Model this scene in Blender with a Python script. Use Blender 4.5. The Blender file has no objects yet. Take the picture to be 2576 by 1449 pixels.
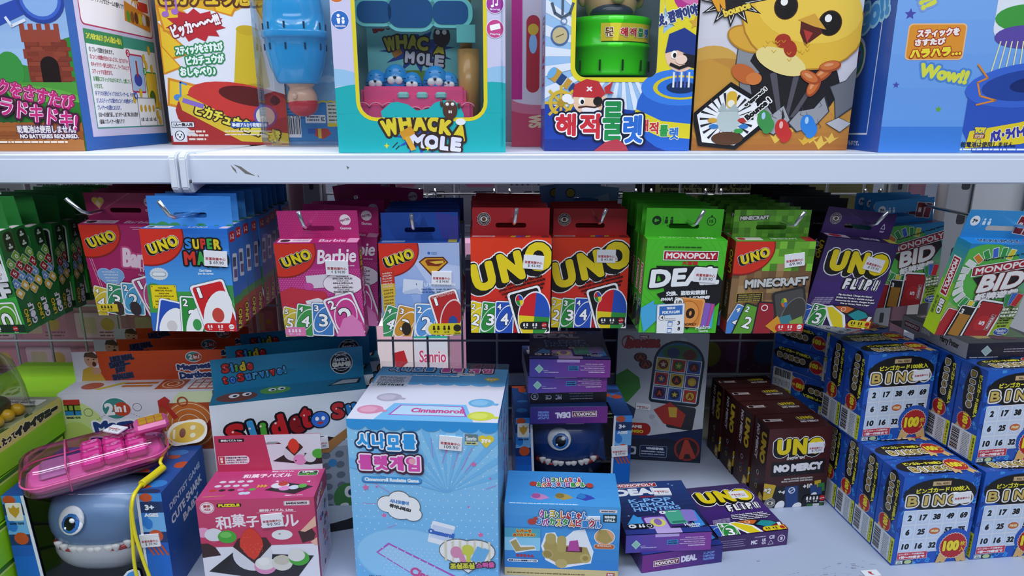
import bpy, bmesh, math, random
import numpy as np
from mathutils import Vector, Matrix, Euler
from mathutils.geometry import tessellate_polygon
random.seed(7)
SC = bpy.context.scene
COL = SC.collection
R = math.radians
# ------------------------------------------------------------------ camera, world, lights, exposure
EYE = 1.08
FOC = 1700.0
PITCH = math.atan(440 / FOC)
cam = bpy.data.cameras.new('camera')
cam.sensor_width = 36.0
cam.lens = 36.0 * FOC / 2576
cam.clip_start = 0.02
co = bpy.data.objects.new('camera', cam)
COL.objects.link(co)
co.location = (0, 0, EYE)
co.rotation_euler = (math.pi / 2 - PITCH, 0, 0)
SC.camera = co
vs = SC.view_settings
vs.view_transform = 'Standard'
vs.look = 'None'
vs.gamma = 1
vs.use_curve_mapping = False
vs.exposure = 0.0
wd = bpy.data.worlds.new('shop_air')
SC.world = wd
wd.use_nodes = True
wd.node_tree.nodes['Background'].inputs[0].default_value = (0.62, 0.72, 1.0, 1)
wd.node_tree.nodes['Background'].inputs[1].default_value = 0.17


def lamp(name, loc, rot, sx, sy, power, colour):
    l = bpy.data.lights.new(name, 'AREA')
    l.shape = 'RECTANGLE'
    l.size = sx
    l.size_y = sy
    l.energy = power
    l.color = colour
    o = bpy.data.objects.new(name, l)
    COL.objects.link(o)
    o.location = loc
    o.rotation_euler = rot
    return o


lamp('ceiling_tube_light', (-0.2, 0.0, 2.7), (R(12), 0, 0), 3.2, 0.6, 50, (0.86, 0.92, 1.0))
lamp('ceiling_tube_light', (0.2, -1.7, 2.75), (R(40), 0, 0), 4.0, 0.5, 43, (0.86, 0.92, 1.0))
lamp('ceiling_tube_light', (-0.1, 1.75, 2.75), (R(10), 0, 0), 3.2, 0.5, 110, (1.0, 0.96, 0.95))


# ------------------------------------------------------------------ measuring helpers: a sight line met with a real plane
def ray(px, py):
    a, b = (px - 1288) / FOC, (724.5 - py) / FOC
    c, s = math.cos(PITCH), math.sin(PITCH)
    return a, c + b * s, -s + b * c


def at(px, py, y):
    a, b, c = ray(px, py)
    t = y / b
    return Vector((a * t, y, EYE + c * t))


def atz(px, py, z):
    a, b, c = ray(px, py)
    t = (z - EYE) / c
    return Vector((a * t, b * t, z))


# ------------------------------------------------------------------ materials
_lin = {}


def lin(h):
    if isinstance(h, tuple):
        return h
    if h not in _lin:
        s = h if len(h) == 6 else ''.join(c * 2 for c in h)
        v = [int(s[i:i + 2], 16) / 255 for i in (0, 2, 4)]
        _lin[h] = tuple(c / 12.92 if c <= .04045 else ((c + .055) / 1.055) ** 2.4 for c in v)
    return _lin[h]


def principled(name, rough=.45, metal=0.0, coat=0.0, col=None, ink=False, trans=0.0, alpha=1.0, noise=0.0, scale=60, ior=1.45, sub=0):
    m = bpy.data.materials.new(name)
    m.use_nodes = True
    nt = m.node_tree
    b = nt.nodes['Principled BSDF']
    b.inputs['Roughness'].default_value = rough
    b.inputs['Metallic'].default_value = metal
    b.inputs['Coat Weight'].default_value = coat
    b.inputs['Transmission Weight'].default_value = trans
    b.inputs['Alpha'].default_value = alpha
    b.inputs['IOR'].default_value = ior
    if col:
        b.inputs['Base Color'].default_value = (*lin(col), 1)
    if ink:
        a = nt.nodes.new('ShaderNodeAttribute')
        a.attribute_name = 'ink'
        nt.links.new(a.outputs['Color'], b.inputs['Base Color'])
    if noise:
        tc = nt.nodes.new('ShaderNodeTexCoord')
        n = nt.nodes.new('ShaderNodeTexNoise')
        n.inputs['Scale'].default_value = scale
        n.inputs['Detail'].default_value = 3
        nt.links.new(tc.outputs['Object'], n.inputs['Vector'])
        mp = nt.nodes.new('ShaderNodeMapRange')
        mp.inputs['To Min'].default_value = max(0, rough - noise)
        mp.inputs['To Max'].default_value = rough + noise
        nt.links.new(n.outputs['Fac'], mp.inputs['Value'])
        nt.links.new(mp.outputs['Result'], b.inputs['Roughness'])
        bp = nt.nodes.new('ShaderNodeBump')
        bp.inputs['Strength'].default_value = .04
        bp.inputs['Distance'].default_value = .001
        nt.links.new(n.outputs['Fac'], bp.inputs['Height'])
        nt.links.new(bp.outputs['Normal'], b.inputs['Normal'])
    return m


def clear_film(name, tint='ffffff', gloss=.12, rough=.06):
    m = bpy.data.materials.new(name)
    m.use_nodes = True
    nt = m.node_tree
    out = nt.nodes['Material Output']
    nt.nodes.remove(nt.nodes['Principled BSDF'])
    t = nt.nodes.new('ShaderNodeBsdfTransparent')
    t.inputs[0].default_value = (*lin(tint), 1)
    g = nt.nodes.new('ShaderNodeBsdfGlossy')
    g.inputs['Roughness'].default_value = rough
    f = nt.nodes.new('ShaderNodeFresnel')
    f.inputs[0].default_value = 1.4
    ad = nt.nodes.new('ShaderNodeMath')
    ad.operation = 'MULTIPLY_ADD'
    ad.inputs[1].default_value = .55
    ad.inputs[2].default_value = gloss * .3
    nt.links.new(f.outputs[0], ad.inputs[0])
    mx = nt.nodes.new('ShaderNodeMixShader')
    nt.links.new(ad.outputs[0], mx.inputs[0])
    nt.links.new(t.outputs[0], mx.inputs[1])
    nt.links.new(g.outputs[0], mx.inputs[2])
    nt.links.new(mx.outputs[0], out.inputs[0])
    return m


M_CARD = principled('printed_card', .42, coat=.12, ink=True, noise=.08, scale=90)
M_PLAS = principled('coloured_plastic', .3, coat=.2, ink=True, noise=.05, scale=30)
M_PAPER = principled('sticker_paper', .6, ink=True, noise=.05, scale=120)
M_STEEL = principled('chromed_wire', .2, metal=1.0, col='d8dce2', noise=.06, scale=40)
M_WIRE = principled('white_coated_wire', .45, col='c9ccd4', noise=.06, scale=50)
M_SHELF = principled('powder_coated_steel', .42, col='d4dbe8', noise=.1, scale=120)
M_POST = principled('grey_painted_post', .5, col='b9bcc4', noise=.08, scale=60)
M_FILM = clear_film('clear_window_film')
M_CLEAR = clear_film('clear_blister', gloss=.3)


# ------------------------------------------------------------------ printing: flat shapes laid on a face, units of 1/100 face width, y down
_glyph = {}


def glyphs(s):
    if s not in _glyph:
        cu = bpy.data.curves.new('type', 'FONT')
        cu.body = s
        cu.resolution_u = 3
        o = bpy.data.objects.new('type', cu)
        COL.objects.link(o)
        bpy.context.view_layer.update()
        me = bpy.data.meshes.new_from_object(o.evaluated_get(bpy.context.evaluated_depsgraph_get()))
        bpy.data.objects.remove(o)
        bpy.data.curves.remove(cu)
        me.calc_loop_triangles()
        v = np.zeros(len(me.vertices) * 3)
        me.vertices.foreach_get('co', v)
        v = v.reshape(-1, 3)[:, :2]
        t = np.zeros(len(me.loop_triangles) * 3, dtype=np.int32)
        me.loop_triangles.foreach_get('vertices', t)
        bpy.data.meshes.remove(me)
        t = v[t.reshape(-1, 3)]
        lo, hi = v.min(0), v.max(0)
        t = (t - (lo + hi) / 2) / np.maximum(hi - lo, 1e-6)
        t[:, :, 1] *= -1
        _glyph[s] = t
    return _glyph[s]


_edge = {}


def outline(s):
    """boundary edges of a piece of type, in its own -.5 .. .5 box"""
    if s not in _edge:
        t = glyphs(s)
        key = np.round(t * 1e5).astype(np.int64)
        seen = {}
        for a in range(len(t)):
            for i in range(3):
                p, q = tuple(key[a, i]), tuple(key[a, (i + 1) % 3])
                k = (p, q) if p < q else (q, p)
                seen[k] = seen.get(k, 0) + 1
        e = [k for k, n in seen.items() if n == 1]
        _edge[s] = np.array(e, float).reshape(-1, 2, 2) / 1e5
    return _edge[s]


def stroke(e, r):
    """edges (n,2,2) thickened by r each side with round joins"""
    d = e[:, 1] - e[:, 0]
    l = np.maximum(np.hypot(d[:, 0], d[:, 1]), 1e-9)
    n = np.stack([-d[:, 1], d[:, 0]], 1) / l[:, None] * r
    a, b, c, f = e[:, 0] + n, e[:, 1] + n, e[:, 1] - n, e[:, 0] - n
    quads = np.concatenate([np.stack([a, b, c], 1), np.stack([a, c, f], 1)])
    p = np.unique(np.round(e.reshape(-1, 2), 4), axis=0)
    m = 8
    ang = 2 * math.pi * np.arange(m) / m
    o = np.stack([np.cos(ang), np.sin(ang)], 1) * r
    fans = [np.stack([p + o[0], p + o[i], p + o[i + 1]], 1) for i in range(1, m - 1)]
    return np.concatenate([quads] + fans)


def clip_tris(t, W, H):
    inside = ((t[:, :, 0] >= 0) & (t[:, :, 0] <= W) & (t[:, :, 1] >= 0) & (t[:, :, 1] <= H)).all(1)
    out = [t[inside]]
    extra = []
    for tri in t[~inside]:
        p = [tuple(q) for q in tri]
        for ax, lim, sg in ((0, 0, 1), (0, W, -1), (1, 0, 1), (1, H, -1)):
            q = []
            for i in range(len(p)):
                a, b = p[i - 1], p[i]
                da, db = sg * (a[ax] - lim), sg * (b[ax] - lim)
                if (da < 0) != (db < 0):
                    u = da / (da - db)
                    q.append((a[0] + u * (b[0] - a[0]), a[1] + u * (b[1] - a[1])))
                if db >= 0:
                    q.append(b)
            p = q
            if len(p) < 3:
                break
        for i in range(1, len(p) - 1):
            extra.append((p[0], p[i], p[i + 1]))
    if extra:
        out.append(np.array(extra))
    return np.concatenate(out) if out else t[:0]


def cut_convex(t, poly):
    """keep what lies outside a convex outline"""
    P = np.array(poly)
    lo, hi = P.min(0), P.max(0)
    tl, th = t.min(1), t.max(1)
    hit = (tl[:, 0] < hi[0]) & (th[:, 0] > lo[0]) & (tl[:, 1] < hi[1]) & (th[:, 1] > lo[1])
    out = [t[~hit]]
    area = sum(P[i - 1][0] * P[i][1] - P[i][0] * P[i - 1][1] for i in range(len(P)))
    sg = 1 if area > 0 else -1
    new = []
    for tri in t[hit]:
        rest = [tuple(q) for q in tri]
        for i in range(len(P)):
            a, b = P[i - 1], P[i]
            nx, ny = -(b[1] - a[1]) * sg, (b[0] - a[0]) * sg
            ins, outs = [], []
            for j in range(len(rest)):
                p, q = rest[j - 1], rest[j]
                dp = (p[0] - a[0]) * nx + (p[1] - a[1]) * ny
                dq = (q[0] - a[0]) * nx + (q[1] - a[1]) * ny
                if (dp < 0) != (dq < 0):
                    u = dp / (dp - dq)
                    m = (p[0] + u * (q[0] - p[0]), p[1] + u * (q[1] - p[1]))
                    ins.append(m)
                    outs.append(m)
                (ins if dq >= 0 else outs).append(q)
            for j in range(1, len(outs) - 1):
                new.append((outs[0], outs[j], outs[j + 1]))
            rest = ins
            if len(rest) < 3:
                break
    if new:
        out.append(np.array(new))
    return np.concatenate(out)


class Art:
    def __init__(s, w, h):
        s.cuts = []
        s.vs = 1.0
        s.w, s.h, s.k = w, h, w / 100
        s.H = 100 * h / w
        s.e = []

    def add(s, tris, col, copies=None):
        tris = np.array(tris, float).reshape(-1, 3, 2)
        if s.vs != 1:
            tris[:, :, 1] = s.H - (s.H - tris[:, :, 1]) * s.vs
        lo, hi = tris.reshape(-1, 2).min(0), tris.reshape(-1, 2).max(0)
        if hi[0] < 0 or hi[1] < 0 or lo[0] > 100 or lo[1] > s.H:
            return s
        lay = 0
        for e in s.e:
            if e[3] > lay - 1 and e[1][0] < hi[0] and e[1][1] < hi[1] and e[2][0] > lo[0] and e[2][1] > lo[1]:
                lay = max(lay, e[3] + 1)
        s.e.append((tris, lo, hi, lay, lin(col), copies))
        return s

    def P(s, pts, col, holes=()):
        loops = [[Vector((x, y, 0)) for x, y in pts]] + [[Vector((x, y, 0)) for x, y in h] for h in holes]
        flat = [p for l in loops for p in l]
        return s.add([[(flat[i].x, flat[i].y) for i in t] for t in tessellate_polygon(loops)], col)

    def R(s, x0, y0, x1, y1, col, rot=0, sh=0):
        cx, cy = (x0 + x1) / 2, (y0 + y1) / 2
        q = [(x0 + sh, y0), (x1 + sh, y0), (x1 - sh, y1), (x0 - sh, y1)]
        q = turn(q, cx, cy, rot)
        return s.add([(q[0], q[1], q[2]), (q[0], q[2], q[3])], col)

    def bg(s, col):
        return s.R(0, 0, 100, s.H, col)

    def RR(s, x0, y0, x1, y1, r, col, rot=0, hole=None):
        p = turn(rr(x0, y0, x1, y1, r), (x0 + x1) / 2, (y0 + y1) / 2, rot)
        return s.P(p, col, [hole] if hole else ())

    def E(s, cx, cy, rx, ry, col, rot=0, n=24, a0=0, a1=360):
        p = [(cx + rx * math.cos(R(a0 + (a1 - a0) * i / n)), cy - ry * math.sin(R(a0 + (a1 - a0) * i / n))) for i in range(n + 1)]
        p = turn(p, cx, cy, rot)
        c = turn([(cx, cy)], cx, cy, rot)[0]
        return s.add([(c, p[i], p[i + 1]) for i in range(n)], col)

    def ring(s, cx, cy, r0, r1, col, n=28):
        t = []
        for i in range(n):
            a, b = 2 * math.pi * i / n, 2 * math.pi * (i + 1) / n
            p = [(cx + r * math.cos(x), cy + r * math.sin(x)) for x in (a, b) for r in (r0, r1)]
            t += [(p[0], p[1], p[3]), (p[0], p[3], p[2])]
        return s.add(t, col)

    def S(s, cx, cy, r0, r1, n, col, rot=0, sy=1.0):
        p = []
        for i in range(2 * n):
            r = r1 if i % 2 == 0 else r0
            a = math.pi * i / n + R(90 + rot)
            p.append((cx + r * math.cos(a), cy - r * math.sin(a) * sy))
        return s.add([((cx, cy), p[i], p[(i + 1) % (2 * n)]) for i in range(2 * n)], col)

    def L(s, pts, w, col):
        t = []
        for (x0, y0), (x1, y1) in zip(pts, pts[1:]):
            l = math.hypot(x1 - x0, y1 - y0) or 1
            dx, dy = -(y1 - y0) / l * w / 2, (x1 - x0) / l * w / 2
            ex, ey = (x1 - x0) / l * w / 4, (y1 - y0) / l * w / 4
            a, b, c, d = (x0 + dx - ex, y0 + dy - ey), (x1 + dx + ex, y1 + dy + ey), (x1 - dx + ex, y1 - dy + ey), (x0 - dx - ex, y0 - dy - ey)
            t += [(a, b, c), (a, c, d)]
        return s.add(t, col)

    def G(s, x0, y0, x1, y1, c0, c1, n=14, horiz=False):
        a, b = np.array(lin(c0)), np.array(lin(c1))
        for i in range(n):
            f = (i + .5) / n
            c = tuple(a + (b - a) * f)
            if horiz:
                s.R(x0 + (x1 - x0) * i / n, y0, x0 + (x1 - x0) * (i + 1) / n, y1, c)
            else:
                s.R(x0, y0 + (y1 - y0) * i / n, x1, y0 + (y1 - y0) * (i + 1) / n, c)
        return s

    def dots(s, x0, y0, x1, y1, step, r, col):
        t = []
        y, k = y0, 0
        while y < y1:
            x = x0 + (step / 2 if k % 2 else 0)
            while x < x1:
                p = [(x + r * math.cos(a * math.pi / 3), y + r * math.sin(a * math.pi / 3)) for a in range(6)]
                t += [(p[0], p[1], p[2]), (p[0], p[2], p[3]), (p[0], p[3], p[4]), (p[0], p[4], p[5])]
                x += step
            y += step * .8
            k += 1
        return s.add(t, col)

    def T(s, txt, cx, cy, w, h, col, rot=0, b=0, ol=None, ow=1.0, sh=0, drop=None, fit=True):
        b *= .62
        ow *= .9
        t = glyphs(txt) * (max(w - 2 * b, .1), max(h - 2 * b, .1))
        if sh:
            t[:, :, 0] -= t[:, :, 1] * sh
        a = R(rot)
        m = np.array([[math.cos(a), -math.sin(a)], [math.sin(a), math.cos(a)]])
        t = t @ m + (cx, cy)

        e = outline(txt) * (max(w - 2 * b, .1), max(h - 2 * b, .1))
        if sh:
            e[:, :, 0] -= e[:, :, 1] * sh
        e = e @ m + (cx, cy)

        def fat(r):
            return np.concatenate([t, stroke(e, r)]) if r > 0 else t
        if drop:
            dc, dx, dy, dw = drop
            f = fat(b + dw)
            g = stroke(e + (dx * .5, dy * .5), b + dw)
            sw = [f, f + (dx, dy), g]
            n = 5
            sw += [stroke(e + (dx * i / n, dy * i / n), b + dw) for i in range(1, n)] if max(abs(dx), abs(dy)) > 2 * (b + dw) else []
            s.add(np.concatenate(sw), dc, True)
        if ol:
            s.add(fat(b + ow), ol, True)
        return s.add(fat(b), col, b > 0)

    def lines(s, x0, y0, x1, n, lead, h, col, rag=.15):
        """rows of type too small to read"""
        for i in range(n):
            x = x0
            t = []
            end = x1 - random.random() * rag * (x1 - x0)
            while x < end:
                l = h * (1 + random.random() * 4)
                y = y0 + i * lead
                q = [(x, y), (min(x + l, end), y), (min(x + l, end), y + h), (x, y + h)]
                t += [(q[0], q[1], q[2]), (q[0], q[2], q[3])]
                x += l + h * .5
            if t:
                s.add(t, col)
        return s

    def bars(s, x0, y0, x1, y1, horiz=False, bgc='eee'):
        s.R(x0, y0, x1, y1, bgc)
        t = []
        lo, hi = (y0, y1) if horiz else (x0, x1)
        m = (hi - lo) * .08
        x = lo + m
        u = (hi - lo) / 60
        while x < hi - m:
            w = u * random.choice((1, 1, 2, 3))
            q = [(x, y0 + .1 * (y1 - y0)), (x + w, y0 + .1 * (y1 - y0)), (x + w, y0 + .85 * (y1 - y0)), (x, y0 + .85 * (y1 - y0))]
            if horiz:
                q = [(x0 + .1 * (x1 - x0), x), (x0 + .85 * (x1 - x0), x), (x0 + .85 * (x1 - x0), x + w), (x0 + .1 * (x1 - x0), x + w)]
            t += [(q[0], q[1], q[2]), (q[0], q[2], q[3])]
            x += w + u * random.choice((1, 1, 2))
        return s.add(t, '111')

    STEP = 7e-5

    def bake(s, O, ex, ey, n):
        """triangles in space and their colours; O top-left corner, ex right, ey down, n outward"""
        V, C = [], []
        for tris, lo, hi, lay, col, copies in s.e:
            t = tris
            if lo[0] < 0 or lo[1] < 0 or hi[0] > 100 or hi[1] > s.H:
                t = clip_tris(t, 100, s.H)
            for c in s.cuts:
                t = cut_convex(t, c)
            if len(t) == 0:
                continue
            z = np.full(len(t), s.STEP * (lay + 1.0))
            if copies:
                z += s.STEP * .85 * ((np.arange(len(t)) * .6180339887) % 1.0)
            p = t.reshape(-1, 2) * s.k
            V.append(np.outer(p[:, 0], ex) + np.outer(p[:, 1], ey) + np.array(O) + np.outer(np.repeat(z, 3), n))
            C.append(np.tile(col, (len(t), 1)))
        if not V:
            return np.zeros((0, 3)), np.zeros((0, 3))
        return np.concatenate(V), np.concatenate(C)


def turn(p, cx, cy, rot):
    if not rot:
        return p
    c, s = math.cos(R(rot)), math.sin(R(rot))
    return [(cx + (x - cx) * c + (y - cy) * s, cy - (x - cx) * s + (y - cy) * c) for x, y in p]


def rr(x0, y0, x1, y1, r, n=5):
    """rounded rectangle outline; r one radius or (tl, tr, br, bl)"""
    q = r if isinstance(r, tuple) else (r,) * 4
    p = []
    for (cx, cy, a, k) in ((x0, y0, 180, 0), (x1, y0, 90, 1), (x1, y1, 0, 2), (x0, y1, -90, 3)):
        k = q[k]
        if k <= 0:
            p.append((cx, cy))
            continue
        mx, my = cx + (k if cx == x0 else -k), cy + (k if cy == y0 else -k)
        for i in range(n + 1):
            t = R(a - 90 * i / n)
            p.append((mx + k * math.cos(t), my - k * math.sin(t)))
    return p


# ------------------------------------------------------------------ meshes and objects
def link(name, me, mat, parent=None, loc=None, rot=None):
    o = bpy.data.objects.new(name, me)
    COL.objects.link(o)
    if mat and not me.materials:
        me.materials.append(mat)
    if parent:
        o.parent = parent
    if loc is not None:
        o.location = loc
    if rot is not None:
        o.rotation_euler = rot
    return o


def ink_mesh(bm, prints=(), col=None, facecol=None):
    """mesh from a bmesh plus printed triangles, with one colour per face in the attribute 'ink'"""
    bm.verts.ensure_lookup_table()
    bv = np.array([v.co[:] for v in bm.verts]).reshape(-1, 3)
    for i, v in enumerate(bm.verts):
        v.index = i
    polys = [[v.index for v in f.verts] for f in bm.faces]
    fc = [lin(facecol(f)) if facecol else lin(col) for f in bm.faces]
    smooth = [f.smooth for f in bm.faces]
    bm.free()
    V, C = [bv], [np.array(fc).reshape(-1, 3)]
    nt = 0
    for v, c in prints:
        V.append(v)
        C.append(c)
        nt += len(c)
    V, C = np.concatenate(V), np.concatenate(C)
    me = bpy.data.meshes.new('print')
    me.vertices.add(len(V))
    me.vertices.foreach_set('co', V.astype(np.float32).ravel())
    loops = np.concatenate([np.array([i for p in polys for i in p], dtype=np.int32), np.arange(nt * 3, dtype=np.int32) + len(bv)])
    sizes = np.concatenate([np.array([len(p) for p in polys], dtype=np.int32), np.full(nt, 3, np.int32)])
    me.loops.add(len(loops))
    me.loops.foreach_set('vertex_index', loops)
    me.polygons.add(len(sizes))
    me.polygons.foreach_set('loop_start', np.concatenate([[0], np.cumsum(sizes)[:-1]]).astype(np.int32))
    sm = np.zeros(len(sizes), bool)
    sm[:len(smooth)] = smooth
    me.polygons.foreach_set('use_smooth', sm)
    at_ = me.attributes.new('ink', 'FLOAT_COLOR', 'CORNER')
    cc = np.ones((len(loops), 4), np.float32)
    cc[:, :3] = np.repeat(C, sizes, axis=0)
    at_.data.foreach_set('color', cc.ravel())
    me.update(calc_edges=True)
    return me


def box_bm(w, d, h, bev=.0007, x0=None, y0=0.0, z0=0.0):
    """carton: x centred unless x0 given, front at y0, bottom at z0"""
    bm = bmesh.new()
    bmesh.ops.create_cube(bm, size=1)
    x0 = -w / 2 if x0 is None else x0
    for v in bm.verts:
        v.co = Vector((x0 + (v.co.x + .5) * w, y0 + (v.co.y + .5) * d, z0 + (v.co.z + .5) * h))
    if bev:
        bmesh.ops.bevel(bm, geom=bm.edges[:], offset=bev, segments=1, affect='EDGES')
    bm.normal_update()
    return bm


def face(f, w, d, h, x0=None, y0=0.0, z0=0.0):
    x0 = -w / 2 if x0 is None else x0
    x1, y1, z1 = x0 + w, y0 + d, z0 + h
    return {'F': ((x0, y0, z1), (1, 0, 0), (0, 0, -1), (0, -1, 0)),
            'K': ((x1, y1, z1), (-1, 0, 0), (0, 0, -1), (0, 1, 0)),
            'R': ((x1, y0, z1), (0, 1, 0), (0, 0, -1), (1, 0, 0)),
            'L': ((x0, y1, z1), (0, -1, 0), (0, 0, -1), (-1, 0, 0)),
            'T': ((x0, y1, z1), (1, 0, 0), (0, -1, 0), (0, 0, 1)),
            'B': ((x0, y0, z0), (1, 0, 0), (0, 1, 0), (0, 0, -1))}[f]


def side_of(f):
    n = f.normal
    a = max(range(3), key=lambda i: abs(n[i]))
    return (('L', 'R'), ('F', 'K'), ('B', 'T'))[a][n[a] > 0]


def carton_mesh(w, d, h, cols, arts=None, bev=.0007, **k):
    """cols: one colour or {face: colour, '*': other}"""
    bm = box_bm(w, d, h, bev, **k)
    fn = (lambda f: cols.get(side_of(f), cols.get('*'))) if isinstance(cols, dict) else None
    pr = [a.bake(*face(s, w, d, h, **k)) for s, a in (arts or {}).items()]
    return ink_mesh(bm, pr, None if fn else cols, fn)


def thing(name, label, cat, loc=(0, 0, 0), rot=(0, 0, 0), group=None):
    o = bpy.data.objects.new(name, None)
    o.empty_display_size = .02
    COL.objects.link(o)
    o.location = loc
    o.rotation_euler = rot
    tag(o, label, cat, group)
    return o


def tag(o, label, cat, group=None, kind=None):
    o['label'] = label
    o['category'] = cat
    if group:
        o['group'] = group
    if kind:
        o['kind'] = kind
    return o


def struct(o, label):
    o['kind'] = 'structure'
    o['label'] = label
    return o


def dup(src, loc, rot, label, group=None, skip=()):
    r = src.copy()
    COL.objects.link(r)
    r.location = loc
    r.rotation_euler = rot
    r['label'] = label
    if group:
        r['group'] = group
    for ch in src.children:
        if ch.name.split('.')[0] in skip:
            continue
        c = ch.copy()
        COL.objects.link(c)
        c.parent = r
        for g in ch.children:
            q = g.copy()
            COL.objects.link(q)
            q.parent = c
    return r


def panel_mesh(outer, holes, thick, col, art=None, mk=None):
    """upright sheet in the xz plane (y=0 front, thickness towards +y); outlines in metres, z up"""
    bm = bmesh.new()
    loops = [[Vector((x, 0, z)) for x, z in outer]] + [[Vector((x, 0, z)) for x, z in h] for h in holes]
    tri = tessellate_polygon([[Vector((p.x, p.z, 0)) for p in l] for l in loops])
    flat = [p for l in loops for p in l]
    f = [bm.verts.new(p) for p in flat]
    k = [bm.verts.new(p + Vector((0, thick, 0))) for p in flat]
    for a, b, c in tri:
        bm.faces.new((f[a], f[b], f[c]))
        bm.faces.new((k[c], k[b], k[a]))
    i0 = 0
    for l in loops:
        n = len(l)
        for i in range(n):
            a, b = i0 + i, i0 + (i + 1) % n
            try:
                bm.faces.new((f[a], f[b], k[b], k[a]))
            except ValueError:
                pass
        i0 += n
    bmesh.ops.recalc_face_normals(bm, faces=bm.faces[:])
    pr = []
    if art is not None:
        x0 = min(p[0] for p in outer)
        z1 = max(p[1] for p in outer)
        art.cuts += [[((x - x0) / art.k, (z1 - z) / art.k) for x, z in h] for h in holes]
        pr = [art.bake((x0, 0, z1), (1, 0, 0), (0, 0, -1), (0, -1, 0))]
    return ink_mesh(bm, pr, col)


def tube_bm(pts, r, seg=8, bm=None, caps=True):
    bm = bm or bmesh.new()
    pts = [Vector(p) for p in pts]
    rings = []
    up = Vector((.13, .21, .97))
    for i, p in enumerate(pts):
        t = (pts[min(i + 1, len(pts) - 1)] - pts[max(i - 1, 0)]).normalized()
        s = t.cross(up)
        if s.length < .05:
            s = t.cross(Vector((1, 0, 0)))
        s.normalize()
        u = s.cross(t)
        q = r[i] if isinstance(r, (list, tuple)) else r
        rings.append([bm.verts.new(p + (s * math.cos(2 * math.pi * j / seg) + u * math.sin(2 * math.pi * j / seg)) * q) for j in range(seg)])
    for a, b in zip(rings, rings[1:]):
        for j in range(seg):
            f = bm.faces.new((a[j], a[(j + 1) % seg], b[(j + 1) % seg], b[j]))
            f.smooth = True
    if caps:
        bm.faces.new(rings[0][::-1])
        bm.faces.new(rings[-1])
    return bm


def lathe_bm(prof, seg=32, bm=None, centre=(0, 0, 0), sx=1, sy=1):
    """profile of (radius, z)"""
    bm = bm or bmesh.new()
    cx, cy, cz = centre
    rings = []
    for r, z in prof:
        if r < 1e-6:
            rings.append([bm.verts.new((cx, cy, cz + z))])
        else:
            rings.append([bm.verts.new((cx + sx * r * math.cos(2 * math.pi * j / seg), cy + sy * r * math.sin(2 * math.pi * j / seg), cz + z)) for j in range(seg)])
    for a, b in zip(rings, rings[1:]):
        for j in range(seg):
            k = (j + 1) % seg
            if len(a) == 1 and len(b) == 1:
                continue
            if len(a) == 1:
                f = bm.faces.new((a[0], b[k], b[j]))
            elif len(b) == 1:
                f = bm.faces.new((a[j], a[k], b[0]))
            else:
                f = bm.faces.new((a[j], a[k], b[k], b[j]))
            f.smooth = True
    bmesh.ops.recalc_face_normals(bm, faces=bm.faces[:])
    return bm


def ball_bm(c, rx, ry, rz, bm=None, seg=24, rot=None):
    bm2 = bm or bmesh.new()
    g = bmesh.ops.create_uvsphere(bm2, u_segments=seg, v_segments=seg // 2, radius=1)
    m = Matrix.Translation(c) @ (rot.to_matrix().to_4x4() if rot else Matrix()) @ Matrix.Diagonal((rx, ry, rz, 1))
    bmesh.ops.transform(bm2, matrix=m, verts=g['verts'])
    for v in g['verts']:
        for f in v.link_faces:
            f.smooth = True
    return bm2


def sticker(parent, frame, cx, cy, k, w, h, rot, price, red='致富商業中心', name='price_sticker'):
    """white price label stuck on a face; cx, cy in face units of size k metres, w, h in metres"""
    O, ex, ey, n = [Vector(v) for v in frame]
    a = Art(w, h)
    H = a.H
    a.RR(0, 0, 100, H, 3, 'e9e9ee')
    a.T(red, 50, H * .52, 86, H * .2, 'b8323c', b=.5)
    if price:
        a.T(price, 54, H * .77, 62, H * .22, '6b6b72', b=.4)
    bm = box_bm(w, .0016, h, 0)
    me = ink_mesh(bm, [a.bake(*face('F', w, .0016, h))], 'e9e9ee')
    o = link(name, me, M_PAPER, parent)
    m = Matrix((ex, -n, -ey)).transposed()
    c = O + ex * cx * k + ey * cy * k + n * .0019
    m4 = Matrix.Translation(c) @ m.to_4x4() @ Matrix.Rotation(R(-rot), 4, 'Y') @ Matrix.Translation((0, 0, -h / 2))
    o.matrix_local = m4
    o['label'] = 'white price sticker with red characters'
    return o
# ------------------------------------------------------------------ the setting: floor, shelving bays, wire grids
DECK = 0.50
TOP = EYE - 0.0454
GRID = 1.15
JOIN = -0.377
END = 0.69


def flat(name, x0, x1, y0, y1, z, col, label):
    bm = bmesh.new()
    bm.faces.new([bm.verts.new(p) for p in ((x0, y0, z), (x1, y0, z), (x1, y1, z), (x0, y1, z))])
    return struct(link(name, ink_mesh(bm, (), col), M_FLOOR), label)


M_FLOOR = principled('vinyl_floor', .35, ink=True, noise=.1, scale=8)
flat('floor', -3, 3, -2.6, 4.2, 0, '9c9a97', 'grey vinyl shop floor in the aisle')


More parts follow.
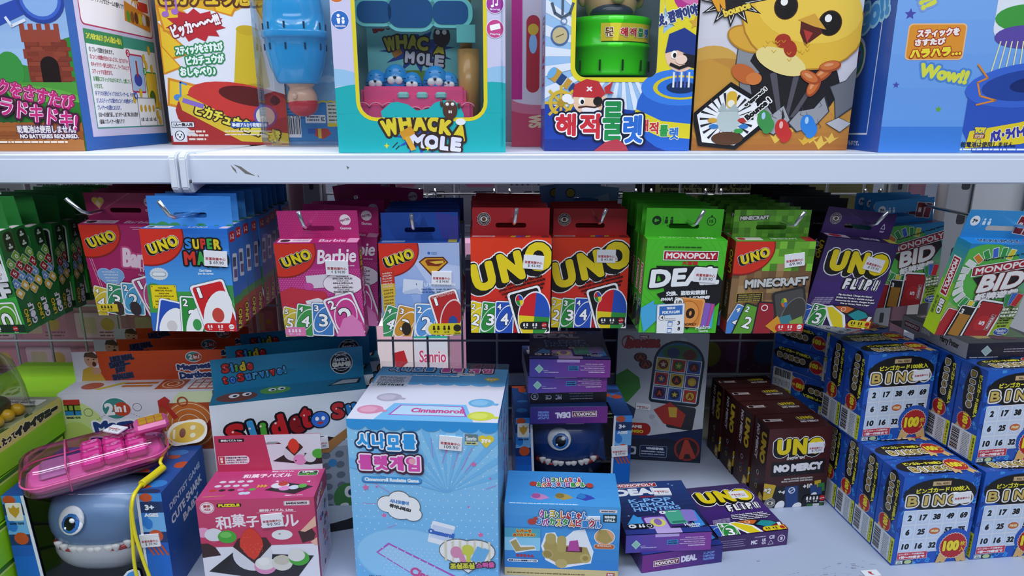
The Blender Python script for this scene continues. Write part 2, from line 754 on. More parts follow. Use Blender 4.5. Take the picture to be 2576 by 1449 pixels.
def shelf_top(name, label, x0, x1, y0, y1, z, lip, scr=None, mat=None):
    """steel shelf: tray with folded front lip as parts"""
    t = thing(name, label, 'shelf', ((x0 + x1) / 2, y0, z))
    w = x1 - x0
    tr = box_bm(w - .004, y1 - y0 - .012, .012, .0015, y0=.012, z0=-.012)
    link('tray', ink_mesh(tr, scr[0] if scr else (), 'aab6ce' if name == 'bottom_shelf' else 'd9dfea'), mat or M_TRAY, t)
    bm = bmesh.new()
    prof = [(.016, 0), (.003, 0), (.0006, -.0012), (.0006, -.0048), (0, -.006), (0, -lip + .002), (.002, -lip), (.010, -lip), (.010, -lip + .0015), (.0035, -lip + .0015), (.0035, -.006), (.016, -.0015)]
    a = [bm.verts.new((-w / 2 + .002, y, q)) for y, q in prof]
    b = [bm.verts.new((w / 2 - .002, y, q)) for y, q in prof]
    n = len(prof)
    for i in range(n):
        bm.faces.new((a[i], a[(i + 1) % n], b[(i + 1) % n], b[i]))
    bm.faces.new(a[::-1])
    bm.faces.new(b)
    bmesh.ops.recalc_face_normals(bm, faces=bm.faces[:])
    link('front_lip', ink_mesh(bm, scr[1] if scr else (), 'd4dcec'), mat or M_TRAY, t)
    return t


M_TRAY = principled('white_powder_coat', .4, coat=.05, ink=True, noise=.1, scale=150)


def bracket(t, x, lip, deep=.05):
    """rounded steel end plate of a shelf, hooked at the front"""
    bm = bmesh.new()
    o = [(-.006, .0015), (-.009, -.004), (-.009, -lip - .004), (-.004, -lip - .010), (.006, -lip - .011), (.02, -lip - .006), (deep, -lip), (deep + .2, -.012), (deep + .2, -.003), (0, .003)]
    l = [bm.verts.new((x - .0045, y, q)) for y, q in o]
    r = [bm.verts.new((x + .0045, y, q)) for y, q in o]
    for i in range(len(o)):
        j = (i + 1) % len(o)
        bm.faces.new((l[i], l[j], r[j], r[i]))
    bm.faces.new(l)
    bm.faces.new(r[::-1])
    bmesh.ops.bevel(bm, geom=bm.edges[:], offset=.0014, segments=2, affect='EDGES')
    bmesh.ops.recalc_face_normals(bm, faces=bm.faces[:])
    link('end_bracket', ink_mesh(bm, (), 'dbe1ec'), M_TRAY, t)


LIP = .0335
scr = Art(1.063, LIP)
for p in ([(5.1, .75), (5.7, 1.2), (6.3, 1.75), (7.4, 2.0), (6.6, 1.55), (5.9, 1.0)], [(4.8, .8), (5.3, 1.3), (5.4, 1.75), (5.0, 1.25)], [(7.6, 1.85), (7.75, 2.05), (7.65, 2.15)], [(17.2, .9), (17.5, 1.1), (17.3, 1.3)]):
    scr.P(p, '77746f')
sl = scr.bake((-1.063 / 2, 0, -.003), (1, 0, 0), (0, 0, -1), (0, -1, 0))
us_r = shelf_top('upper_shelf', 'long white steel shelf with scratched front lip under the boxed toys', JOIN + .007, END, .78, 1.125, TOP, LIP, ((), [sl]))
us_l = shelf_top('upper_shelf', 'white steel shelf with plain front lip in the neighbouring bay at left', JOIN - 1.065, JOIN - .007, .78, 1.125, TOP, LIP)
bracket(us_r, -(END - JOIN - .007) / 2 - .001, LIP)
bracket(us_l, 1.058 / 2 + .0015, LIP)
b3 = box_bm(.002, .004, .004, .0008, x0=-(END - JOIN - .007) / 2 + .0045, y0=-.0095, z0=-LIP + .002)
link('locking_pin', ink_mesh(b3, (), '57585c'), M_TRAY, us_r)

sc = Art(1.055, .42)
random.seed(11)
for cx, cy, n, wdt in ((61, 36.4, 46, 9), (66, 37.2, 40, 10), (72, 35.6, 26, 8), (79, 34, 20, 7), (58, 33, 14, 5), (84, 36.8, 30, 9)):
    for _ in range(n):
        x, y = cx + random.gauss(0, wdt / 2.4), cy + random.gauss(0, .35)
        l = random.random() * .7 + .06
        sc.R(x, y, x + l, y + random.random() * .07 + .03, random.choice(('8d93a0', '6d7380', 'a5acb9')), random.gauss(4, 6))
for x, y, l in ((63, 37.9, 5), (60.2, 37.0, 3.2), (70, 38.2, 6.5), (66, 33.0, .4)):
    sc.R(x, y, x + l, y + .09, '5d626c', 2.5)
sd = sc.bake((-1.055 / 2, .532, 0), (1, 0, 0), (0, -1, 0), (0, 0, 1))
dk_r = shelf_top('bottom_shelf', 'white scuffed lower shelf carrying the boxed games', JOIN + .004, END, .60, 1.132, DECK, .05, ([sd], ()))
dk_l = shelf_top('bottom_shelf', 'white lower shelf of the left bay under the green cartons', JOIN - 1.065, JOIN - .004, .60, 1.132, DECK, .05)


def grid_panel(label, x0, x1, z0, z1, first):
    t = thing('wire_grid_panel', label, 'wire grid', ((x0 + x1) / 2, GRID, z0))
    bm = bmesh.new()
    w = x1 - x0
    n = int(w / .0625)
    for i in range(n + 1):
        x = -w / 2 + first + i * .0625
        if x < w / 2:
            tube_bm([(x, .004, 0), (x, .004, z1 - z0)], .0021, 6, bm)
    q = EYE - .133 - z0
    z = q
    while z > 0:
        tube_bm([(-w / 2, 0, z), (w / 2, 0, z)], .0021, 6, bm)
        z -= .0655
    z = q + .0655
    while z < z1 - z0:
        tube_bm([(-w / 2, 0, z), (w / 2, 0, z)], .0021, 6, bm)
        z += .0655
    link('wire_lattice', bm_to(bm), M_WIRE, t)
    for x in (-w / 2, w / 2):
        link('side_rail', bm_to(tube_bm([(x, .002, 0), (x, .002, z1 - z0)], .004, 8)), M_WIRE, t)


def bm_to(bm):
    me = bpy.data.meshes.new('form')
    bm.to_mesh(me)
    bm.free()
    return me


grid_panel('white wire grid behind the card games in the main bay', -.318, .632, DECK - .05, 1.6, .041)
grid_panel('white wire grid behind the green card games in the left bay', -1.36, -.412, DECK - .05, 1.6, .03)
for x, w, c, lb in ((-.396, .026, '9fa1a8', 'narrow grey upright post at the left of the bay joint'), (-.336, .03, 'a3a5ac', 'wide grey upright post at the right of the bay joint'),
                    (.650, .03, 'a0a2a9', 'grey upright post at the right end of the main bay'), (.76, .06, 'a0a2a9', 'broad grey upright post at the start of the next bay')):
    t = thing('upright_post', lb, 'post', (x, GRID - .012, 0))
    bm = box_bm(w, .03, 1.75, .002)
    sl_ = Art(w, 1.75)
    for i in range(30):
        sl_.RR(38, 100 * 1.75 / w * (i + .3) / 30, 62, 100 * 1.75 / w * (i + .62) / 30, 8, '3a3b40')
    link('post_body', ink_mesh(bm, [sl_.bake(*face('F', w, .03, 1.75))], c), M_TRAY, t)
for x, w, lb in ((-.367, .044, 'pink pillar seen between the two posts'), (.705, .03, 'pink pillar seen beyond the right post')):
    tag(link('pillar', ink_mesh(box_bm(w, .03, 1.75, .002), (), '8a6474'), M_TRAY, None, (x, GRID + .03, 0)), lb, 'pillar')

t = thing('back_panel', 'grey steel panel closing the back of the upper shelf', 'panel', (.16, GRID - .022, TOP))
link('sheet', carton_mesh(1.05, .002, .5, '8d919c'), M_TRAY, t)
t = thing('back_panel', 'grey steel panel behind the upper shelf of the left bay', 'panel', (-.92, GRID - .022, TOP))
link('sheet', carton_mesh(1.0, .002, .5, '8d919c'), M_TRAY, t)
# ------------------------------------------------------------------ goods and shelves of the next aisle, seen through the wire grid
def backing(name, label, cat, x0, x1, z0, z1, col, fn=None, y=GRID + .035, d=.05):
    w, h = x1 - x0, z1 - z0
    a = Art(w, h)
    a.bg(col)
    if fn:
        fn(a)
    t = thing(name, label, cat, ((x0 + x1) / 2, y, z0))
    link('carton', carton_mesh(w, d, h, col, {'F': a}), M_CARD, t)
    return t


bs = shelf_top('rear_shelf', 'far side shelf carrying pink cartons behind the grid, left part', -1.4, -.33, GRID + .02, GRID + .34, EYE - .47, .02)
bs = shelf_top('rear_shelf', 'far side shelf carrying dark purple cartons behind the grid, right part', -.088, 1.1, GRID + .02, GRID + .34, EYE - .47, .02)
bs = shelf_top('rear_shelf', 'upper shelf of the far side behind the top of the grid', -1.4, 1.1, GRID + .02, GRID + .34, EYE - .19, .02)
bs = shelf_top('rear_shelf', 'lowest shelf of the far side behind the grid', -1.4, 1.1, GRID + .02, GRID + .34, DECK - .03, .02)
Z1, Z2 = EYE - .19, EYE - .47


def f_txt(a):
    a.lines(12, a.H * .38, 56, 1, 3, 3, '333')
    a.lines(8, a.H * .5, 90, 10, 3.4, 1.6, '555')


def f_tag(a):
    a.R(0, 0, 100, a.H * .35, 'cfd0d6')
    a.RR(6, a.H * .42, 22, a.H * .62, 2, 'e08fb0')
    a.RR(30, a.H * .1, 48, a.H * .6, 2, 'b9b6d4')
    a.dots(30, a.H * .1, 48, a.H * .6, 3, .7, '555')
    a.RR(52, a.H * .3, 68, a.H * .62, 2, 'd98aa5')
    a.E(80, a.H * .4, 6, 5, 'a8c4e4')
    for x in (10, 38, 60, 80):
        a.RR(x, a.H * .66, x + 14, a.H * .74, 1.5, '444').RR(x + .7, a.H * .66 + .7, x + 13.3, a.H * .74 - .7, 1.2, 'dcdce0')
        a.lines(x + 2, a.H * .685, x + 12, 1, 2, a.H * .03, '444')


def f_maker(a):
    a.T('Age: 3+', 9, a.H * .50, 10, 3.4, '222', b=.25)
    a.T('Manufacturer: Zhejiang Jiudeng Culture Creative Co., Ltd', 32, a.H * .615, 60, 3.6, '222', b=.25)
    a.T('Address: No. 3, Juxian Road, Industrial Park,', 28, a.H * .68, 52, 3.4, '222', b=.25)
    a.R(78, a.H * .34, 93, a.H * .40, '3a3433')
    a.R(78, a.H * .41, 93, a.H * .56, 'b9b6a4')
    a.ring(81.5, a.H * .485, 1.7, 2.2, '555')
    a.lines(85, a.H * .43, 92, 5, 1.5, .6, '666')


def f_pink(a):
    for i in range(4):
        for j in range(3):
            x, y = 4 + 24 * i, 4 + a.H * j / 3
            a.RR(x, y, x + 20, y + a.H * .24, 1, 'd8b3b6' if (i + j) % 2 else 'c9878f')
            a.RR(x + 2, y + 2, x + 9, y + a.H * .2, 1, 'c9b28c' if j else '9a6a55')
            a.E(x + 14, y + a.H * .11, 3, 3, 'c9a24a')
            a.lines(x + 10, y + a.H * .18, x + 19, 2, 1.5, .7, '8a5a5a')


backing('carton', 'pale grey carton with small print behind the green card games', 'carton', -.84, -.695, Z1, Z1 + .17, 'c6c6c9', f_txt)
backing('carton', 'pale grey carton with printed rows behind the pink card games', 'carton', -.69, -.53, Z1, Z1 + .165, 'c9c9cc', f_txt)
backing('carton', 'white back carton just left of the bay joint', 'carton', -.525, -.42, Z1, Z1 + .17, 'bdb9bb', f_txt)
backing('carton', 'grey carton at the far left behind the grid', 'carton', -1.1, -.85, Z1, Z1 + .16, 'a8a2a6', f_txt)
backing('gift_carton', 'white carton with pink and lilac panels behind the blue pack row', 'carton', -.305, -.105, Z1, Z1 + .17, 'c9c8d0', f_tag)
backing('gift_carton', 'white carton with pastel shapes behind the red card games', 'carton', -.10, .215, Z1, Z1 + .17, 'c2c3cf', f_tag)
backing('carton', 'dark carton edge beside the yellow printed carton', 'carton', .218, .247, Z1, Z1 + .17, '241d20')
backing('shipping_carton', 'olive yellow carton with maker and address printed in black', 'carton', .25, .63, Z1, Z1 + .175, '948c5c', f_maker)
backing('pink_carton', 'dull pink carton of small trinkets behind the orange dartboard boxes', 'carton', -1.02, -.60, Z2, Z2 + .2, 'b77d86', f_pink)
backing('pink_carton', 'pink trinket carton just left of the bay joint low behind the grid', 'carton', -.595, -.43, Z2, Z2 + .19, 'a87880', f_pink)


def f_teal(a):
    a.R(0, 0, 100, a.H * .45, '6d5a78')
    a.RR(12, a.H * .08, 46, a.H * .4, 3, '46756e').RR(52, a.H * .06, 92, a.H * .38, 3, '7a4d66')
    a.E(30, a.H * .22, 7, 5, 'c9707e')
    a.T('セット内容', 24, a.H * .62, 30, 6, 'b7a5c9', b=.3)
    a.E(60, a.H * .66, 5, 5, '3a3350').E(75, a.H * .66, 5, 5, '3a3350').RR(84, a.H * .6, 98, a.H * .7, 2, '2f6d70')


backing('play_set_box', 'dark purple play set carton low behind the red card games', 'carton', -.085, .085, Z2 - .0, Z2 + .215, '4f3d61', f_teal)
backing('play_set_box', 'violet carton hidden behind the stacked purple packs', 'carton', .09, .29, Z2, Z2 + .2, '54446a', f_teal)


def f_ball(a):
    for i in range(40):
        x, y = random.random() * 100, random.random() * a.H
        a.S(x, y, .3, .9, 4, 'caa9c4')
    for x, y, c in ((14, .42, '8f6d93'), (38, .36, '5f8a3c'), (66, .34, 'b3953c'), (30, .82, '8b8a35'), (84, .8, '3c5f86'), (56, .8, '7d4c70')):
        a.E(x, a.H * y, 11, 13, c)


random.seed(5)
backing('balloon_carton', 'plum carton with green and yellow ovals behind the brown game boxes', 'carton', .31, .50, Z2 - .0, Z2 + .20, '6b3f55', f_ball)
backing('carton', 'orange brown carton edge beside the plum carton', 'carton', .505, .60, Z2, Z2 + .19, '7a5230')
for x0, x1, c, lb in ((-1.1, -.75, '5a4a6a', 'dull violet carton on the lowest far shelf, left end'), (-.74, -.43, '74506a', 'mauve carton on the lowest far shelf beside the joint'),
                      (-.10, -.02, '4a4a72', 'slate blue carton on the lowest far shelf'), (-.01, .30, '3d3558', 'dark indigo carton on the lowest far shelf'), (.31, .63, '8d8a80', 'beige grey carton on the lowest far shelf')):
    backing('carton', lb, 'carton', x0, x1, DECK - .03, DECK + .08, c)

# across the far aisle, under its own lamp
far = shelf_top('far_aisle_shelf', 'pale shelf across the next aisle', -1.6, 1.4, 2.35, 2.7, EYE - 1.0, .03)


def f_red(a):
    a.R(0, 0, 100, a.H * .25, 'f3c3d4')
    a.P([(40, a.H * .45), (75, a.H * .4), (85, a.H * .6), (52, a.H * .75)], 'c2202a')


def f_sanr(a):
    a.G(0, 0, 100, a.H, 'd9f0fb', 'f7dcec', 8)
    a.R(0, 0, 100, a.H * .12, 'e02aa0')
    a.R(0, a.H * .12, 100, a.H * .2, '2fb9a0')
    a.T('Sanrio', 55, a.H * .5, 80, a.H * .2, 'd5477f', b=1.2, ol='fff', ow=2)


backing('pink_toy_box', 'pale box with a red block across the next aisle', 'toy box', -.50, -.37, EYE - 1.0, EYE - .76, 'f2e6ea', f_red, 2.38, .1)
backing('pink_toy_box', 'bright pink and white box across the next aisle', 'toy box', -.365, -.24, EYE - 1.0, EYE - .76, 'f5e9f1', f_sanr, 2.38, .1)
for x0, x1, c, lb in ((-1.4, -.96, 'd9c7d2', 'pale mauve box across the next aisle'), (-.94, -.51, 'c7d2e0', 'pale blue box across the next aisle'), (-.23, .5, 'b98aa7', 'rose box across the next aisle'), (.52, 1.2, 'b7c7d2', 'grey blue box across the next aisle')):
    backing('toy_box', lb, 'toy box', x0, x1, EYE - 1.0, EYE - .45, c, None, 2.38, .1)
# ------------------------------------------------------------------ shared printing marks
def uno(a, cx, cy, s, rot=14, rise=11, sh=.0, thick=1.0, col='e8cf1d'):
    """the big three-letter mark: yellow letters, black block shadow, white outline; s = whole width"""
    k = s / 94
    lets = []
    for ch, dx, dy, w, h in (('U', -31, rise, 27, 33), ('N', 0, 0, 28, 34), ('O', 31, -rise, 31, 34)):
        lets.append((ch, cx + dx * k, cy + dy * k, w * k, h * k))
    b = 3.6 * k * thick
    c = b * .62
    for ch, x, y, w, h in lets:
        a.T(ch, x, y, w + 2 * c, h + 2 * c, 'f4f4f6', rot, b=b + 3.6 * k, drop=('f4f4f6', -5 * k, 4.5 * k, .1), sh=sh)
    for ch, x, y, w, h in lets:
        a.T(ch, x, y, w + c, h + c, '131313', rot, b=b + 1.4 * k, drop=('131313', -5 * k, 4.5 * k, .1), sh=sh)
    for ch, x, y, w, h in lets:
        a.T(ch, x, y, w, h, col, rot, b=b, sh=sh)
    return a


def card(a, cx, cy, w, h, rot, col, dig='', dc='fff', edge='f3f3f5', oval='f3f3f5'):
    def q(u, v):
        return turn([(cx + u * w, cy + v * h)], cx, cy, rot)[0]
    a.RR(cx - w / 2, cy - h / 2, cx + w / 2, cy + h / 2, w * .1, '3a3a44', rot)
    a.RR(cx - w / 2 + .4, cy - h / 2 + .4, cx + w / 2 - .4, cy + h / 2 - .4, w * .1, edge, rot)
    m = w * .07
    a.RR(cx - w / 2 + m, cy - h / 2 + m, cx + w / 2 - m, cy + h / 2 - m, w * .07, col, rot)
    if oval:
        a.E(cx, cy, w * .36, h * .42, oval, rot - 24)
        a.E(cx, cy, w * .33, h * .38, col, rot - 24)
    if dig:
        x, y = q(-.27, -.33)
        k = .45 if dig == '1' else 1
        a.T(dig, x, y, w * .2 * k, w * .3, dc, rot, b=w * .02, ol='222', ow=w * .02)
        x, y = q(.02, .02)
        a.T(dig, x, y, w * .4 * k, w * .62, dc, rot, b=w * .03, ol='222', ow=w * .03)


def eye(a, cx, cy, r, fg='e8e4e0', bgc='17171b'):
    a.E(cx, cy, r, r, fg)
    a.E(cx, cy, r * .95, r * .95, bgc)
    a.ring(cx, cy, r * .62, r * .67, fg)
    for i in range(24):
        t = 2 * math.pi * i / 24
        a.E(cx + r * .8 * math.cos(t), cy + r * .8 * math.sin(t), r * .06, r * .06, fg, n=6)
    p = [(cx + r * .55 * math.cos(R(180 - x)), cy - r * .42 * math.sin(R(x * 1.0)) * 1.0) for x in range(0, 181, 20)]
    p += [(cx + r * .55 * math.cos(R(x)), cy + r * .42 * math.sin(R(x))) for x in range(20, 180, 20)]
    a.P(p, fg)
    a.E(cx, cy, r * .3, r * .3, bgc)
    a.E(cx, cy, r * .2, r * .2, '8a6a3a')
    a.E(cx, cy, r * .1, r * .1, bgc)


def pill(a, x0, y0, x1, y1, col, fg='f2f2f2', dot='c8202a', icons=True):
    h = y1 - y0
    a.RR(x0, y0, x1, y1, (h / 2, 0, 0, h / 2), col)
    n = (x1 - x0) / 3.1
    for i, t in enumerate(('7+', '2-10')):
        x = x0 + h * .55 + n * (i + .12)
        for dx in (-.14, .14):
            a.E(x + dx * h * 1.3, y0 + h * .28, h * .09, h * .09, fg, n=10)
            a.R(x + dx * h * 1.3 - h * .1, y0 + h * .36, x + dx * h * 1.3 + h * .1, y0 + h * .56, fg)
        a.T(t, x, y0 + h * .75, h * .42, h * .2, fg, b=h * .012)
    if dot:
        x = x0 + h * .4 + n * 2.3
        a.S(x, y0 + h * .42, h * .3, h * .33, 16, dot)
        a.T('MATTEL', x, y0 + h * .42, h * .5, h * .12, fg if dot != 'f0f0f0' else 'b23', 12, b=h * .01)
        a.T('Games', x, y0 + h * .86, h * .5, h * .14, fg, b=h * .01)


def disc_mark(a, cx, cy, r, bgc='e9d9df', fg='b0256c', sub='e9d9df'):
    a.S(cx, cy, r * .93, r, 22, bgc)
    a.T('MATTEL', cx, cy, r * 1.7, r * .42, fg, 14, b=r * .03)
    if sub:
        a.T('Games', cx, cy + r * 1.5, r * 1.9, r * .5, sub, b=r * .03)


def corner_logo(a, s=1.0):
    """the quarter-round red corner with the small mark"""
    a.E(8, 8, 42, 36, '8d1f1c', n=40)
    a.E(8, 8, 40.5, 34, 'd3301f', n=40)
    uno(a, 25, 18.5, 36, 18, 11, thick=.95)


def mono(a, cx, cy, w, h, rot=0, fill='c3202f'):
    a.R(cx - w / 2, cy - h / 2, cx + w / 2, cy + h / 2, 'f4f0f0', rot)
    a.R(cx - w / 2 + .08 * h, cy - h / 2 + .08 * h, cx + w / 2 - .08 * h, cy + h / 2 - .08 * h, '30161a', rot)
    a.R(cx - w / 2 + .14 * h, cy - h / 2 + .14 * h, cx + w / 2 - .14 * h, cy + h / 2 - .14 * h, fill, rot)
    a.T('MONOPOLY', cx, cy, w * .9, h * .62, 'f7f2f2', rot, b=h * .05)


def hasbro(a, cx, cy, w, col, rot=4, sub='Gaming', ring=None):
    if ring:
        a.E(cx, cy, w * .62, w * .34, ring[0], rot)
        a.E(cx, cy, w * .58, w * .31, ring[1], rot)
    a.T('Hasbro', cx, cy - w * .1, w * .85, w * .26, col, rot, b=w * .012)
    a.T(sub, cx + w * .05, cy + w * .14, w * .55, w * .17, col, rot, b=w * .01)


# ------------------------------------------------------------------ hanging card games
PW, PH, PT, TABH = .098, .12, .0215, .034


def make_pack(name, label, base, front, tab, side=None, top=None, tabcol=None, group=None, price=None, thick=PT, PW=PW, PH=PH, TABH=TABH, end=None):
    """hang-tab carton: parts carton, hang_tab and price_sticker; origin at the middle of the front bottom edge"""
    t = thing(name, label, 'card game', group=group)
    A = {'F': Art(PW, PH)}
    A['F'].bg(base)
    front(A['F'])
    if side:
        A['R'], A['L'] = Art(thick, PH), Art(thick, PH)
        side(A['R'])
        side(A['L'])
    if end:
        A['B'] = Art(PW, thick)
        end(A['B'])
    A['T'] = Art(PW, thick)
    A['T'].bg(base)
    (top or std_top)(A['T'])
    link('carton', carton_mesh(PW, thick, PH, base, A), M_CARD, t)
    w = PW - .003
    o = [(x * w / 100 - w / 2, PH + TABH - y * w / 100) for x, y in rr(0, 0, 100, 100 * (TABH + .004) / w, (9, 9, 0, 0))]
    hz = PH + TABH * .36
    s = [(-.017, hz - .003), (.017, hz - .003), (.0188, hz - .0015), (.0188, hz + .0015), (.017, hz + .003), (-.017, hz + .003), (-.0188, hz + .0015), (-.0188, hz - .0015)]
    ta = Art(w, TABH + .004)
    tab(ta)
    o2 = link('hang_tab', panel_mesh(o, [s], .0007, tabcol or base, ta), M_CARD, t, (0, thick - .0009, 0))
    if price:
        p, cx, cy, sw, rot = price
        sticker(t, face('F', PW, thick, PH), cx, cy, PW / 100, sw, sw * .68, rot, p)
    return t


def std_top(a):
    a.R(2, a.H * .2, 32, a.H * .75, 'd9c9cf')
    a.E(8, a.H * .48, 4, a.H * .2, '222')
    a.lines(14, a.H * .32, 30, 2, 3.4, 1.4, '777')
    a.T('UNO', 62, a.H * .5, 22, 8, 'd8d0d4', b=.4)
    a.RR(88, a.H * .2, 98, a.H * .8, 2, 'd7b7c6')


# --- the red classic
def f_red_uno(a):
    a.G(0, 0, 100, a.H, 'e03c17', 'c81e26', 16)
    uno(a, 50, 36, 104, 13, 11.5, thick=1.25)
    for i, s in enumerate(('NOW WITH CUSTOMIZABLE WILD CARDS!', '¡AHORA CON COMODINES PERSONALIZABLES!', 'CONTIENT DES CARTES À PERSONNALISER!', 'AGORA, COM CARTAS CUSTOMIZÁVEIS!')):
        a.T(s, 63 + i * 1.2, 55 + i * 4.6, (54, 60, 56, 50)[i], 3.3, '1b0d0d', 15.5, b=.32)
    card(a, 6, 104, 24, 46, -14, 'e6cf20', '2')
    card(a, 24, 104, 25, 46, -6, '2d8f3c', '3')
    card(a, 42, 103, 25, 46, -2, '2450b4', '4')
    card(a, 74, 96, 43, 66, 16, '17171a', '', oval=None)
    a.E(80, 100, 21, 33, 'f2f2f4', -4)
    for c, a0 in (('2450b4', 0), ('cf2028', 90), ('e6cf20', 180), ('2d8f3c', 270)):
        a.E(80, 100, 19.6, 31, c, -4, 12, a0, a0 + 90)
    a.E(61, 79, 5.2, 8, 'f2f2f4', 10)
    for c, a0 in (('2450b4', 0), ('cf2028', 90), ('2d8f3c', 180), ('e6cf20', 270)):
        a.E(61, 79, 4.5, 7, c, 10, 6, a0, a0 + 90)
    pill(a, 62, 107, 98, 117.5, '1c1c20')


def t_red_uno(a):
    a.bg('b3242b')
    eye(a, 15, 15, 8.6)


def tp_red(a):
    a.R(2, a.H * .25, 30, a.H * .7, 'd8a8a8')
    a.lines(10, a.H * .36, 28, 2, 3, 1.2, '822')
    for i, c in enumerate(('d2b026', '2450b4', '8a2a7a', 'd7a83a')):
        a.R(50 + i * 6, a.H * .25, 56 + i * 6, a.H * .75, c, sh=1)
    a.RR(88, a.H * .2, 97, a.H * .8, 2, '6e1a22')


def s_red(a):
    a.bg('a91f25')
    a.T('UNO', 50, 150, 150, 60, 'd9c31c', 90, b=3, ol='151515', ow=6)


# --- pink fashion doll games (figures left out)
def doll_cards(a, digs, cols, y=103):
    for i, (d, c) in enumerate(zip(digs, cols)):
        card(a, (7, 27, 49, 78)[i], y - (0, 3, 4, 9)[i], (22, 25, 28, 40)[i], (42, 44, 46, 58)[i], (-16, -12, -4, 17)[i], c, d)


def f_barbie(a):
    a.G(0, 0, 100, a.H, 'a8246f', 'd23f96', 8)
    a.dots(0, 34, 100, a.H, 3.2, .75, 'e266ac')
    corner_logo(a)
    a.T('Barbie', 74, 16, 47, 18, 'f3e6ee', 3, b=.9, sh=.2)
    a.T('Card Game · Jeu de cartes', 82, 28.5, 24, 2.6, 'f0d8e6', b=.15)
    a.R(34, 40, 62, 57, 'd9cfd9', 4)
    a.E(36, 55, 6, 5, 'c9489a')
    a.E(78, 52, 24.5, 14.5, '7a1c52').E(78, 52, 24, 14, 'f0e6ee')
    a.P([(68, 63), (74, 65), (66, 70)], 'f0e6ee')
    for i, s in enumerate(('includes a', 'SPECIAL RULE!', 'incluí une', 'RÈGLE SPÉCIALE!', '¡incluye una', 'REGLA ESPECIAL!', 'incluí uma', 'REGRA ESPECIAL!')):
        a.T(s, 78, 42 + i * 2.9, 24 if i % 2 else 14, 2.3 if i % 2 else 1.9, '4a2a3c', b=.2 if i % 2 else .1)
    a.P([(0, 62), (14, 56), (34, 60), (56, 62), (60, 84), (0, 90)], 'c42f40')
    a.P([(30, 74), (46, 70), (60, 78), (58, 96), (34, 92)], 'e6e0ea')
    doll_cards(a, '5432', ('d2bd3a', '3d9a4a', '3f7fc4', 'cf3f8f'))
    a.P([(66, 118), (74, 98), (86, 92), (97, 104), (100, 122), (64, 122)], 'e583bd')
    pill(a, 0, 109, 26, 121.5, 'e77fb6', 'f8e6f0', None)


def t_barbie(a):
    a.bg('b5246f')
    a.dots(0, 0, 100, a.H, 3.2, .6, 'c8408a')
    disc_mark(a, 84, 12, 7.2, 'e7dbe2', '8f2a60', 'f0dce8')


def tp_pink(a):
    a.bg('a31f62')
    a.R(3, a.H * .2, 42, a.H * .8, 'ddc6d2')
    a.E(11, a.H * .5, 6, a.H * .24, '222')
    a.lines(20, a.H * .32, 40, 2, 4, 1.4, '8a6a7a')
    a.T('Barbie', 68, a.H * .5, 32, 11, 'e6b7d2', b=.5)
    a.RR(86, a.H * .1, 99, a.H * .9, 2, 'cf8fb2')


def s_pink(a):
    a.bg('9a1d5c')
    a.T('UNO', 50, 110, 110, 52, 'd9c31c', 90, b=3, ol='151515', ow=6)
    a.T('Barbie', 50, 300, 170, 60, 'e3c6d8', 90, b=2)


def f_movie(a):
    a.bg('a81f60')
    for q in (3, 5.5):
        a.L([(q + 60, q), (96 - q, q), (96 - q, 118)], .5, 'e5b8cf')
        a.L([(q, 30), (q + 8, 90)], .5, 'e5b8cf')
    corner_logo(a)
    a.T('Barbie', 70, 44, 48, 26, 'ecd2df', -4, b=2.2, ol='c8457f', ow=2.6, sh=.1)
    a.T('The Movie', 80, 60, 34, 6, 'e9c6d8', -6, b=.5)
    a.T('Card Game · Jeu de cartes', 80, 68, 38, 3, 'e9c6d8', -6, b=.2)
    for c, r in (('9fc0e6', 1), ('7ba6d8', .9)):
        a.E(19, 66, 9.5 * r, 9 * r, c).E(34, 66, 9.5 * r, 9 * r, c).P([(27 - 17 * r, 69), (27 + 17 * r, 69), (27, 69 + 21 * r)], c)
    for i in range(5):
        a.T(('includes a', 'SPECIAL RULE!', 'RÈGLE SPÉCIALE!', 'REGLA ESPECIAL!', 'REGRA!')[i], 27, 62 + i * 4, 20 - i * 2, 2, 'e4eef8', b=.15)
    doll_cards(a, '4321', ('d2bd3a', '2f8f62', '4aa0cc', 'b8457f'))
    for x, c in ((28, '3a2a2a'), (50, '332a30'), (80, 'd9a06a')):
        a.E(x, 112, 7, 10, c)
    pill(a, 2, 106, 27, 117, 'e0c52c', '2a2410', None)


def t_movie(a):
    a.bg('8f1d50')
    for c, r in (('c9829a', 1), ('d3b838', .8)):
        a.E(13.5, 10, 4.6 * r, 4.4 * r, c).E(20.5, 10, 4.6 * r, 4.4 * r, c).P([(17 - 8 * r, 11.5), (17 + 8 * r, 11.5), (17, 11.5 + 10 * r)], c)
    a.T('B', 17, 13, 4, 6, 'e8c8d4', b=.4)
    disc_mark(a, 82, 12, 7, 'd8c8d0', '8f2a60', 'd8c8d0')


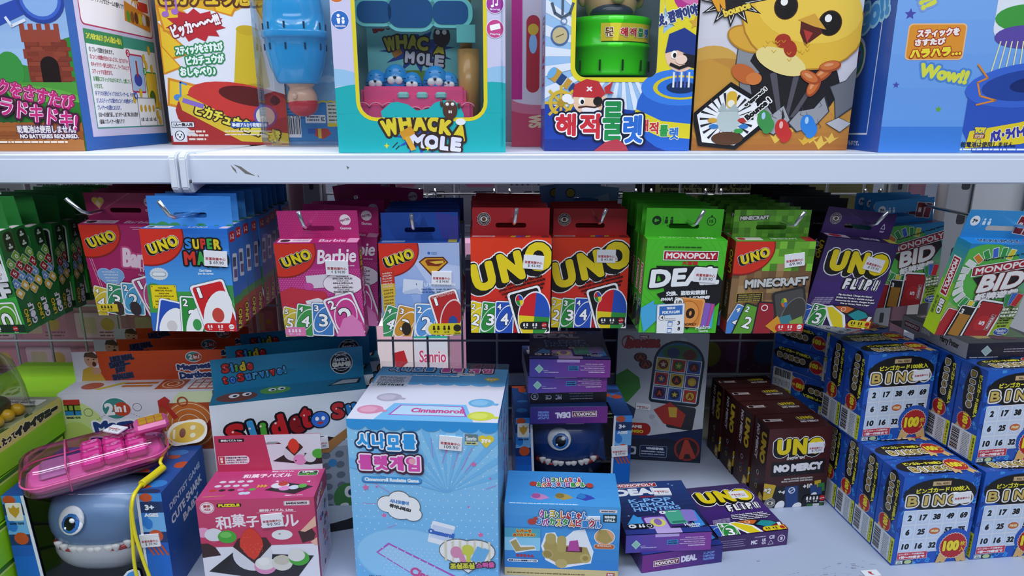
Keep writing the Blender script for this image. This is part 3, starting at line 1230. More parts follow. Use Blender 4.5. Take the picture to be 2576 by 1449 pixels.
# --- blue brothers game: letters kept, figures left out
def f_mario(a):
    a.G(0, 0, 100, 78, '1f67c4', '4fa0e2', 14)
    a.R(0, 74, 100, 100, '3f9a48')
    for x, y, r in ((8, 72, 9), (22, 76, 8), (84, 70, 8), (96, 74, 9), (70, 75, 6)):
        a.E(x, y, r, r * .9, '3b8f52')
    a.E(70, 90, 30, 14, '62b45a')
    corner_logo(a)
    for s, x, y, w, c in (('S', 54, 17, 8, '2f86d8'), ('U', 63, 17.5, 8, 'e2c52a'), ('P', 71.5, 17, 7, 'd2352b'), ('E', 79, 17, 7, '3aa448'), ('R', 87, 17.5, 8, 'e2c52a')):
        a.T(s, x, y, w, 12, c, 0, b=1.2, ol='161616', ow=2)
    for s, x, y, w, c in (('M', 54, 34, 13, 'd2352b'), ('A', 67, 34, 10, '3aa448'), ('R', 77, 35, 9, 'e2c52a'), ('I', 84.5, 35, 4, '2f86d8'), ('O', 92, 35, 11, '3aa448')):
        a.T(s, x, y, w, 16, c, 0, b=1.4, ol='161616', ow=2.2)
    a.T('Card Game', 70, 48.5, 14, 3, 'e8f0fa', b=.3)
    a.T('Jeu de cartes', 70, 52.5, 18, 3, 'e8f0fa', b=.3)
    a.S(16, 53, 10, 11, 20, 'cfd6dc', sy=.7)
    a.RR(8, 50.5, 24, 56, 2.4, '8a929a').RR(8.6, 51.1, 23.4, 55.4, 2, 'dde2e6')
    a.RR(4, 66, 34, 95, 1, '9a820f').RR(4.4, 66.4, 33.6, 94.6, 1, 'e7cf16')
    for x, y in ((6, 68), (32, 68), (6, 93), (32, 93)):
        a.E(x, y, .8, .8, '5a4a10', n=8)
    for i, s in enumerate(('includes a', 'SPECIAL RULE!', 'incluí une', 'CARTE SPÉCIALE!', 'incluye una', 'REGLA ESPECIAL!', 'incluí uma REGRA', 'ESPECIAL!')):
        a.T(s, 19, 69.5 + i * 3.3, (12, 20, 12, 22, 12, 22, 22, 14)[i], 1.9, '4a3c08', b=.15)
    card(a, 24, 108, 34, 48, -13, '2450b4', '', oval=None)
    a.E(24, 114, 13, 22, 'f2f2f4', -30)
    card(a, 50, 104, 30, 50, -3, '2d8f3c', '2', oval=None)
    a.E(52, 114, 10, 22, 'f2f2f4', -20)
    card(a, 77, 92, 42, 62, 14, 'cf2028', '1', oval=None)
    a.E(80, 100, 16, 29, 'f2f2f4', -18)
    a.E(80, 102, 7, 9, 'c9453c').E(54, 114, 5, 7, '3e9a4c').E(24, 116, 6, 7, 'd7d0d0')
    pill(a, 62, 112, 100, 122, 'cf2028', 'f6f0f0', 'f0f0f0')


def t_mario(a):
    a.G(0, 0, 100, a.H, '2f78c8', '4a96d6', 8)
    for x, r in ((4, 8), (16, 10), (30, 9), (42, 6), (62, 8), (80, 6), (96, 7)):
        a.E(x, a.H, r, r * .9, '3b8a4a')


def s_mario(a):
    a.bg('2a6cc0')
    a.RR(12, 20, 88, 75, 18, 'b3242b')
    a.T('1-2', 50, 48, 45, 28, 'f2e6e6', b=2)
    a.RR(20, 140, 80, 290, 10, 'c9d2de', -8)
    a.R(28, 160, 70, 210, '46506a', -8).R(30, 225, 72, 270, '6a5a86', -8)
    a.R(0, 370, 100, 420, '3f8a48')
    a.R(0, 410, 100, a.H, 'a5461f')
    a.R(0, 450, 100, a.H, 'a5262a')
    a.T('UNO', 50, 500, 105, 50, 'd9c31c', 78, b=3, ol='151515', ow=6)


# --- blue sky hero game
def f_super(a):
    a.G(0, 0, 100, a.H, 'a9bce4', '7e9fd8', 14)
    for p, c in (([(0, 40), (30, 30), (60, 90), (20, 100)], '93afe2'), ([(40, 20), (100, 30), (100, 60), (70, 70)], 'b8c8ea'), ([(50, 60), (62, 58), (90, 100), (50, 100)], '6c90d2'), ([(18, 60), (34, 52), (46, 100), (20, 110)], '86a6de')):
        a.P(p, c)
    corner_logo(a)
    a.E(62, 13, 1.8, 1.8, '2f6ab8').lines(65, 12, 73, 2, 1.8, .9, '4a74b0')
    a.P([(49, 24), (57, 18), (80, 18), (86, 25), (66, 44), (64, 42)], '5a2410')
    a.P([(51, 24.5), (58, 19.5), (79, 19.5), (84, 25), (66, 41)], 'd8a02a')
    a.P([(57, 23), (60, 21), (80, 21), (82, 24.5), (74, 30), (60, 29)], '7d2a12').P([(62, 24), (80, 22.5), (80, 26), (70, 27)], 'e0b840')
    a.R(28, 47, 53, 65, 'd5dcec', -6)
    a.P([(30, 62), (46, 58), (52, 65), (28, 66)], 'b7c4e0')
    a.T('1', 45, 53, .8, 2.4, '333')
    a.T('S U P E R M A N', 72, 54, 44, 5, 'dfe8f6', b=.5)
    a.T('Card Game · Juego de cartas', 71, 60, 40, 2.4, '39496e', b=.12)
    a.T('Jeu de cartes · Jogo de Cartas', 70, 63.5, 38, 2.4, '39496e', b=.12)
    a.R(1, 35, 18, 66, 'c22f22').R(1, 52, 18, 68, 'd8b53a', 3)
    a.R(2, 68, 17, 90, 'd8b53a')
    for i, s in enumerate(('includes a', 'SPECIAL', 'RULE!', 'incluye una', 'REGLA', 'ESPECIAL!')):
        a.T(s, 9, 38 + i * 3.5, 12, 2.2, 'f0d8d0', 8, b=.15)
    for i, s in enumerate(('incluí une', 'CARTE', 'SPÉCIALE!', 'incluí uma', 'REGRA', 'ESPECIAL!')):
        a.T(s, 9.5, 60 + i * 4.4, 12, 2.4, '6a4a10', 8, b=.15)
    card(a, 10, 104, 24, 46, -22, '39985a', '4')
    card(a, 28, 106, 26, 50, -14, 'd0912c', '3')
    card(a, 55, 104, 30, 52, -3, '5a96d6', '2')
    card(a, 84, 92, 38, 60, 15, 'b8282a', '1', oval=None)
    a.E(88, 98, 14, 26, 'ead8d8', -14).E(88, 98, 12.5, 24, 'b8282a', -14)
    a.T('SUPERMAN', 78, 67, 30, 4, 'd8a0a0', 14, b=.3)
    for x, y, c in ((30, 112, '2a211c'), (60, 112, 'e6e6ec'), (90, 104, '2a4a96')):
        a.E(x, y, 6, 9, c)
    pill(a, 58, 105, 99.5, 120.5, 'd9c81f', '22200a', '222')


def t_super(a):
    a.G(0, 0, 100, a.H, '1d4fae', '2a5cb8', 8)
    a.P([(0, 0), (30, 0), (60, a.H), (20, a.H)], '234fa8').P([(70, 0), (100, 6), (100, a.H), (80, a.H)], '4348a8').P([(40, a.H), (55, 4), (70, a.H)], '1a4598')


def tp_super(a):
    a.bg('1c4aa0')
    a.R(3, a.H * .3, 32, a.H * .8, '8aa0cf')
    a.R(86, a.H * .1, 97, a.H * .9, 'c9b71f')


# --- green property deal game
def f_deal(a):
    a.bg('4cbf2b')
    for i in range(9):
        a.ring(50, 30, 20 + i * 7, 20.6 + i * 7, '58c93a', 40)
    a.lines(22, 8, 72, 1, 3, 1.6, '1d5a14')
    a.P([(14, 33), (92, 33), (92, 42), (100, 52), (100, 80), (62, 118), (18, 70), (28, 66)], '15171d')
    mono(a, 56, 19.5, 69, 12.5)
    a.T('大富翁', 56, 29, 20, 5, 'c3202f', b=.5)
    a.T('DEAL', 52, 47, 88, 24, 'f2f4f6', 4, b=2.6, ol='15171d', ow=2.2, sh=.12)
    a.T('交換、盜取和策劃！', 56, 68, 52, 6.4, 'f2f4f6', 3, b=.5)
    a.T('SWAP, STEAL, & SCHEME!', 55, 75.5, 62, 5, 'f2f4f6', 3.5, b=.6, sh=.25)
    a.P([(-2, 90), (16, 78), (16, 84), (30, 82), (30, 96), (6, 122)], '49aede')
    a.P([(74, 82), (94, 82), (94, 116), (76, 116)], '49aede')
    for x, c, r in ((80, 'c04a9a', -10), (76, '8a62c2', -6)):
        card(a, x, 97, 24, 34, r, c, '', oval=None, edge=c)
    card(a, 62, 94, 36, 40, -4, 'e08a3a', '', oval=None, edge='f0a860')
    a.E(60, 95, 15, 17, 'b8641f').E(60, 95, 14, 16, 'e8984a')
    a.T('10', 60, 95, 19, 14, '2a1a10', b=1.6)
    a.T('MONOPOLY', 62, 110, 22, 3.4, '5a2a12', b=.3)
    a.E(47, 80, 6.5, 6.5, '333').E(47, 80, 6, 6, 'f4f2ee')
    a.T('10', 47.4, 80, 7, 4.6, '222', b=.4)
    a.RR(21, 82, 57, 123, 2, '8c949e', 4).RR(21.6, 82.6, 56.4, 124, 2, 'eef1f4', 4)
    a.R(23.5, 85, 53, 97.5, '3a72c0', 4)
    a.T('薄扶林', 38, 88, 11, 3.4, 'e8f0fa', 4, b=.3)
    a.T('POK FU LAM', 38.5, 93.5, 22, 4, 'f2f6fa', 4, b=.5)
    a.E(27.5, 101, 4, 4, '333').E(27.5, 101, 3.5, 3.5, 'f6f6f6')
    a.T('4', 27.8, 101, 3, 4, '222', b=.3)
    a.T('3', 50, 108, 3.4, 5, '222', b=.4).T('8', 51, 116, 3.4, 5, '222', b=.4)
    a.RR(36, 106, 42, 113, .6, '3a72c0').RR(36.6, 107.6, 41.4, 112.4, .6, 'eef1f4').RR(36, 115, 42, 122, .6, '3a72c0').RR(36.6, 116.6, 41.4, 121, .6, 'eef1f4')
    a.lines(32, 102, 46, 2, 2, .8, '888')
    hasbro(a, 82, 116, 22, 'e8f4e4', 5)


def t_deal(a):
    a.bg('4fbf2e')
    a.E(14, 16, 6, 6, '14301a')
    a.T('8+', 14, 16, 6, 4.4, '5fd040', b=.5)
    a.R(22, 10, 22.5, 22, '1d5a20')
    for x in (26.5, 33.5):
        a.E(x, 12.5, 1.6, 1.6, '143a18').RR(x - 2, 14.5, x + 2, 20, 1, '143a18')
    a.T('2-5', 30, 22.6, 5, 2.4, '143a18', b=.2)
    a.ring(85, 16, 5, 6, '143a18').R(84, 8, 86, 10.5, '143a18')
    a.T('15', 85, 16, 5, 4, '143a18', b=.3)


def tp_deal(a):
    a.bg('44b026')
    a.T('MONOPOLY', 40, a.H * .5, 44, 7, '96e07a', b=.5)
    a.T('DEAL', 76, a.H * .5, 24, 7, 'e6f2e0', b=.7)


def s_deal(a):
    a.bg('2f8f22')
    a.R(25, 150, 72, 330, 'f0e0e0').R(29, 156, 68, 324, 'b8202f')
    a.T('MONOPOLY', 48, 240, 150, 28, 'f4eaea', 90, b=2)
    a.T('DEAL', 48, 400, 80, 40, '121a12', 90, b=5, ol='dfeede', ow=3)
    a.P([(0, 470), (100, 380), (100, 500), (0, 560)], '18201a')


# --- block world game (figures left out)
def f_mine(a):
    random.seed(3)
    for j in range(13):
        for i in range(11):
            top = j < 3 or (j == 3 and i % 3)
            c = random.choice(('5d9a2c', '6bab33', '4f8726', '7cc03a') if top else ('8b6a47', '9a7850', '7a5a3c', 'a88a60', '6f5238'))
            a.R(i * 9.2, j * 9.6, i * 9.2 + 9.25, j * 9.6 + 9.65, c)
    corner_logo(a)
    for dx, dy, c in ((1.2, 2.2, '1d1a18'), (0, 0, 'c9c9c7')):
        a.T('MINECRAFT', 57 + dx, 53 + dy, 80, 11.5, c, 3, b=1.3, ol='2a2826' if c == 'c9c9c7' else None, ow=.7)
    a.R(8, 67, 42, 80, 'c9a83a', 2).R(8.6, 67.6, 41.4, 79.4, '1a1612', 2)
    for i, s in enumerate(('INCLUDES A SPECIAL RULE!', 'INCLUYE UNA REGLA ESPECIAL!', 'INCLUT UNE RÈGLE SPÉCIALE!', 'INCLUI UMA REGRA ESPECIAL!')):
        a.T(s, 25, 69.8 + i * 2.7, 28, 1.7, 'c9b25a', 2, b=.15)
    card(a, 12, 106, 24, 46, -25, '4a86d0', '4', oval=None, edge='d8dce2')
    card(a, 26, 106, 26, 48, -18, '5da032', '2', oval=None, edge='202024')
    card(a, 48, 104, 26, 50, -4, '9a2230', '', oval=None, edge='202024')
    a.ring(46, 87, 3.2, 4.4, 'e8e0e0')
    card(a, 80, 92, 42, 62, 13, '4a4a48', '', oval=None, edge='2a2a2a')
    a.E(84, 98, 15, 26, '7a7a78', -16).E(84, 98, 14, 25, '3e3e3c', -16)
    for c, a0 in (('d6b52e', 0), ('5fa03a', 90), ('cf6a2a', 180), ('3a72c0', 270)):
        a.E(70, 80, 4, 6.5, c, 10, 6, a0, a0 + 90)
    a.P([(50, 112), (64, 98), (76, 110), (64, 122)], 'd8962a').P([(66, 100), (80, 96), (86, 108), (72, 114)], '3f7f8c').P([(80, 106), (96, 98), (99, 112), (86, 116)], '86a84a')
    pill(a, 63, 109, 100, 119.5, 'c9252c', 'f6e6e6', 'f0f0f0')


def t_mine(a):
    random.seed(8)
    for j in range(5):
        for i in range(13):
            a.R(i * 7.8, j * 7.8, i * 7.8 + 7.85, j * 7.8 + 7.85, random.choice(('4f8a28', '5fa030', '447a22', '6bb038', '549428')))
    a.T('MINECRAFT', 27, 10.5, 38, 5.4, 'd2d2d0', 2, b=.7, ol='222220', ow=.8)


def tp_mine(a):
    a.bg('4f8f28')
    a.R(4, a.H * .2, 36, a.H * .8, 'dcd2cc')
    a.E(10, a.H * .5, 5, a.H * .24, 'b3242b')
    a.T('MINECRAFT', 64, a.H * .5, 34, 7, 'cfe0c4', b=.5)
    a.R(87, 0, 100, a.H, 'a8242a')


def s_mine(a):
    a.bg('4a3322')
    a.E(60, 100, 70, 130, '8f1f1c')
    a.T('UNO', 52, 130, 140, 52, 'd9c31c', 90, b=3, ol='151515', ow=7)
    a.T('MINECRAFT', 50, 330, 150, 30, 'b0a48c', 90, b=2)
    a.R(0, 480, 100, a.H, 'a8242a')


# --- purple flip game
def f_flip(a):
    a.G(0, 0, 100, a.H, '3a2c5c', '4b2a7c', 12)
    a.G(0, 60, 100, a.H, '45297a', '2c1c4c', 10)
    uno(a, 53, 30, 84, 0, 0, thick=1.35)
    fl = (('F', 46), ('L', 57), ('I', 66.5), ('P', 76), ('!', 87))
    for ch, x in fl:
        a.T(ch, x, 60 - (x - 47) * .05, 9 if ch != 'I' else 4, 18, 'f2f2f4', 2, b=5.4, sh=.15)
    for ch, x in fl:
        a.T(ch, x, 60 - (x - 47) * .05, 8 if ch not in 'I!' else 3, 15, 'f2f2f4', 2, b=1.7, ol='151018', ow=1.7, sh=.15)
    for i, s in enumerate(('Flip the Deck, Change the Game!', '¡Voltea las Cartas y Cambia el Juego!', 'Retournez les cartes, changez le jeu!', 'Vire as Cartas, Mude o Jogo!')):
        a.T(s, 64 + i, 76 + i * 4, (48, 54, 56, 42)[i], 3.1, 'f0eef4', 1, b=.3, ol='1c1230', ow=.7)
    for i in range(4):
        a.T('DOUBLE-SIDED CARDS INSIDE', 22 - i, 83 + i * 2.6, 26, 1.6, 'cfc4e4', 6, b=.1)
    a.L([(9, 92), (8, 97), (11, 101), (14, 102)], .7, 'f2f2f4')
    card(a, 2, 112, 20, 36, -16, '2a55b0', '', oval='f2f2f4')
    card(a, 20, 112, 26, 40, -8, '2d8f3c', '3')
    a.P([(26, 94), (36, 92), (58, 104), (66, 124), (44, 124), (34, 110)], 'f3f3f5')
    a.P([(29, 95), (37, 94.5), (54, 105), (62, 124), (48, 124), (37, 109)], 'e6cf20')
    a.P([(36, 92), (58, 90), (84, 96), (98, 104), (84, 112), (60, 104)], '1a1a20')
    a.P([(40, 93), (58, 91.5), (68, 94), (60, 101), (52, 100)], 'd2692a')
    a.P([(62, 103), (74, 95), (86, 98), (92, 104), (76, 111)], '1f8f96')
    a.ring(53, 96, 2.6, 3.4, 'f0e0d0')
    a.P([(64, 116), (84, 108), (96, 104), (100, 110), (100, 124), (64, 124)], '8f1d24').P([(92, 103), (97, 103), (92, 122), (88, 122)], 'f0eeee')
    pill(a, 66, 110, 98, 120.5, 'e0ca22', '2a220a', 'c8202a')


def t_flip(a):
    a.G(0, 0, 100, a.H, '45286a', '3a2260', 6)
    eye(a, 15, 15, 8, bgc='2a1a44')
    a.L([(83, 22), (86, 15), (89, 22), (83, 22)], .8, 'e0d8ee')
    a.T('PAP', 86, 26, 6, 2.4, 'e0d8ee', b=.2)


def tp_flip(a):
    a.bg('33224f')
    a.R(3, a.H * .2, 34, a.H * .8, 'c9b9c4')
    a.E(16, a.H * .5, 9, a.H * .26, 'b3242b')
    a.T('UNO FLIP', 66, a.H * .5, 26, 10, 'd8cfe4', b=.6)
    a.R(88, a.H * .1, 100, a.H * .9, 'd2bf22')


def s_flip(a):
    a.bg('1d1430')
    a.T('UNO', 62, 90, 110, 46, 'c9b51c', -90, b=3, ol='0c0a12', ow=5)
    a.T('FLIP!', 22, 100, 90, 30, 'b7aed0', -90, b=2)
    a.lines(20, 330, 80, 8, 16, 6, '6a5a86')


def f_black(a):
    a.bg('17161c')
    uno(a, 52, 34, 80, 8, 6, thick=1.3)
    for x, c in ((20, '2450b4'), (42, '2d8f3c'), (64, 'e6cf20'), (84, 'cf2028')):
        card(a, x, 105, 26, 44, (50 - x) * .3, c, '')


def t_black(a):
    a.bg('19181d')
    eye(a, 15, 16, 7.6, '6a686e', '111114')


# --- blue-green bid game
def f_bid(a):
    a.G(0, 0, 100, 30, '1f86c8', '2f9aa8', 8)
    a.G(0, 30, 100, a.H, '2f9a92', 'b4cf1c', 14)
    a.E(34, 44, 52, 44, '57b84a', -20)
    for i in range(15):
        t = R(-10 + i * 15)
        x, y = 44 + 42 * math.cos(t + 1.4), 46 - 36 * math.sin(t + 1.4)
        c = ('e0d030', '2f9a4a', '3a6ad0', '2f9a4a', 'd8822a', 'dfe2e0', 'd3d6d6', 'dfe2e0', 'd3d6d6', 'dfe2e0', 'd3d6d6', '2f9a4a')[i % 12]
        a.RR(x - 7, y - 4, x + 7, y + 4, .6, 'f4f4f4', math.degrees(t) + 90).RR(x - 6.2, y - 3.2, x + 6.2, y + 3.2, .6, c, math.degrees(t) + 90)
    a.T('Fast-Dealing Property Trading Game', 62, 13.5, 76, 2.8, '14202a', 11, b=.3)
    a.P([(20, 44), (96, 24), (100, 36), (84, 56), (40, 62)], '16181c')
    mono(a, 60, 27, 92, 14, 11, 'b02030')
    a.T('BID', 60, 47, 58, 24, 'f4f2f2', 9, b=2.6, ol='6a1a24', ow=1.6, sh=.2)
    a.T('紙牌遊戲', 60, 65, 56, 10, 'f2f0f0', 9, b=.9, ol='7d7f82', ow=.9)
    card(a, 8, 108, 20, 46, -14, 'b0242c', '', oval=None)
    card(a, 26, 106, 24, 52, -10, '1a1a1c', '3', oval=None)
    a.RR(18, 92, 34, 122, 1, 'b07a2a', -10)
    card(a, 56, 104, 40, 64, -8, '1a1a1e', '', oval=None)
    a.RR(41, 76, 73, 124, 1.5, 'a81d26', -8)
    a.T('5', 42, 80, 4, 6, 'f4e8e8', -8, b=.4)
    a.E(56, 104, 11, 11, 'c0242c')
    a.T('5', 56, 104, 6, 8, 'f4ecec', 80, b=.8)
    a.R(64, 92, 70, 114, 'e8d8d8', -8).R(64.5, 92.5, 69.5, 113.5, '7d1620', -8)
    a.T('MONOPOLY', 67, 103, 18, 3.6, 'f2e6e6', 82, b=.4)
    for x, y, c, r in ((78, 72, '2f8f4a', 14), (84, 70, '3a6ac0', 2), (90, 71, 'c0242c', -14)):
        card(a, x, y, 10, 18, r, c, '', oval=None)
    for i, s in enumerate(('購買、交易', '或偷取資產', '成為大贏家！')):
        a.T(s, 87, 84 + i * 4.4, 22, 3.6, 'f0f4e0', 4, b=.25, ol='3a5a2a', ow=.6)
    for i, s in enumerate(('Buy, trade,', 'or steal', 'properties', 'to win!')):
        a.T(s, 88, 97 + i * 4, (20, 13, 16, 12)[i], 3.2, '1e2a12', 3, b=.3)
    hasbro(a, 88, 116, 17, 'f0f4fa', 4, 'Gaming', ('e8eef6', '1f4f9c'))


def t_bid(a):
    a.bg('2f8fd0')
    a.E(12, 14, 6.5, 6.5, 'eef2f6')
    a.T('7+', 12, 14, 7, 5, '222', b=.6)
    a.R(21, 8, 21.4, 22, '9fd0f0')
    for x in (25, 32):
        a.E(x, 12, 1.5, 1.5, 'dfeefa').RR(x - 2, 14, x + 2, 19, 1, 'dfeefa')
    a.RR(70, 6, 84, 30, 1, 'e8e0e0', -8).RR(71, 7, 83, 29, 1, '7d1c28', -8).RR(84, 8, 96, 32, 1, 'e8e0e0', -12).RR(85, 9, 95, 31, 1, '8a2230', -12)
    a.T('極', 76, 18, 6, 8, 'f2e6e6', -8, b=.5)


def tp_bid(a):
    a.bg('1f74b8')
    a.T('MONOPOLY', 46, a.H * .5, 56, 9, '1a2a4a', b=.7, ol='bcd8ec', ow=.5)
    a.R(82, a.H * .2, 97, a.H * .8, '8a2230')


def s_bid(a):
    a.G(0, 0, 100, 240, '1f86b0', '5fae4a', 8)
    a.G(0, 240, 100, a.H, '7fbf30', 'b8d41c', 8)
    a.R(22, 95, 78, 330, 'f0e4e4').R(27, 102, 73, 323, 'a01c2a')
    a.T('MONOPOLY', 50, 212, 200, 34, 'f6eeee', -90, b=3)
    a.T('BID', 62, 395, 90, 34, 'f4f2f2', -90, b=4, ol='2a2a2a', ow=5)
    a.T('紙牌遊戲', 22, 400, 110, 22, '5a6a2a', -90, b=1)


# --- green golf game
def f_golf(a):
    a.bg('1f7a34')
    a.RR(50, 6, 97, 60, 5, 'e6ece6').RR(52, 8, 95, 58, 4, '1a2a1e')
    a.T('UNO', 72, 22, 36, 16, 'e0ca22', 6, b=1.5, ol='111', ow=1.5)
    a.T('GOLF', 60, 72, 72, 22, 'e8e8ec', 4, b=2.4, ol='14301a', ow=2)
    a.P([(0, 92), (100, 76), (100, 123), (0, 123)], '34a83a')
    a.T('So Low it\'s Big!', 60, 92, 56, 7, 'f0f4ee', 6, b=.5)
    card(a, 80, 106, 34, 46, 3, '5aa52c', '0', oval='f2f2f4')
    a.R(0, 111, 100, 123, '10301c')
    pill(a, 40, 112, 99, 122, '10301c')
    a.R(0, 121.4, 100, 123, '3fae46')


def t_golf(a):
    a.bg('2a7a36')


def s_golf(a):
    a.bg('175a28')
    a.RR(30, 12, 92, 118, 25, '0e2c18')
    for y in (40, 90):
        a.E(61, y - 8, 7, 7, 'aebfb0').RR(46, y, 76, y + 12, 5, 'aebfb0')
    for i in range(2):
        for j, (c, t) in enumerate((('6a9a34', '0'), ('8f2026', '5'), ('5a86b8', '2'), ('c9a238', '1'))):
            x, y = 78 - i * 52 - j * 3 + (j % 2) * 8, 150 + j * 54 + i * 28
            a.RR(x - 22, y - 30, x + 22, y + 30, 6, 'b8c4b4', 38).RR(x - 19, y - 27, x + 19, y + 27, 5, c, 38)
            a.T(t, x, y, 18, 26, 'd8dcd0', 38, b=1.5)
    a.T('UNO', 30, 478, 96, 28, 'c9b42c', 90, b=2.5, ol='0e2c18', ow=4)
    a.T('GOLF', 72, 470, 120, 38, 'cfcfd6', 90, b=3.5, ol='0e2c18', ow=4)
    a.E(72, 478, 17, 17, 'c9c9d2')


GENERIC_PACKS = {}


def pose(o, loc, rx, ry, rz):
    o.location = loc
    o.rotation_euler = (R(rx), R(ry), R(rz))
    return o


ORD = ('second', 'third', 'fourth', 'fifth', 'sixth', 'seventh', 'eighth', 'ninth', 'tenth')


def row(proto, loc, rot, n, back, what, jit=1.2, step=.0245, skip=('price_sticker',), group=None, start=1, drop=0.0):
    """the packs behind the front one on the same hook, each an object of its own; back = x of the hook at the grid"""
    x, y, z = loc
    for i in range(1, n):
        yy = y + step * i
        f = (yy - y) / (GRID - y)
        dup(proto, (x + (back - x) * f + random.uniform(-1, 1) * .0012, yy, z - .0003 * i - drop * i),
            (R(rot[0] * (1 - .0 * i) + random.uniform(-.3, .3)), R(rot[1] * .6 + random.uniform(-jit, jit)), R(rot[2] + random.uniform(-.4, .4))),
            what % ORD[i - 1 + start - 1], group, skip)


def hook(label, tip, back, hole_y, r=.0022, rise=.019, clip=.026, tx=0.0):
    """single-prong display hook: rod with an upturned tip, two clips over the grid bar"""
    t = thing('display_hook', label, 'hook', (back[0], GRID, back[1]), group=None)
    d = Vector((tip[0] - back[0], tip[1] - GRID, tip[2] - back[1]))
    pts = [Vector((0, -.003, 0)), d * .5, d, d + Vector((tx * .3, -.005, .003)), d + Vector((tx, -.013, rise))]
    link('prong', bm_to(tube_bm(pts, r, 10)), M_STEEL, t)
    bm = bmesh.new()
    for s in (-1, 1):
        x = s * clip / 2
        tube_bm([(x, -.0045, -.03), (x, -.0048, .004), (x, -.002, .0075), (x, .0035, .006), (x, .0042, -.004)], .0024, 8, bm)
    tube_bm([(-clip / 2, -.0045, -.002), (clip / 2, -.0045, -.002)], .0022, 8, bm)
    link('grid_clip', bm_to(bm), M_STEEL, t)
    return t
# ------------------------------------------------------------------ the row of hanging card games
random.seed(21)
HZ = EYE - .133


def hung(proto, loc, rot):
    pose(proto, loc, *rot)
    return loc, rot


# green golf games, two hooks at the far left
p = make_pack('card_game_pack', 'green golf card game pack with a big white card printed, frontmost at the far left', '1f7a34', f_golf, t_golf, s_golf, None, '2a7a36', 'green golf card games', ('$ 69.90', 80, 48, .03, 5))
l, r = hung(p, (-.6075, .7446, .8333), (7, -1.2, -3.1))
row(p, l, r, 3, -.70, 'green golf card game pack, %s on the hook at the far left', group='green golf card games', step=.034, drop=.002)
hook('hook holding the green golf packs at the far left', (-.612, .715, .972), (-.70, HZ), 0)
p2 = dup(p, (0, 0, 0), (0, 0, 0), 'green golf card game pack, frontmost on the second green hook', 'green golf card games', ('price_sticker',))
l, r = hung(p2, (-.640, .852, .824), (-1.5, 1.2, 1.0))
row(p2, l, r, 5, -.66, 'green golf card game pack, %s on the green hook beside the pink packs', group='green golf card games', step=.034)
hook('hook running through the second group of green golf packs', (-.64, .835, .964), (-.665, HZ), 0)

# pink film game
p = make_pack('card_game_pack', 'dark pink film card game pack with a pale blue heart, partly behind the blue pack', 'a81f60', f_movie, t_movie, s_pink, tp_pink, '8f1d50', 'dark pink film card games')
l, r = hung(p, (-.4763, .8251, .8307), (8, .9, 1.0))
row(p, l, r, 6, -.56, 'dark pink film card game pack, %s on its hook left of the blue packs', group='dark pink film card games', step=.03)
hook('long hook sticking out in front of the dark pink film packs', (-.487, .775, .968), (-.59, HZ), 0, tx=-.016)

# blue game with red price label
p = make_pack('card_game_pack', 'sky blue card game pack with multicoloured block letters and yellow notice, frontmost of its row', '2a6cc0', f_mario, t_mario, s_mario, None, '3a86d0', 'sky blue card games', ('$ 69.90', 84, 34, .026, -3))
l, r = hung(p, (-.3676, .7469, .8351), (.7, .5, .3))
row(p, l, r, 10, -.395, 'sky blue card game pack with block letters, %s in the long row beside the joint', group='sky blue card games', step=.0275)
hook('hook with bright tip in front of the sky blue packs', (-.362, .72, .972), (-.4, HZ), 0, tx=-.008)

# pink doll game
p = make_pack('card_game_pack', 'bright pink card game pack with a white speech bubble, frontmost beside the bay joint', 'b5246f', f_barbie, t_barbie, s_pink, tp_pink, 'b5246f', 'bright pink card games', ('4  $ 94.90', 73, 31, .0265, -2))
l, r = hung(p, (-.2299, .7942, .8131), (7.1, -.3, 1.1))
row(p, l, r, 3, -.18, 'bright pink card game pack, %s on the hook beside the bay joint, askew', jit=5, step=.05, group='bright pink card games')
q = dup(p, (-.185, .955, .824), (R(2), R(4), R(-4)), 'bright pink card game pack hanging deepest and darkest on its hook', 'bright pink card games', ('price_sticker',))
q = dup(p, (-.205, 1.02, .826), (R(0), R(-8), R(3)), 'bright pink card game pack at the very back with its tab tilted upward', 'bright pink card games', ('price_sticker',))
hook('hook through the bright pink packs', (-.238, .772, .953), (-.278, HZ), 0, tx=-.003)

# hero game
p = make_pack('card_game_pack', 'pale blue card game pack with a gold shield mark, frontmost of its row', '8fb0e0', f_super, t_super, None, tp_super, '1d4fae', 'pale blue card games', ('4  $ 94.90', 77, 45, .0245, -2))
l, r = hung(p, (-.1132, .8131, .8071), (1.7, -.2, 2.1))
row(p, l, r, 6, -.125, 'pale blue card game pack with dark blue tab, %s on its hook', jit=2.5, group='pale blue card games', step=.032)
hook('hook through the pale blue packs', (-.1165, .79, .948), (-.143, HZ), 0, tx=0)

# red classics on two hooks
p = make_pack('card_game_pack', 'red classic card game pack, frontmost on the hook beside the pale blue pack', 'cc2a1e', f_red_uno, t_red_uno, s_red, tp_red, 'b3242b', 'red classic card games', ('$ 43.90', 78, 30, .025, -4))
l, r = hung(p, (-.002, .8043, .8141), (0, .5, 1.4))
row(p, l, r, 7, -.016, 'red classic card game pack, %s on the red hook nearer the pale blue pack', group='red classic card games', step=.0275)
hook('hook through the red packs beside the pale blue pack', (.0025, .785, .955), (-.017, HZ), 0, tx=.003)
p2 = dup(p, (0, 0, 0), (0, 0, 0), 'red classic card game pack, frontmost on the hook beside the green pack', 'red classic card games', ('price_sticker',))
sticker(p2, face('F', PW, PT, PH), 70, 24, PW / 100, .024, .017, -1, '$ 43.90')
l, r = hung(p2, (.1006, .8484, .8067), (.7, .1, -.7))
row(p2, l, r, 4, .105, 'red classic card game pack, %s on the red hook nearer the green packs', group='red classic card games', step=.0275)
hook('hook through the red packs beside the green packs', (.1075, .825, .949), (.108, HZ), 0, tx=.006)


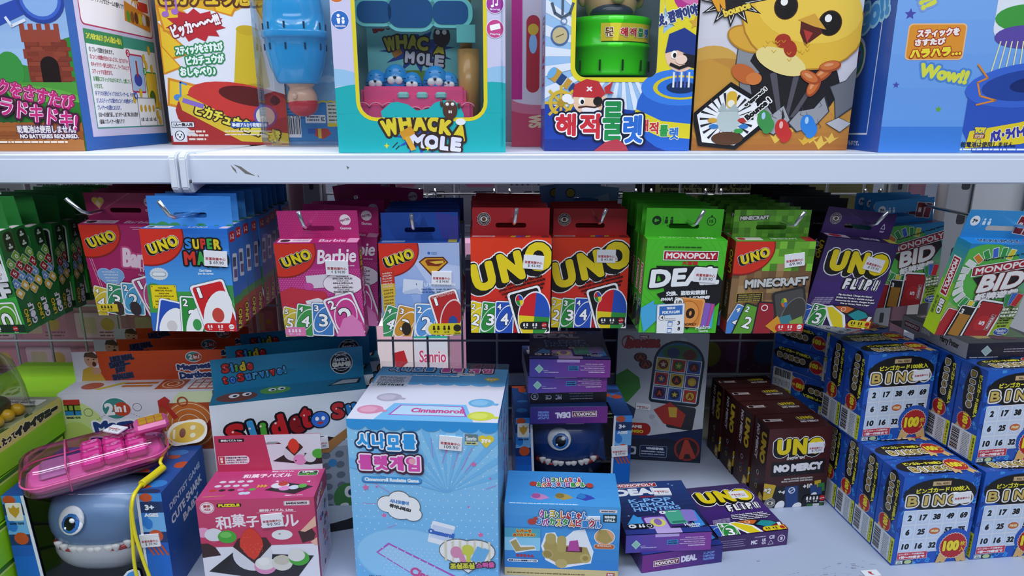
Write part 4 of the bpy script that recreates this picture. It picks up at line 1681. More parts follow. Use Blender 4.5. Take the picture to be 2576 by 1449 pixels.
def t_sky(a):
    a.G(0, 0, 100, a.H, '86b4e0', '5a94cc', 6)
    a.E(24, 14, 8, 8, '2a4a6a').E(24, 14, 6.4, 6.4, 'c9b84a')
    a.P([(60, 20), (84, 10), (90, 30)], 'b9d2ea')


ps = make_pack('card_game_pack', 'light blue card game pack showing its tilted tab above the red packs', '6aa0d6', f_super, t_sky, None, tp_super, '6aa0d6', 'light blue packs behind the red ones')
pose(ps, (.102, 1.0, .8215), 0, 4, -2)
dup(ps, (.106, 1.035, .8225), (0, R(-6), R(1)), 'light blue card game pack rearmost behind the red packs, tab tipped the other way', 'light blue packs behind the red ones')

# green deal game
p = make_pack('card_game_pack', 'bright green card game pack with a black arrow panel, frontmost of its row', '45b428', f_deal, t_deal, s_deal, tp_deal, '4fbf2e', 'bright green card games', ('$ 59.90', 77, 44, .0275, -3))
l, r = hung(p, (.2071, .8074, .8131), (4.6, 1.4, 2.9))
row(p, l, r, 8, .21, 'bright green card game pack, %s in the row right of the red packs', group='bright green card games', step=.027)
hook('hook through the bright green packs', (.2125, .785, .953), (.223, HZ), 0, tx=.008)

# block world game
p = make_pack('card_game_pack', 'brown and green block-pattern card game pack, frontmost of its row', '7a5a3c', f_mine, t_mine, s_mine, tp_mine, '4f8a28', 'block-pattern card games', ('69.90', 76, 24, .0245, 8))
l, r = hung(p, (.3185, .8157, .8106), (5.3, .2, 2.0))
row(p, l, r, 6, .325, 'block-pattern card game pack with green tab, %s on its hook', group='block-pattern card games', step=.034)
hook('hook through the block-pattern packs', (.330, .79, .951), (.341, HZ), 0, tx=.008)

# purple and black ones
p = make_pack('card_game_pack', 'purple card game pack with curling cards hanging tilted in front of black packs', '3a2a5c', f_flip, t_flip, s_flip, tp_flip, '40265f', None, ('$ 59.90', 74, 30, .0255, -8))
l, r = hung(p, (.4287, .8567, .8057), (7.4, 7.3, 5.6))
pb = make_pack('card_game_pack', 'black card game pack directly behind the purple pack on its hook', '17161c', f_black, t_black, None, None, '19181d', 'black card games')
lb, rb = hung(pb, (.405, .905, .815), (3, 2.0, 2.0))
row(pb, lb, rb, 6, .44, 'black card game pack, %s behind the tilted purple pack', group='black card games', step=.036)
hook('hook through the purple and black packs', (.449, .835, .945), (.478, HZ), 0, tx=.010)

# blue-green bid games, front one apart from the rest
p = make_pack('card_game_pack', 'blue to lime property card game pack hanging alone at the front of the last hook', '7fb83a', f_bid, t_bid, s_bid, tp_bid, '2f8fd0', 'blue to lime property card games')
pose(p, (.5641, .7908, .8158), 12.1, 2.9, 7.7)
p2 = dup(p, (0, 0, 0), (0, 0, 0), 'blue to lime property card game pack deeper on the last hook, past the purple pack', 'blue to lime property card games')
l, r = hung(p2, (.5822, .9596, .8056), (-.6, -3.3, 9.2))
row(p2, l, r, 4, .60, 'blue to lime property card game pack, %s of those deep on the last hook', jit=3, group='blue to lime property card games', step=.03)
hook('long hook crossing the gap between the blue to lime packs', (.59, .765, .953), (.612, HZ), 0, tx=.03)
# ------------------------------------------------------------------ cartons with a window
def slab(bm, x0, x1, y0, y1, z0, z1):
    g = bmesh.ops.create_cube(bm, size=1)
    for v in g['verts']:
        v.co = Vector((x0 + (v.co.x + .5) * (x1 - x0), y0 + (v.co.y + .5) * (y1 - y0), z0 + (v.co.z + .5) * (z1 - z0)))


def window_carton(parent, w, d, h, cols, arts, win, topcut=0.0, inner='2a2d36', th=.0012, film=True):
    """carton with a hole in the front (win: outline in front-art units, y down, convex); topcut: depth by which the hole runs over the top edge"""
    k = w / 100
    hole = [(-w / 2 + x * k, h - y * k) for x, y in win]
    bm = bmesh.new()
    slab(bm, -w / 2, -w / 2 + th, th, d, 0, h)
    slab(bm, w / 2 - th, w / 2, th, d, 0, h)
    slab(bm, -w / 2 + th, w / 2 - th, d - th, d, 0, h)
    slab(bm, -w / 2 + th, w / 2 - th, th, d - th, 0, th)
    x0, x1 = min(p[0] for p in hole), max(p[0] for p in hole)
    if topcut:
        slab(bm, -w / 2 + th, x0, th, topcut, h - th, h)
        slab(bm, x1, w / 2 - th, th, topcut, h - th, h)
        slab(bm, -w / 2 + th, w / 2 - th, topcut, d - th, h - th, h)
    else:
        slab(bm, -w / 2 + th, w / 2 - th, th, d - th, h - th, h)
    outer = [(-w / 2, 0), (w / 2, 0), (w / 2, h), (-w / 2, h)]
    if topcut:
        low = sorted([p for p in hole if p[1] < h - 1e-6], key=lambda p: -p[0])
        top = [(x1, h)] + [p for p in low] + [(x0, h)]
        outer = [(-w / 2, 0), (w / 2, 0), (w / 2, h)] + top + [(-w / 2, h)]
        loops = [outer]
    else:
        loops = [outer, hole]
    tri = tessellate_polygon([[Vector((x, z, 0)) for x, z in l] for l in loops])
    fl = [p for l in loops for p in l]
    f = [bm.verts.new((x, 0, z)) for x, z in fl]
    b = [bm.verts.new((x, th, z)) for x, z in fl]
    for t in tri:
        bm.faces.new([f[i] for i in t])
        bm.faces.new([b[i] for i in t][::-1])
    i0 = 0
    for l in loops:
        for i in range(len(l)):
            p, q = i0 + i, i0 + (i + 1) % len(l)
            bm.faces.new((f[p], f[q], b[q], b[p]))
        i0 += len(l)
    bmesh.ops.recalc_face_normals(bm, faces=bm.faces[:])
    if 'F' in arts:
        arts['F'].cuts.append(win)
    if topcut and 'T' in arts:
        xa, xb = min(p[0] for p in win), max(p[0] for p in win)
        hh = arts['T'].H
        arts['T'].cuts.append([(xa, hh - topcut / k), (xb, hh - topcut / k), (xb, hh + 5), (xa, hh + 5)])
    eps = 1e-5

    def fc(fa):
        c = fa.calc_center_median()
        s = side_of(fa)
        out = {'F': c.y < eps, 'K': c.y > d - eps, 'L': c.x < -w / 2 + eps, 'R': c.x > w / 2 - eps, 'T': c.z > h - eps, 'B': c.z < eps}[s]
        return (cols.get(s, cols['*']) if isinstance(cols, dict) else cols) if out else inner
    me = ink_mesh(bm, [a.bake(*face(s, w, d, h)) for s, a in arts.items()], None, fc)
    link('carton', me, M_CARD, parent)
    if film:
        fb = bmesh.new()
        lowz = min(p[1] for p in hole)
        pr = [(th + .0006, max(lowz - .003, th)), (th + .0006, h - th - .0004)]
        if topcut:
            pr = [(th + .0006, max(lowz - .003, th)), (th + .0006, h - .004), (th + .004, h - .0008), (topcut - .001, h - .0008)]
        xa, xb = max(x0 - .003, -w / 2 + th), min(x1 + .003, w / 2 - th)
        l = [fb.verts.new((xa, y, z)) for y, z in pr]
        r = [fb.verts.new((xb, y, z)) for y, z in pr]
        for i in range(len(pr) - 1):
            fb.faces.new((l[i], r[i], r[i + 1], l[i + 1])).smooth = True
        o = link('window_film', bm_to(fb), M_FILM, parent)
        o['label'] = 'clear plastic window'


def stand(name, label, cat, A, B, z, group=None, extra=0.0):
    """thing whose front bottom edge runs from A to B on the plane z; returns it and its width"""
    yaw = math.atan2(B.y - A.y, B.x - A.x)
    w = math.hypot(B.x - A.x, B.y - A.y)
    return thing(name, label, cat, ((A.x + B.x) / 2, (A.y + B.y) / 2, z + .0003), (0, 0, yaw), group), w


def inked(name, bm, col, parent, mat=None, fn=None, prints=()):
    return link(name, ink_mesh(bm, prints, col, fn), mat or M_PLAS, parent)


# ------------------------------------------------------------------ upper shelf, from the left
random.seed(2)
# castle game: front and long right side
w, d, h = .27, .215, .31
a = Art(w, h)
H = a.H
a.G(0, 0, 100, H - 30, '4f86d0', 'a9c9ea', 12)
a.E(72, H - 30, 16, 8, '3a8a3c').E(100, H - 33, 9, 16, '2f8a35').E(55, H - 28, 18, 8, '53a548').E(72, H - 35, 6, 8, '3a9440')
a.R(0, H - 30, 100, H, '4f9a3a')
a.E(70, H - 20, 34, 9, '62ad45').E(92, H - 14, 20, 8, '2f7a2e')
a.RR(80, H - 48, 98.5, H - 30, 1, '7d3626').R(79, H - 44, 97, H - 40, '8f4030').R(79, H - 52, 96, H - 47, '9a4634')
for i in range(5):
    a.R(79 + i * 3.7, H - 54.5, 81.2 + i * 3.7, H - 52, '9a4634')
for i in range(8):
    for j in range(3):
        a.R(80.5 + j * 6 + (i % 2) * 2, H - 47 + i * 2.1, 85.6 + j * 6 + (i % 2) * 2, H - 45.3 + i * 2.1, ('8a3d2c', '93442f', '7f3828')[(i + j) % 3])
a.RR(85.5, H - 41, 93.5, H - 30, (4, 4, 0, 0), '1d100e')
a.P([(44, H - 52), (84, H - 66), (86, H - 60), (48, H - 44)], '2f4fae')
a.E(90, H - 65, 10.5, 10.5, '2a469c').E(90, H - 65, 9, 9, '3f66c8').E(90, H - 65, 7.6, 7.6, '8fb4e6')
a.L([(74, H - 57), (76, H - 53.5), (82, H - 56)], 1.2, 'dfe6f6')
a.P([(30, H - 60), (92, H - 70), (93, H - 69), (30, H - 56)], 'd2b43a')
a.P([(50, H), (52, H - 36), (62, H - 38), (72, H - 20), (70, H)], '1f5a2c')
for y, o in ((H - 11, 0), (H - 7, 1.5), (H - 3.5, .6)):
    for i in range(14):
        a.E(60 + i * 3.4 + o, y, 2.6, 1.8, ('b0713a', 'a35f2e', '8f4f26')[int(y) % 3])
    a.R(60, y + .4, 100, y + 4, ('b0713a', 'a35f2e', '8f4f26')[int(y) % 3])
a.T('スティックをさすたび', 70.5, H - 27, 56, 7.4, 'f1c6dc', -13, b=.8, ol='8a1f56', ow=.5)
a.T('スティックをさすたび', 70.5, H - 27, 56, 7.4, 'cf2f7d', -13, b=.45)
a.T('ハラハラドキドキ!', 72, H - 18.6, 54, 8.2, 'f3e6ee', -13, b=.9, ol='4a1838', ow=1.1)
a.T('ハラハラドキドキ!', 72, H - 18.6, 54, 8.2, 'cf2f7d', -13, b=.4)
a.T('乾電池は使用しません。', 84, H - 9.6, 26, 3.4, 'f0e8e0', b=.15, ol='6a5a86', ow=.3)
a.T('NO BATTERIES REQUIRED.', 85, H - 6.4, 26, 2.2, 'f0e8e0', b=.15, ol='6a5a86', ow=.2)
a.lines(62, H - 4.4, 98, 1, 2, .8, 'f0e0d0')
s = Art(d, h)
K = s.H
s.bg('cfc9e4')
s.R(0, 0, 8.5, K, '1f63b4').R(0, K - 7.5, 100, K, '1f63b4')
s.RR(13, K - 134, 97, K - 70, 3, 'b8285a').RR(13.8, K - 133, 96.4, K - 70.8, 3, 'f1f0f4')
s.RR(20, K - 134, 60, K - 126, 1, 'b8352c')
s.lines(23, K - 132, 56, 1, 5, 3.4, 'f4e04a')
for i, t in enumerate(('① マリオチーム(味方)とクッパチーム(敵)に', '分かれ、ルイージチームは味方キャラクター、', 'クッパチームは敵キャラクターのスティック', 'を持ちます。', '② スティックを土管に順番にさしていき、', 'マリオ人形をジャンプさせたチームの勝ちです！')):
    s.T(t, 35 + (4 if i > 4 else 0), K - 121 + i * 6.4 + (3 if i > 3 else 0), (40, 40, 40, 12, 40, 50)[i], 3.2, '3a3a40', b=.12)
s.P([(62, K - 122), (92, K - 118), (93, K - 100), (60, K - 104)], 'd8cf2a')
for i, c in enumerate(('4f9a3a', 'd98aa0', 'd23a3a', 'c9c43a', '3f8a4a')):
    s.E(66 + i * 5.4, K - 112, 2.6, 4, c)
s.RR(60, K - 100, 74, K - 94, 1, '2f8a3f').RR(80, K - 92, 94, K - 86, 1, 'cf3a2a')
s.S(78, K - 96, 4, 9, 10, 'e8a82a')
s.T('VS', 78, K - 96, 9, 7, 'e8c82a', 6, b=1, ol='b0301f', ow=.8)
s.P([(64, K - 90), (96, K - 84), (94, K - 74), (62, K - 78)], 'd98a2a')
for i, c in enumerate(('5a9a3a', '8a5a2a', '6a3a2a', 'd8c02a', 'd0d0d0', '7a5a3a')):
    s.E(67 + i * 5, K - 81, 2.4, 3.6, c)
s.R(14, K - 68, 97, K - 12, '3f9a86').R(14.8, K - 61, 96.2, K - 12.8, 'f0f2f4')
s.RR(14, K - 68, 56, K - 60, 1, '1f8a58')
s.T('コインをあつめよう！(プレイ人数:2人〜数人)', 35, K - 64, 38, 4.4, 'e8ea4a', b=.3)
for i, (t, c, ww) in enumerate((('① プレイ回数を決めます。', '3a3a40', 26), ('② コインの枚数が分からないように、全てのスティック', 'c23a5a', 46), ('のキャラクター面を上向きにして、テーブルの上で', 'c23a5a', 42), ('スティックを混ぜます。', 'c23a5a', 22), ('③ 順番にスティックの山から1本とり、土管にさして', '4a9a4a', 44), ('いきます。', '4a9a4a', 9), ('④ マリオ人形をジャンプさせたプレイヤーは、その時に', '3a5ab0', 46), ('さしたスティックに描かれたコインの枚数がその', '3a5ab0', 42), ('プレイヤーの点数となります。', '3a5ab0', 26), ('①②〜④を繰り返し、全てのゲーム終了時に合計点数が', '3a3a40', 46), ('1番高いプレイヤーの勝ちです！', '3a3a40', 28))):
    s.T(t, 17 + ww / 2, K - 57 + i * 4.1, ww, 2.9, c, b=.12)
s.RR(60, K - 58, 78, K - 34, 1.5, 'c22f5a').RR(60.8, K - 57, 77.2, K - 35, 1, 'aac9ea')
s.E(69, K - 42, 5, 4, '3a4aa8').R(68, K - 54, 70, K - 44, 'b0342c')
s.RR(79, K - 48, 94, K - 24, 1, '3f9a3a').RR(79.8, K - 47, 93.4, K - 24.6, 1, 'e8c23a')
s.E(86, K - 31, 4, 5, '4a6a2a')
s.RR(64, K - 31, 88, K - 12.5, 1, '8a929a').RR(64.6, K - 30.4, 87.4, K - 13, 1, 'f2f2f2')
for i in range(4):
    s.E(68 + i * 5.5, K - 24, 1.6, 2.4, 'd8a82a')
    s.T('%d点' % (i + 1), 68 + i * 5.5, K - 17, 4, 2.6, '3a3a40', b=.15)
for x, y in ((61, K - 30), (70, K - 34), (80, K - 56), (82, K - 52), (89, K - 50), (90, K - 20), (92, K - 16), (94, K - 26), (88, K - 62)):
    s.E(x, y, 1.9, 3, 'd8a82a').E(x + .4, y, 1.4, 2.4, 'e8c23a')
for x, y, n, t in ((60, K - 58, 2, 'c22f5a'), (79, K - 48, 3, '3f9a3a'), (63, K - 32, 4, '3a5ab0')):
    s.E(x, y, 2.4, 2.4, t)
    s.T(str(n), x, y, 1.8, 3, 'fff', b=.2)
B = atz(219, 380, TOP)
yaw = R(1.5)
t = thing('boxed_game', 'boxed game with brick castle front and instructions on its side, far left of upper shelf', 'boxed game', (B.x - w / 2 * math.cos(yaw), B.y - w / 2 * math.sin(yaw), TOP + .0003), (0, 0, yaw))
link('carton', carton_mesh(w, d, h, '2a66b4', {'F': a, 'R': s}), M_CARD, t)

# yellow game
w, d, h = .172, .10, .29
a = Art(w, h)
a.bg('e3e4ea')
a.vs = .95
H = a.H
a.bg('e3e4ea')
a.P([(0, 0), (100, 0), (100, H - 112), (86, H - 122), (60, H - 110), (30, H - 116), (0, H - 104)], 'd8a31f')
for p in ([(0, H - 104), (26, H - 78), (0, H - 70)], [(0, H - 86), (16, H - 66), (0, H - 60)], [(3, H - 58), (26, H - 52), (18, H - 30), (0, H - 34)], [(0, H - 118), (24, H - 112), (20, H - 92), (4, H - 96)], [(44, H - 128), (70, H - 122), (62, H - 108), (48, H - 112)], [(76, H - 126), (100, H - 120), (100, H - 96), (88, H - 102)]):
    cx, cy = sum(x for x, y in p) / len(p), sum(y for x, y in p) / len(p)
    a.P(p, 'd98a1c').P([(cx + (x - cx) * .82, cy + (y - cy) * .82) for x, y in p], 'eec22c')
a.T('ピカチュウ危機一発', 60, H - 124, 112, 15, 'e2b92a', b=1.2, ol='5a2f14', ow=2)
a.S(31, H - 101, 18, 25, 11, 'b8242e', 0, .55)
a.T('ピッカ～～～!!!', 31, H - 101, 42, 11, 'f3eef0', 16, b=.8, ol='8a1f28', ow=1)
for i, (tx, x, y, ww) in enumerate((('スティックをさすたび', 32, H - 82, 40), ('ピカチュウが', 36, H - 73, 32), ('おしゃべり♪', 29, H - 63, 30))):
    a.T(tx, x, y, ww, 7.5, 'eef4ee', (6, 4, 2)[i], b=.7, ol='2a8a52', ow=1.3)
a.L([(9, H - 110), (9, H - 122), (17, H - 124), (17, H - 112)], 1.6, 'a06ac0').E(7.5, H - 110, 3, 2.4, 'a06ac0').E(15.5, H - 112, 3, 2.4, 'a06ac0')
a.L([(12, H - 42), (13, H - 54), (18, H - 52)], 1.6, '4a8ad0').E(9.5, H - 41, 3.4, 2.8, '4a8ad0')
a.P([(64, H - 96), (82, H - 98), (88, H - 50), (70, H - 44), (58, H - 52)], 'd2b427').E(73, H - 97, 9.2, 4, 'c9a823', -6).E(72, H - 48, 11, 4.5, 'b8961c', 10)
a.E(66, H - 24, 60, 27, 'a82a26', -6).E(62, H - 38, 44, 15, 'c9372f', -10).E(70, H - 42, 26, 8, '5a1512', -10)
a.R(0, H - 8, 100, H, 'a82a26')
a.P([(10, H - 40), (16, H - 44), (70, H - 14), (100, H - 10), (100, H - 1), (60, H - 3), (12, H - 30)], 'd8b82e')
a.T('ピカチュウ危機一発', 58, H - 19, 74, 11, 'e8d84a', -20, b=.9, ol='3a2a14', ow=1.3)
a.R(13, H - 38, 31, H - 34, '8a6ac0', -18)
a.ring(82, H - 25, 8, 10, '6a4a9a').E(82, H - 25, 8, 8, 'd9d6c2')
a.RR(1.5, H - 20, 21, H - 15.2, .5, '333').RR(1.9, H - 19.6, 20.6, H - 15.6, .5, 'e8e8ec')
a.T('1人～数人用', 11.3, H - 17.6, 16, 3, '222', b=.25)
a.RR(1.5, H - 13.4, 13.5, H - 2.6, .6, 'e8e8ec').E(7.5, H - 8, 4.2, 4.4, '26262a').E(7.5, H - 8, 3.4, 3.8, 'f0f0f0').E(6, H - 8.8, .6, .8, '222').E(9, H - 8.8, .6, .8, '222').E(7.5, H - 6.8, .9, .7, '222')
a.lines(15, H - 12.6, 32, 3, 3.4, 1.8, 'ead8c8')
a.R(52, H - 20, 84, H - 15, '2a5aa8')
a.T('単4形アルカリ乾電池1本', 68, H - 17.4, 30, 3.6, 'f0f2f6', b=.3)
a.lines(46, H - 12.5, 86, 2, 3, 1.2, 'e8d6c8')
A = atz(434, 364.5, TOP)
t, _ = stand('boxed_game', 'yellow and white boxed game with red printed barrel, left of the blue blister pack', 'boxed game', A, A + Vector((w, 0, 0)), TOP)
link('carton', carton_mesh(w, d, h, 'd8a31f', {'F': a}), M_CARD, t)

# blue barrel in a blister
w, h = .125, .30
A = atz(650, 370.5, TOP)
t = thing('blister_pack', 'clear blister pack with translucent blue barrel toy and upside down doll head', 'toy', (A.x + w * .5, A.y + .076, TOP + .0003))
t.scale = (.98, .77, 1.03)
a = Art(w, h)
H = a.H
a.G(0, 0, 100, H, 'a8d6ee', '7fc0e4', 6)
for y, c in ((H - 90, '8fcbe9'), (H - 72, 'b5def2'), (H - 58, '86c4e6')):
    for i in range(9):
        a.E(6 + i * 12, y, 8, 4, c)
for i in range(12):
    a.E(4 + i * 9, H - 46, 5, 3, 'd8c23a').E(4 + i * 9, H - 44, 5.2, 3, '2f7fbe')
a.R(0, H - 45, 100, H, '2f7fbe')
a.E(7, H - 92, 6, 10, '2a4a8a')
a.T('PL보험', 5.6, H - 92, 15, 2.6, 'f0f4fa', 90, b=.2).T('2억원 가입', 8.6, H - 92, 15, 2.6, 'f0f4fa', 90, b=.2)
a.RR(4, H - 78, 12, H - 43, .8, 'e9e9ee').R(12, H - 78, 15, H - 43, 'b8323c')
a.ring(8, H - 73, 2.2, 2.8, '444').ring(8, H - 66, 2.2, 2.8, '444')
a.lines(5, H - 61, 11, 9, 1.9, .8, '555')
a.T('MADE IN KOREA', 20, H - 60, 30, 3, '2a3a5a', -90, b=.25)
a.lines(8, H - 40, 42, 4, 3.2, 1.4, '1d4a7c')
a.bars(6, H - 32, 30, H - 8, False, 'e6e9ee')
a.T('8 809040 791608', 18, H - 31, 22, 2.6, '222', b=.15)
a.RR(36, H - 33, 60, H - 24, .6, 'dfe6ee').lines(38, H - 31.5, 54, 2, 3.4, 1.4, '444').T('KC', 57, H - 28.5, 4, 5, '333', b=.3)
a.R(62, H - 46, 100, H - 22, 'c9cfc0').lines(64, H - 44, 98, 5, 4, 1.5, '5a5a4a').R(62, H - 24, 100, H - 20, 'd8c02a')
a.P([(46, H - 18), (62, H - 18), (66, H - 12), (56, H - 6), (46, H - 10)], 'b83a2a').R(50, H - 18, 54, H - 7, 'd8b83a')
a.RR(38, H - 18, 47, H - 12, 1, '2a5ab0')
a.RR(74, H - 13, 94, H - 6, 2.4, 'f0e4e0')
a.T('Quppely', 84, H - 9.6, 16, 4, 'b8323c', 180, b=.3)
link('backing_card', carton_mesh(w, .0012, h, '86c4e6', {'F': a}, bev=0), M_CARD, t, (0, .0, 0))
M_BLUE = principled('translucent_blue_plastic', .15, coat=.3, col='2fb0f2', trans=.0, noise=.04, scale=20)
cx, cy = -.013, -.047
zc = .1425
prof = [(.0, -.061), (.027, -.060), (.030, -.057), (.0375, -.038), (.0415, -.018), (.0425, -.003), (.0445, -.003), (.0452, .0), (.0452, .004), (.0445, .0065), (.0425, .0065), (.042, .028), (.0385, .052), (.031, .072), (.018, .086), (0, .09)]
b = lathe_bm(prof, 40, None, (cx, cy, zc))
barrel = link('barrel', bm_to(b), M_BLUE, t)
b = bmesh.new()
for k in range(10):
    an = 2 * math.pi * (k + .35) / 10
    for zz, rr_ in ((-.014, .0421), (.012, .0425)):
        slab(b, cx + rr_ * math.cos(an) - .0011, cx + rr_ * math.cos(an) + .0011, cy + rr_ * math.sin(an) - .0011, cy + rr_ * math.sin(an) + .0011, zc + zz - .004, zc + zz + .004)
inked('sword_slots', b, '14405f', barrel)
b = ball_bm((cx + .004, cy, zc - .0805), .021, .02, .0215)
lathe_bm([(.02, -.0605), (.0165, -.064), (.016, -.070)], 20, b, (cx + .003, cy, zc))
hd = inked('doll_head', b, 'e0b296', t)
b = ball_bm((cx + .0045, cy, zc - .087), .0213, .0205, .0165)
inked('bandana', b, 'c4343c', hd)
b = ball_bm((cx - .002, cy - .0205, zc - .077), .004, .004, .004, None, 10)
inked('nose', b, 'e5bba2', hd)
b = bmesh.new()
for z0, z1, dx in ((.075, .115, 0), (.115, .21, .001), (.215, .25, -.001)):
    slab(b, .044 + dx, .057 + dx, -.03, -.012, z0, z1)
bmesh.ops.bevel(b, geom=b.edges[:], offset=.003, segments=2, affect='EDGES')
inked('sword_bundle', b, 'c02f35', t)
b = box_bm(w - .006, .098, h - .004, .006, y0=-.0985, z0=.001)
link('clear_blister', bm_to(b), M_CLEAR, t)


# mole game with the big window
A, B = atz(853, 385, TOP), atz(1272, 383.4, TOP)
t, w = stand('boxed_toy', 'turquoise and lilac window box holding a toy with blue moles and pink base', 'boxed toy', A, B, TOP)
d, h = .12, .30
a = Art(w, h)
H = a.H
a.bg('d3d0ec')
a.E(0, H - 34, 22, 14, '9cc9ea').E(98, H - 36, 20, 14, '9cc9ea').E(12, H - 26, 22, 12, 'd3d0ec', -12)
a.R(0, H - 32, 100, H, '1fb0b4')
a.E(10, H - 31, 26, 8, '1fb0b4', 8).E(92, H - 32, 20, 9, '1fb0b4')
win = [(14, 8), (87, 8)] + rr(14, H - 60, 87, H - 20.5, (0, 0, 9, 9))[2:]
a.P(rr(11.8, -5, 89.2, H - 18.4, (0, 0, 11, 11)), 'e8d62a')
lx = [(27, H - 20), (26, H - 24), (33, H - 26), (35, H - 29), (42, H - 29.5), (50, H - 26), (58, H - 29), (64, H - 30), (71, H - 29), (74, H - 26), (75, H - 20), (75, H - 6), (27, H - 6)]
a.S(50, H - 10, 8, 17, 13, '2a56b8', 10, .75)
for (tx, x0, y0, s_, st, rot) in (('WHACK A', 51, H - 15, 46, 10.5, 0),):
    for ch, dx, dy, ww, hh, r_ in (('W', -17, .2, 10, 10, 14), ('H', -8, -2, 7.5, 9.5, 8), ('A', .5, -2.4, 8, 9.5, 3), ('C', 8.6, -1.6, 7, 9, -4), ('K', 16, .2, 7.5, 9, -9), ('A', 24.4, 3.4, 8, 9, -14)):
        a.T(ch, x0 + dx - 3, y0 + dy, ww, hh, 'e6cf34', r_, b=1.25, ol='3a2a24', ow=1.5)
for ch, dx, ww in (('M', 0, 10), ('O', 8.6, 9), ('L', 16.4, 6), ('E', 23, 6.5)):
    a.T(ch, 47 + dx, H - 7 + dx * .1, ww, 8.4, 'e4e2f4', -6, b=1.3, ol='3a2a24', ow=1.4)
a.R(37, H - 14, 45, H - 9, 'd8962a', 30).P([(39, H - 9), (42, H - 10), (46, H - 2), (43, H - 1)], 'e0a83a')
a.E(33, H - 24, 4, 3, 'f0f0f4').E(36, H - 22.5, 3, 2.4, 'f0f0f4').E(73, H - 18, 3, 2, 'f0f0f4')
for x, y in ((28.5, H - 4), (53, H - 2.5), (71, H - 12)):
    a.S(x, y, .7, 1.8, 4, 'e8d62a')
a.L([(50, H - 30), (49.2, H - 26)], .5, '2a2420').L([(51.6, H - 30), (50.8, H - 26)], .5, '2a2420').L([(32, H - 3), (35, H - 6)], .5, '2a2420').L([(34, H - 2), (36, H - 4)], .5, '2a2420')
for x, y, c, t1 in ((4, H - 89, 'd9752f', 'Learning'), (5.2, H - 74.5, '2f6fc4', 'Interaction'), (94, H - 84, 'a83aa0', 'Song'), (94, H - 70.5, 'd0488f', 'Playing')):
    a.E(x, y, 5.3, 5.3, 'f0e8f4').E(x, y, 4.9, 4.9, c)
    a.T(t1, x, y + 3, 6, 1.3, 'f4eef6', b=.1)
a.T('A', 3, H - 91, 2, 2.6, 'fff', b=.4).T('B', 5.6, H - 90, 1.8, 2.4, 'fff', b=.4).T('C', 3.8, H - 88.2, 2, 2.4, 'fff', b=.4)
a.E(4.4, H - 77, .9, .9, 'fff').P([(3.3, H - 75.6), (5.5, H - 75.6), (5, H - 72.6), (3.8, H - 72.6)], 'fff').E(7, H - 75.4, .8, .8, 'fff').P([(6.1, H - 74.4), (7.9, H - 74.4), (7.6, H - 72.6), (6.4, H - 72.6)], 'fff')
a.L([(93, H - 83), (93, H - 86.4), (95.4, H - 87), (95.4, H - 83.8)], .5, 'fff').E(92.5, H - 82.8, .9, .7, 'fff').E(94.9, H - 83.6, .9, .7, 'fff')
a.RR(91, H - 73, 97, H - 70, .4, 'fff', 12)
sd = Art(d, h)
sd.bg('d3d0ec')
sd.R(0, sd.H - 60, 100, sd.H, '1fb0b4').E(30, sd.H - 62, 60, 14, '9cc9ea')
sd.T('S', 80, sd.H - 18, 12, 16, 'd0488f', b=2)
window_carton(t, w, d, h, {'*': 'd3d0ec', 'B': '1fb0b4'}, {'F': a, 'L': sd}, win, inner='a9d9dc')
# the cut-out title board standing over the window edge
bo = [((x - 50) * w / 100, h - y * w / 100) for x, y in [(27, H - 18), (26, H - 24), (32, H - 29), (36, H - 29.5), (42, H - 28), (47, H - 24.5), (54, H - 25.5), (58, H - 29), (63, H - 30.5), (69, H - 30.5), (73, H - 27), (75, H - 22), (75, H - 18)][::-1]]
tb = Art(.098, .03)
link('title_board', panel_mesh(bo, [], .001, '1fb0b4'), M_CARD, t, (0, -.0004, 0))
b = bmesh.new()
mz = h - (H - 25) * w / 100
ball_bm((.033, -.0012, mz), .0085, .001, .0115, b, 16)
ball_bm((.0235, -.0012, mz + .007), .002, .001, .004, b, 10)
ball_bm((.0435, -.0012, mz + .005), .002, .001, .004, b, 10)
mo = inked('printed_mole', b, '5a3a30', t)
b = bmesh.new()
for x in (.030, .036):
    ball_bm((x, -.0022, mz + .006), .0022, .0006, .002, b, 10)
slab(b, .0312, .0328, -.0028, -.002, mz - .004, mz - .001)
slab(b, .0334, .035, -.0028, -.002, mz - .004, mz - .001)
inked('eyes_and_teeth', b, 'eceae4', mo)
# the toy inside
y0 = .03
pa = Art(.118, .15)
q = pa.H
pa.G(0, 0, 100, q, '8fdfe2', '86dcd8', 4)
pa.E(50, q - 26, 48, 14, '6f9a3c').R(0, q - 24, 100, q, '5a8a34')
pa.T('BOOM!!', 22, q - 85, 32, 9, 'b8323c', 14, b=.9, ol='4a1a20', ow=.6)
pa.S(52, q - 61, 20, 40, 12, '2a4a9a', 5, .6)
for ch, dx, dy in (('W', 0, 2), ('H', 12, 0), ('A', 24, 0), ('C', 34, 1.5), ('A', 52, 7)):
    pa.T(ch, 24 + dx, q - 68 + dy, 12, 14, 'cfc034', 8 - dx * .4, b=1.6, ol='2a2020', ow=1.8)
for ch, dx in (('M', 0), ('O', 12), ('L', 22), ('E', 31)):
    pa.T(ch, 44 + dx, q - 53 + dx * .12, 10, 12, 'd8d8e6', -6, b=1.5, ol='2a2020', ow=1.6)
pa.E(78, q - 74, 9, 11, '3f2c28').E(74, q - 78, 2.4, 2.4, 'eee').E(81, q - 78, 2.4, 2.4, 'eee')
pa.R(26, q - 60, 36, q - 54, 'b87a2a', 30)
for x, c in ((16, '4a342c'), (64, '5a3a48'), (92, '6a3a30')):
    pa.E(x, q - 22, 8, 9, c)
b = box_bm(.118, .012, .15, .006, x0=-.069, y0=y0 + .045, z0=.05)
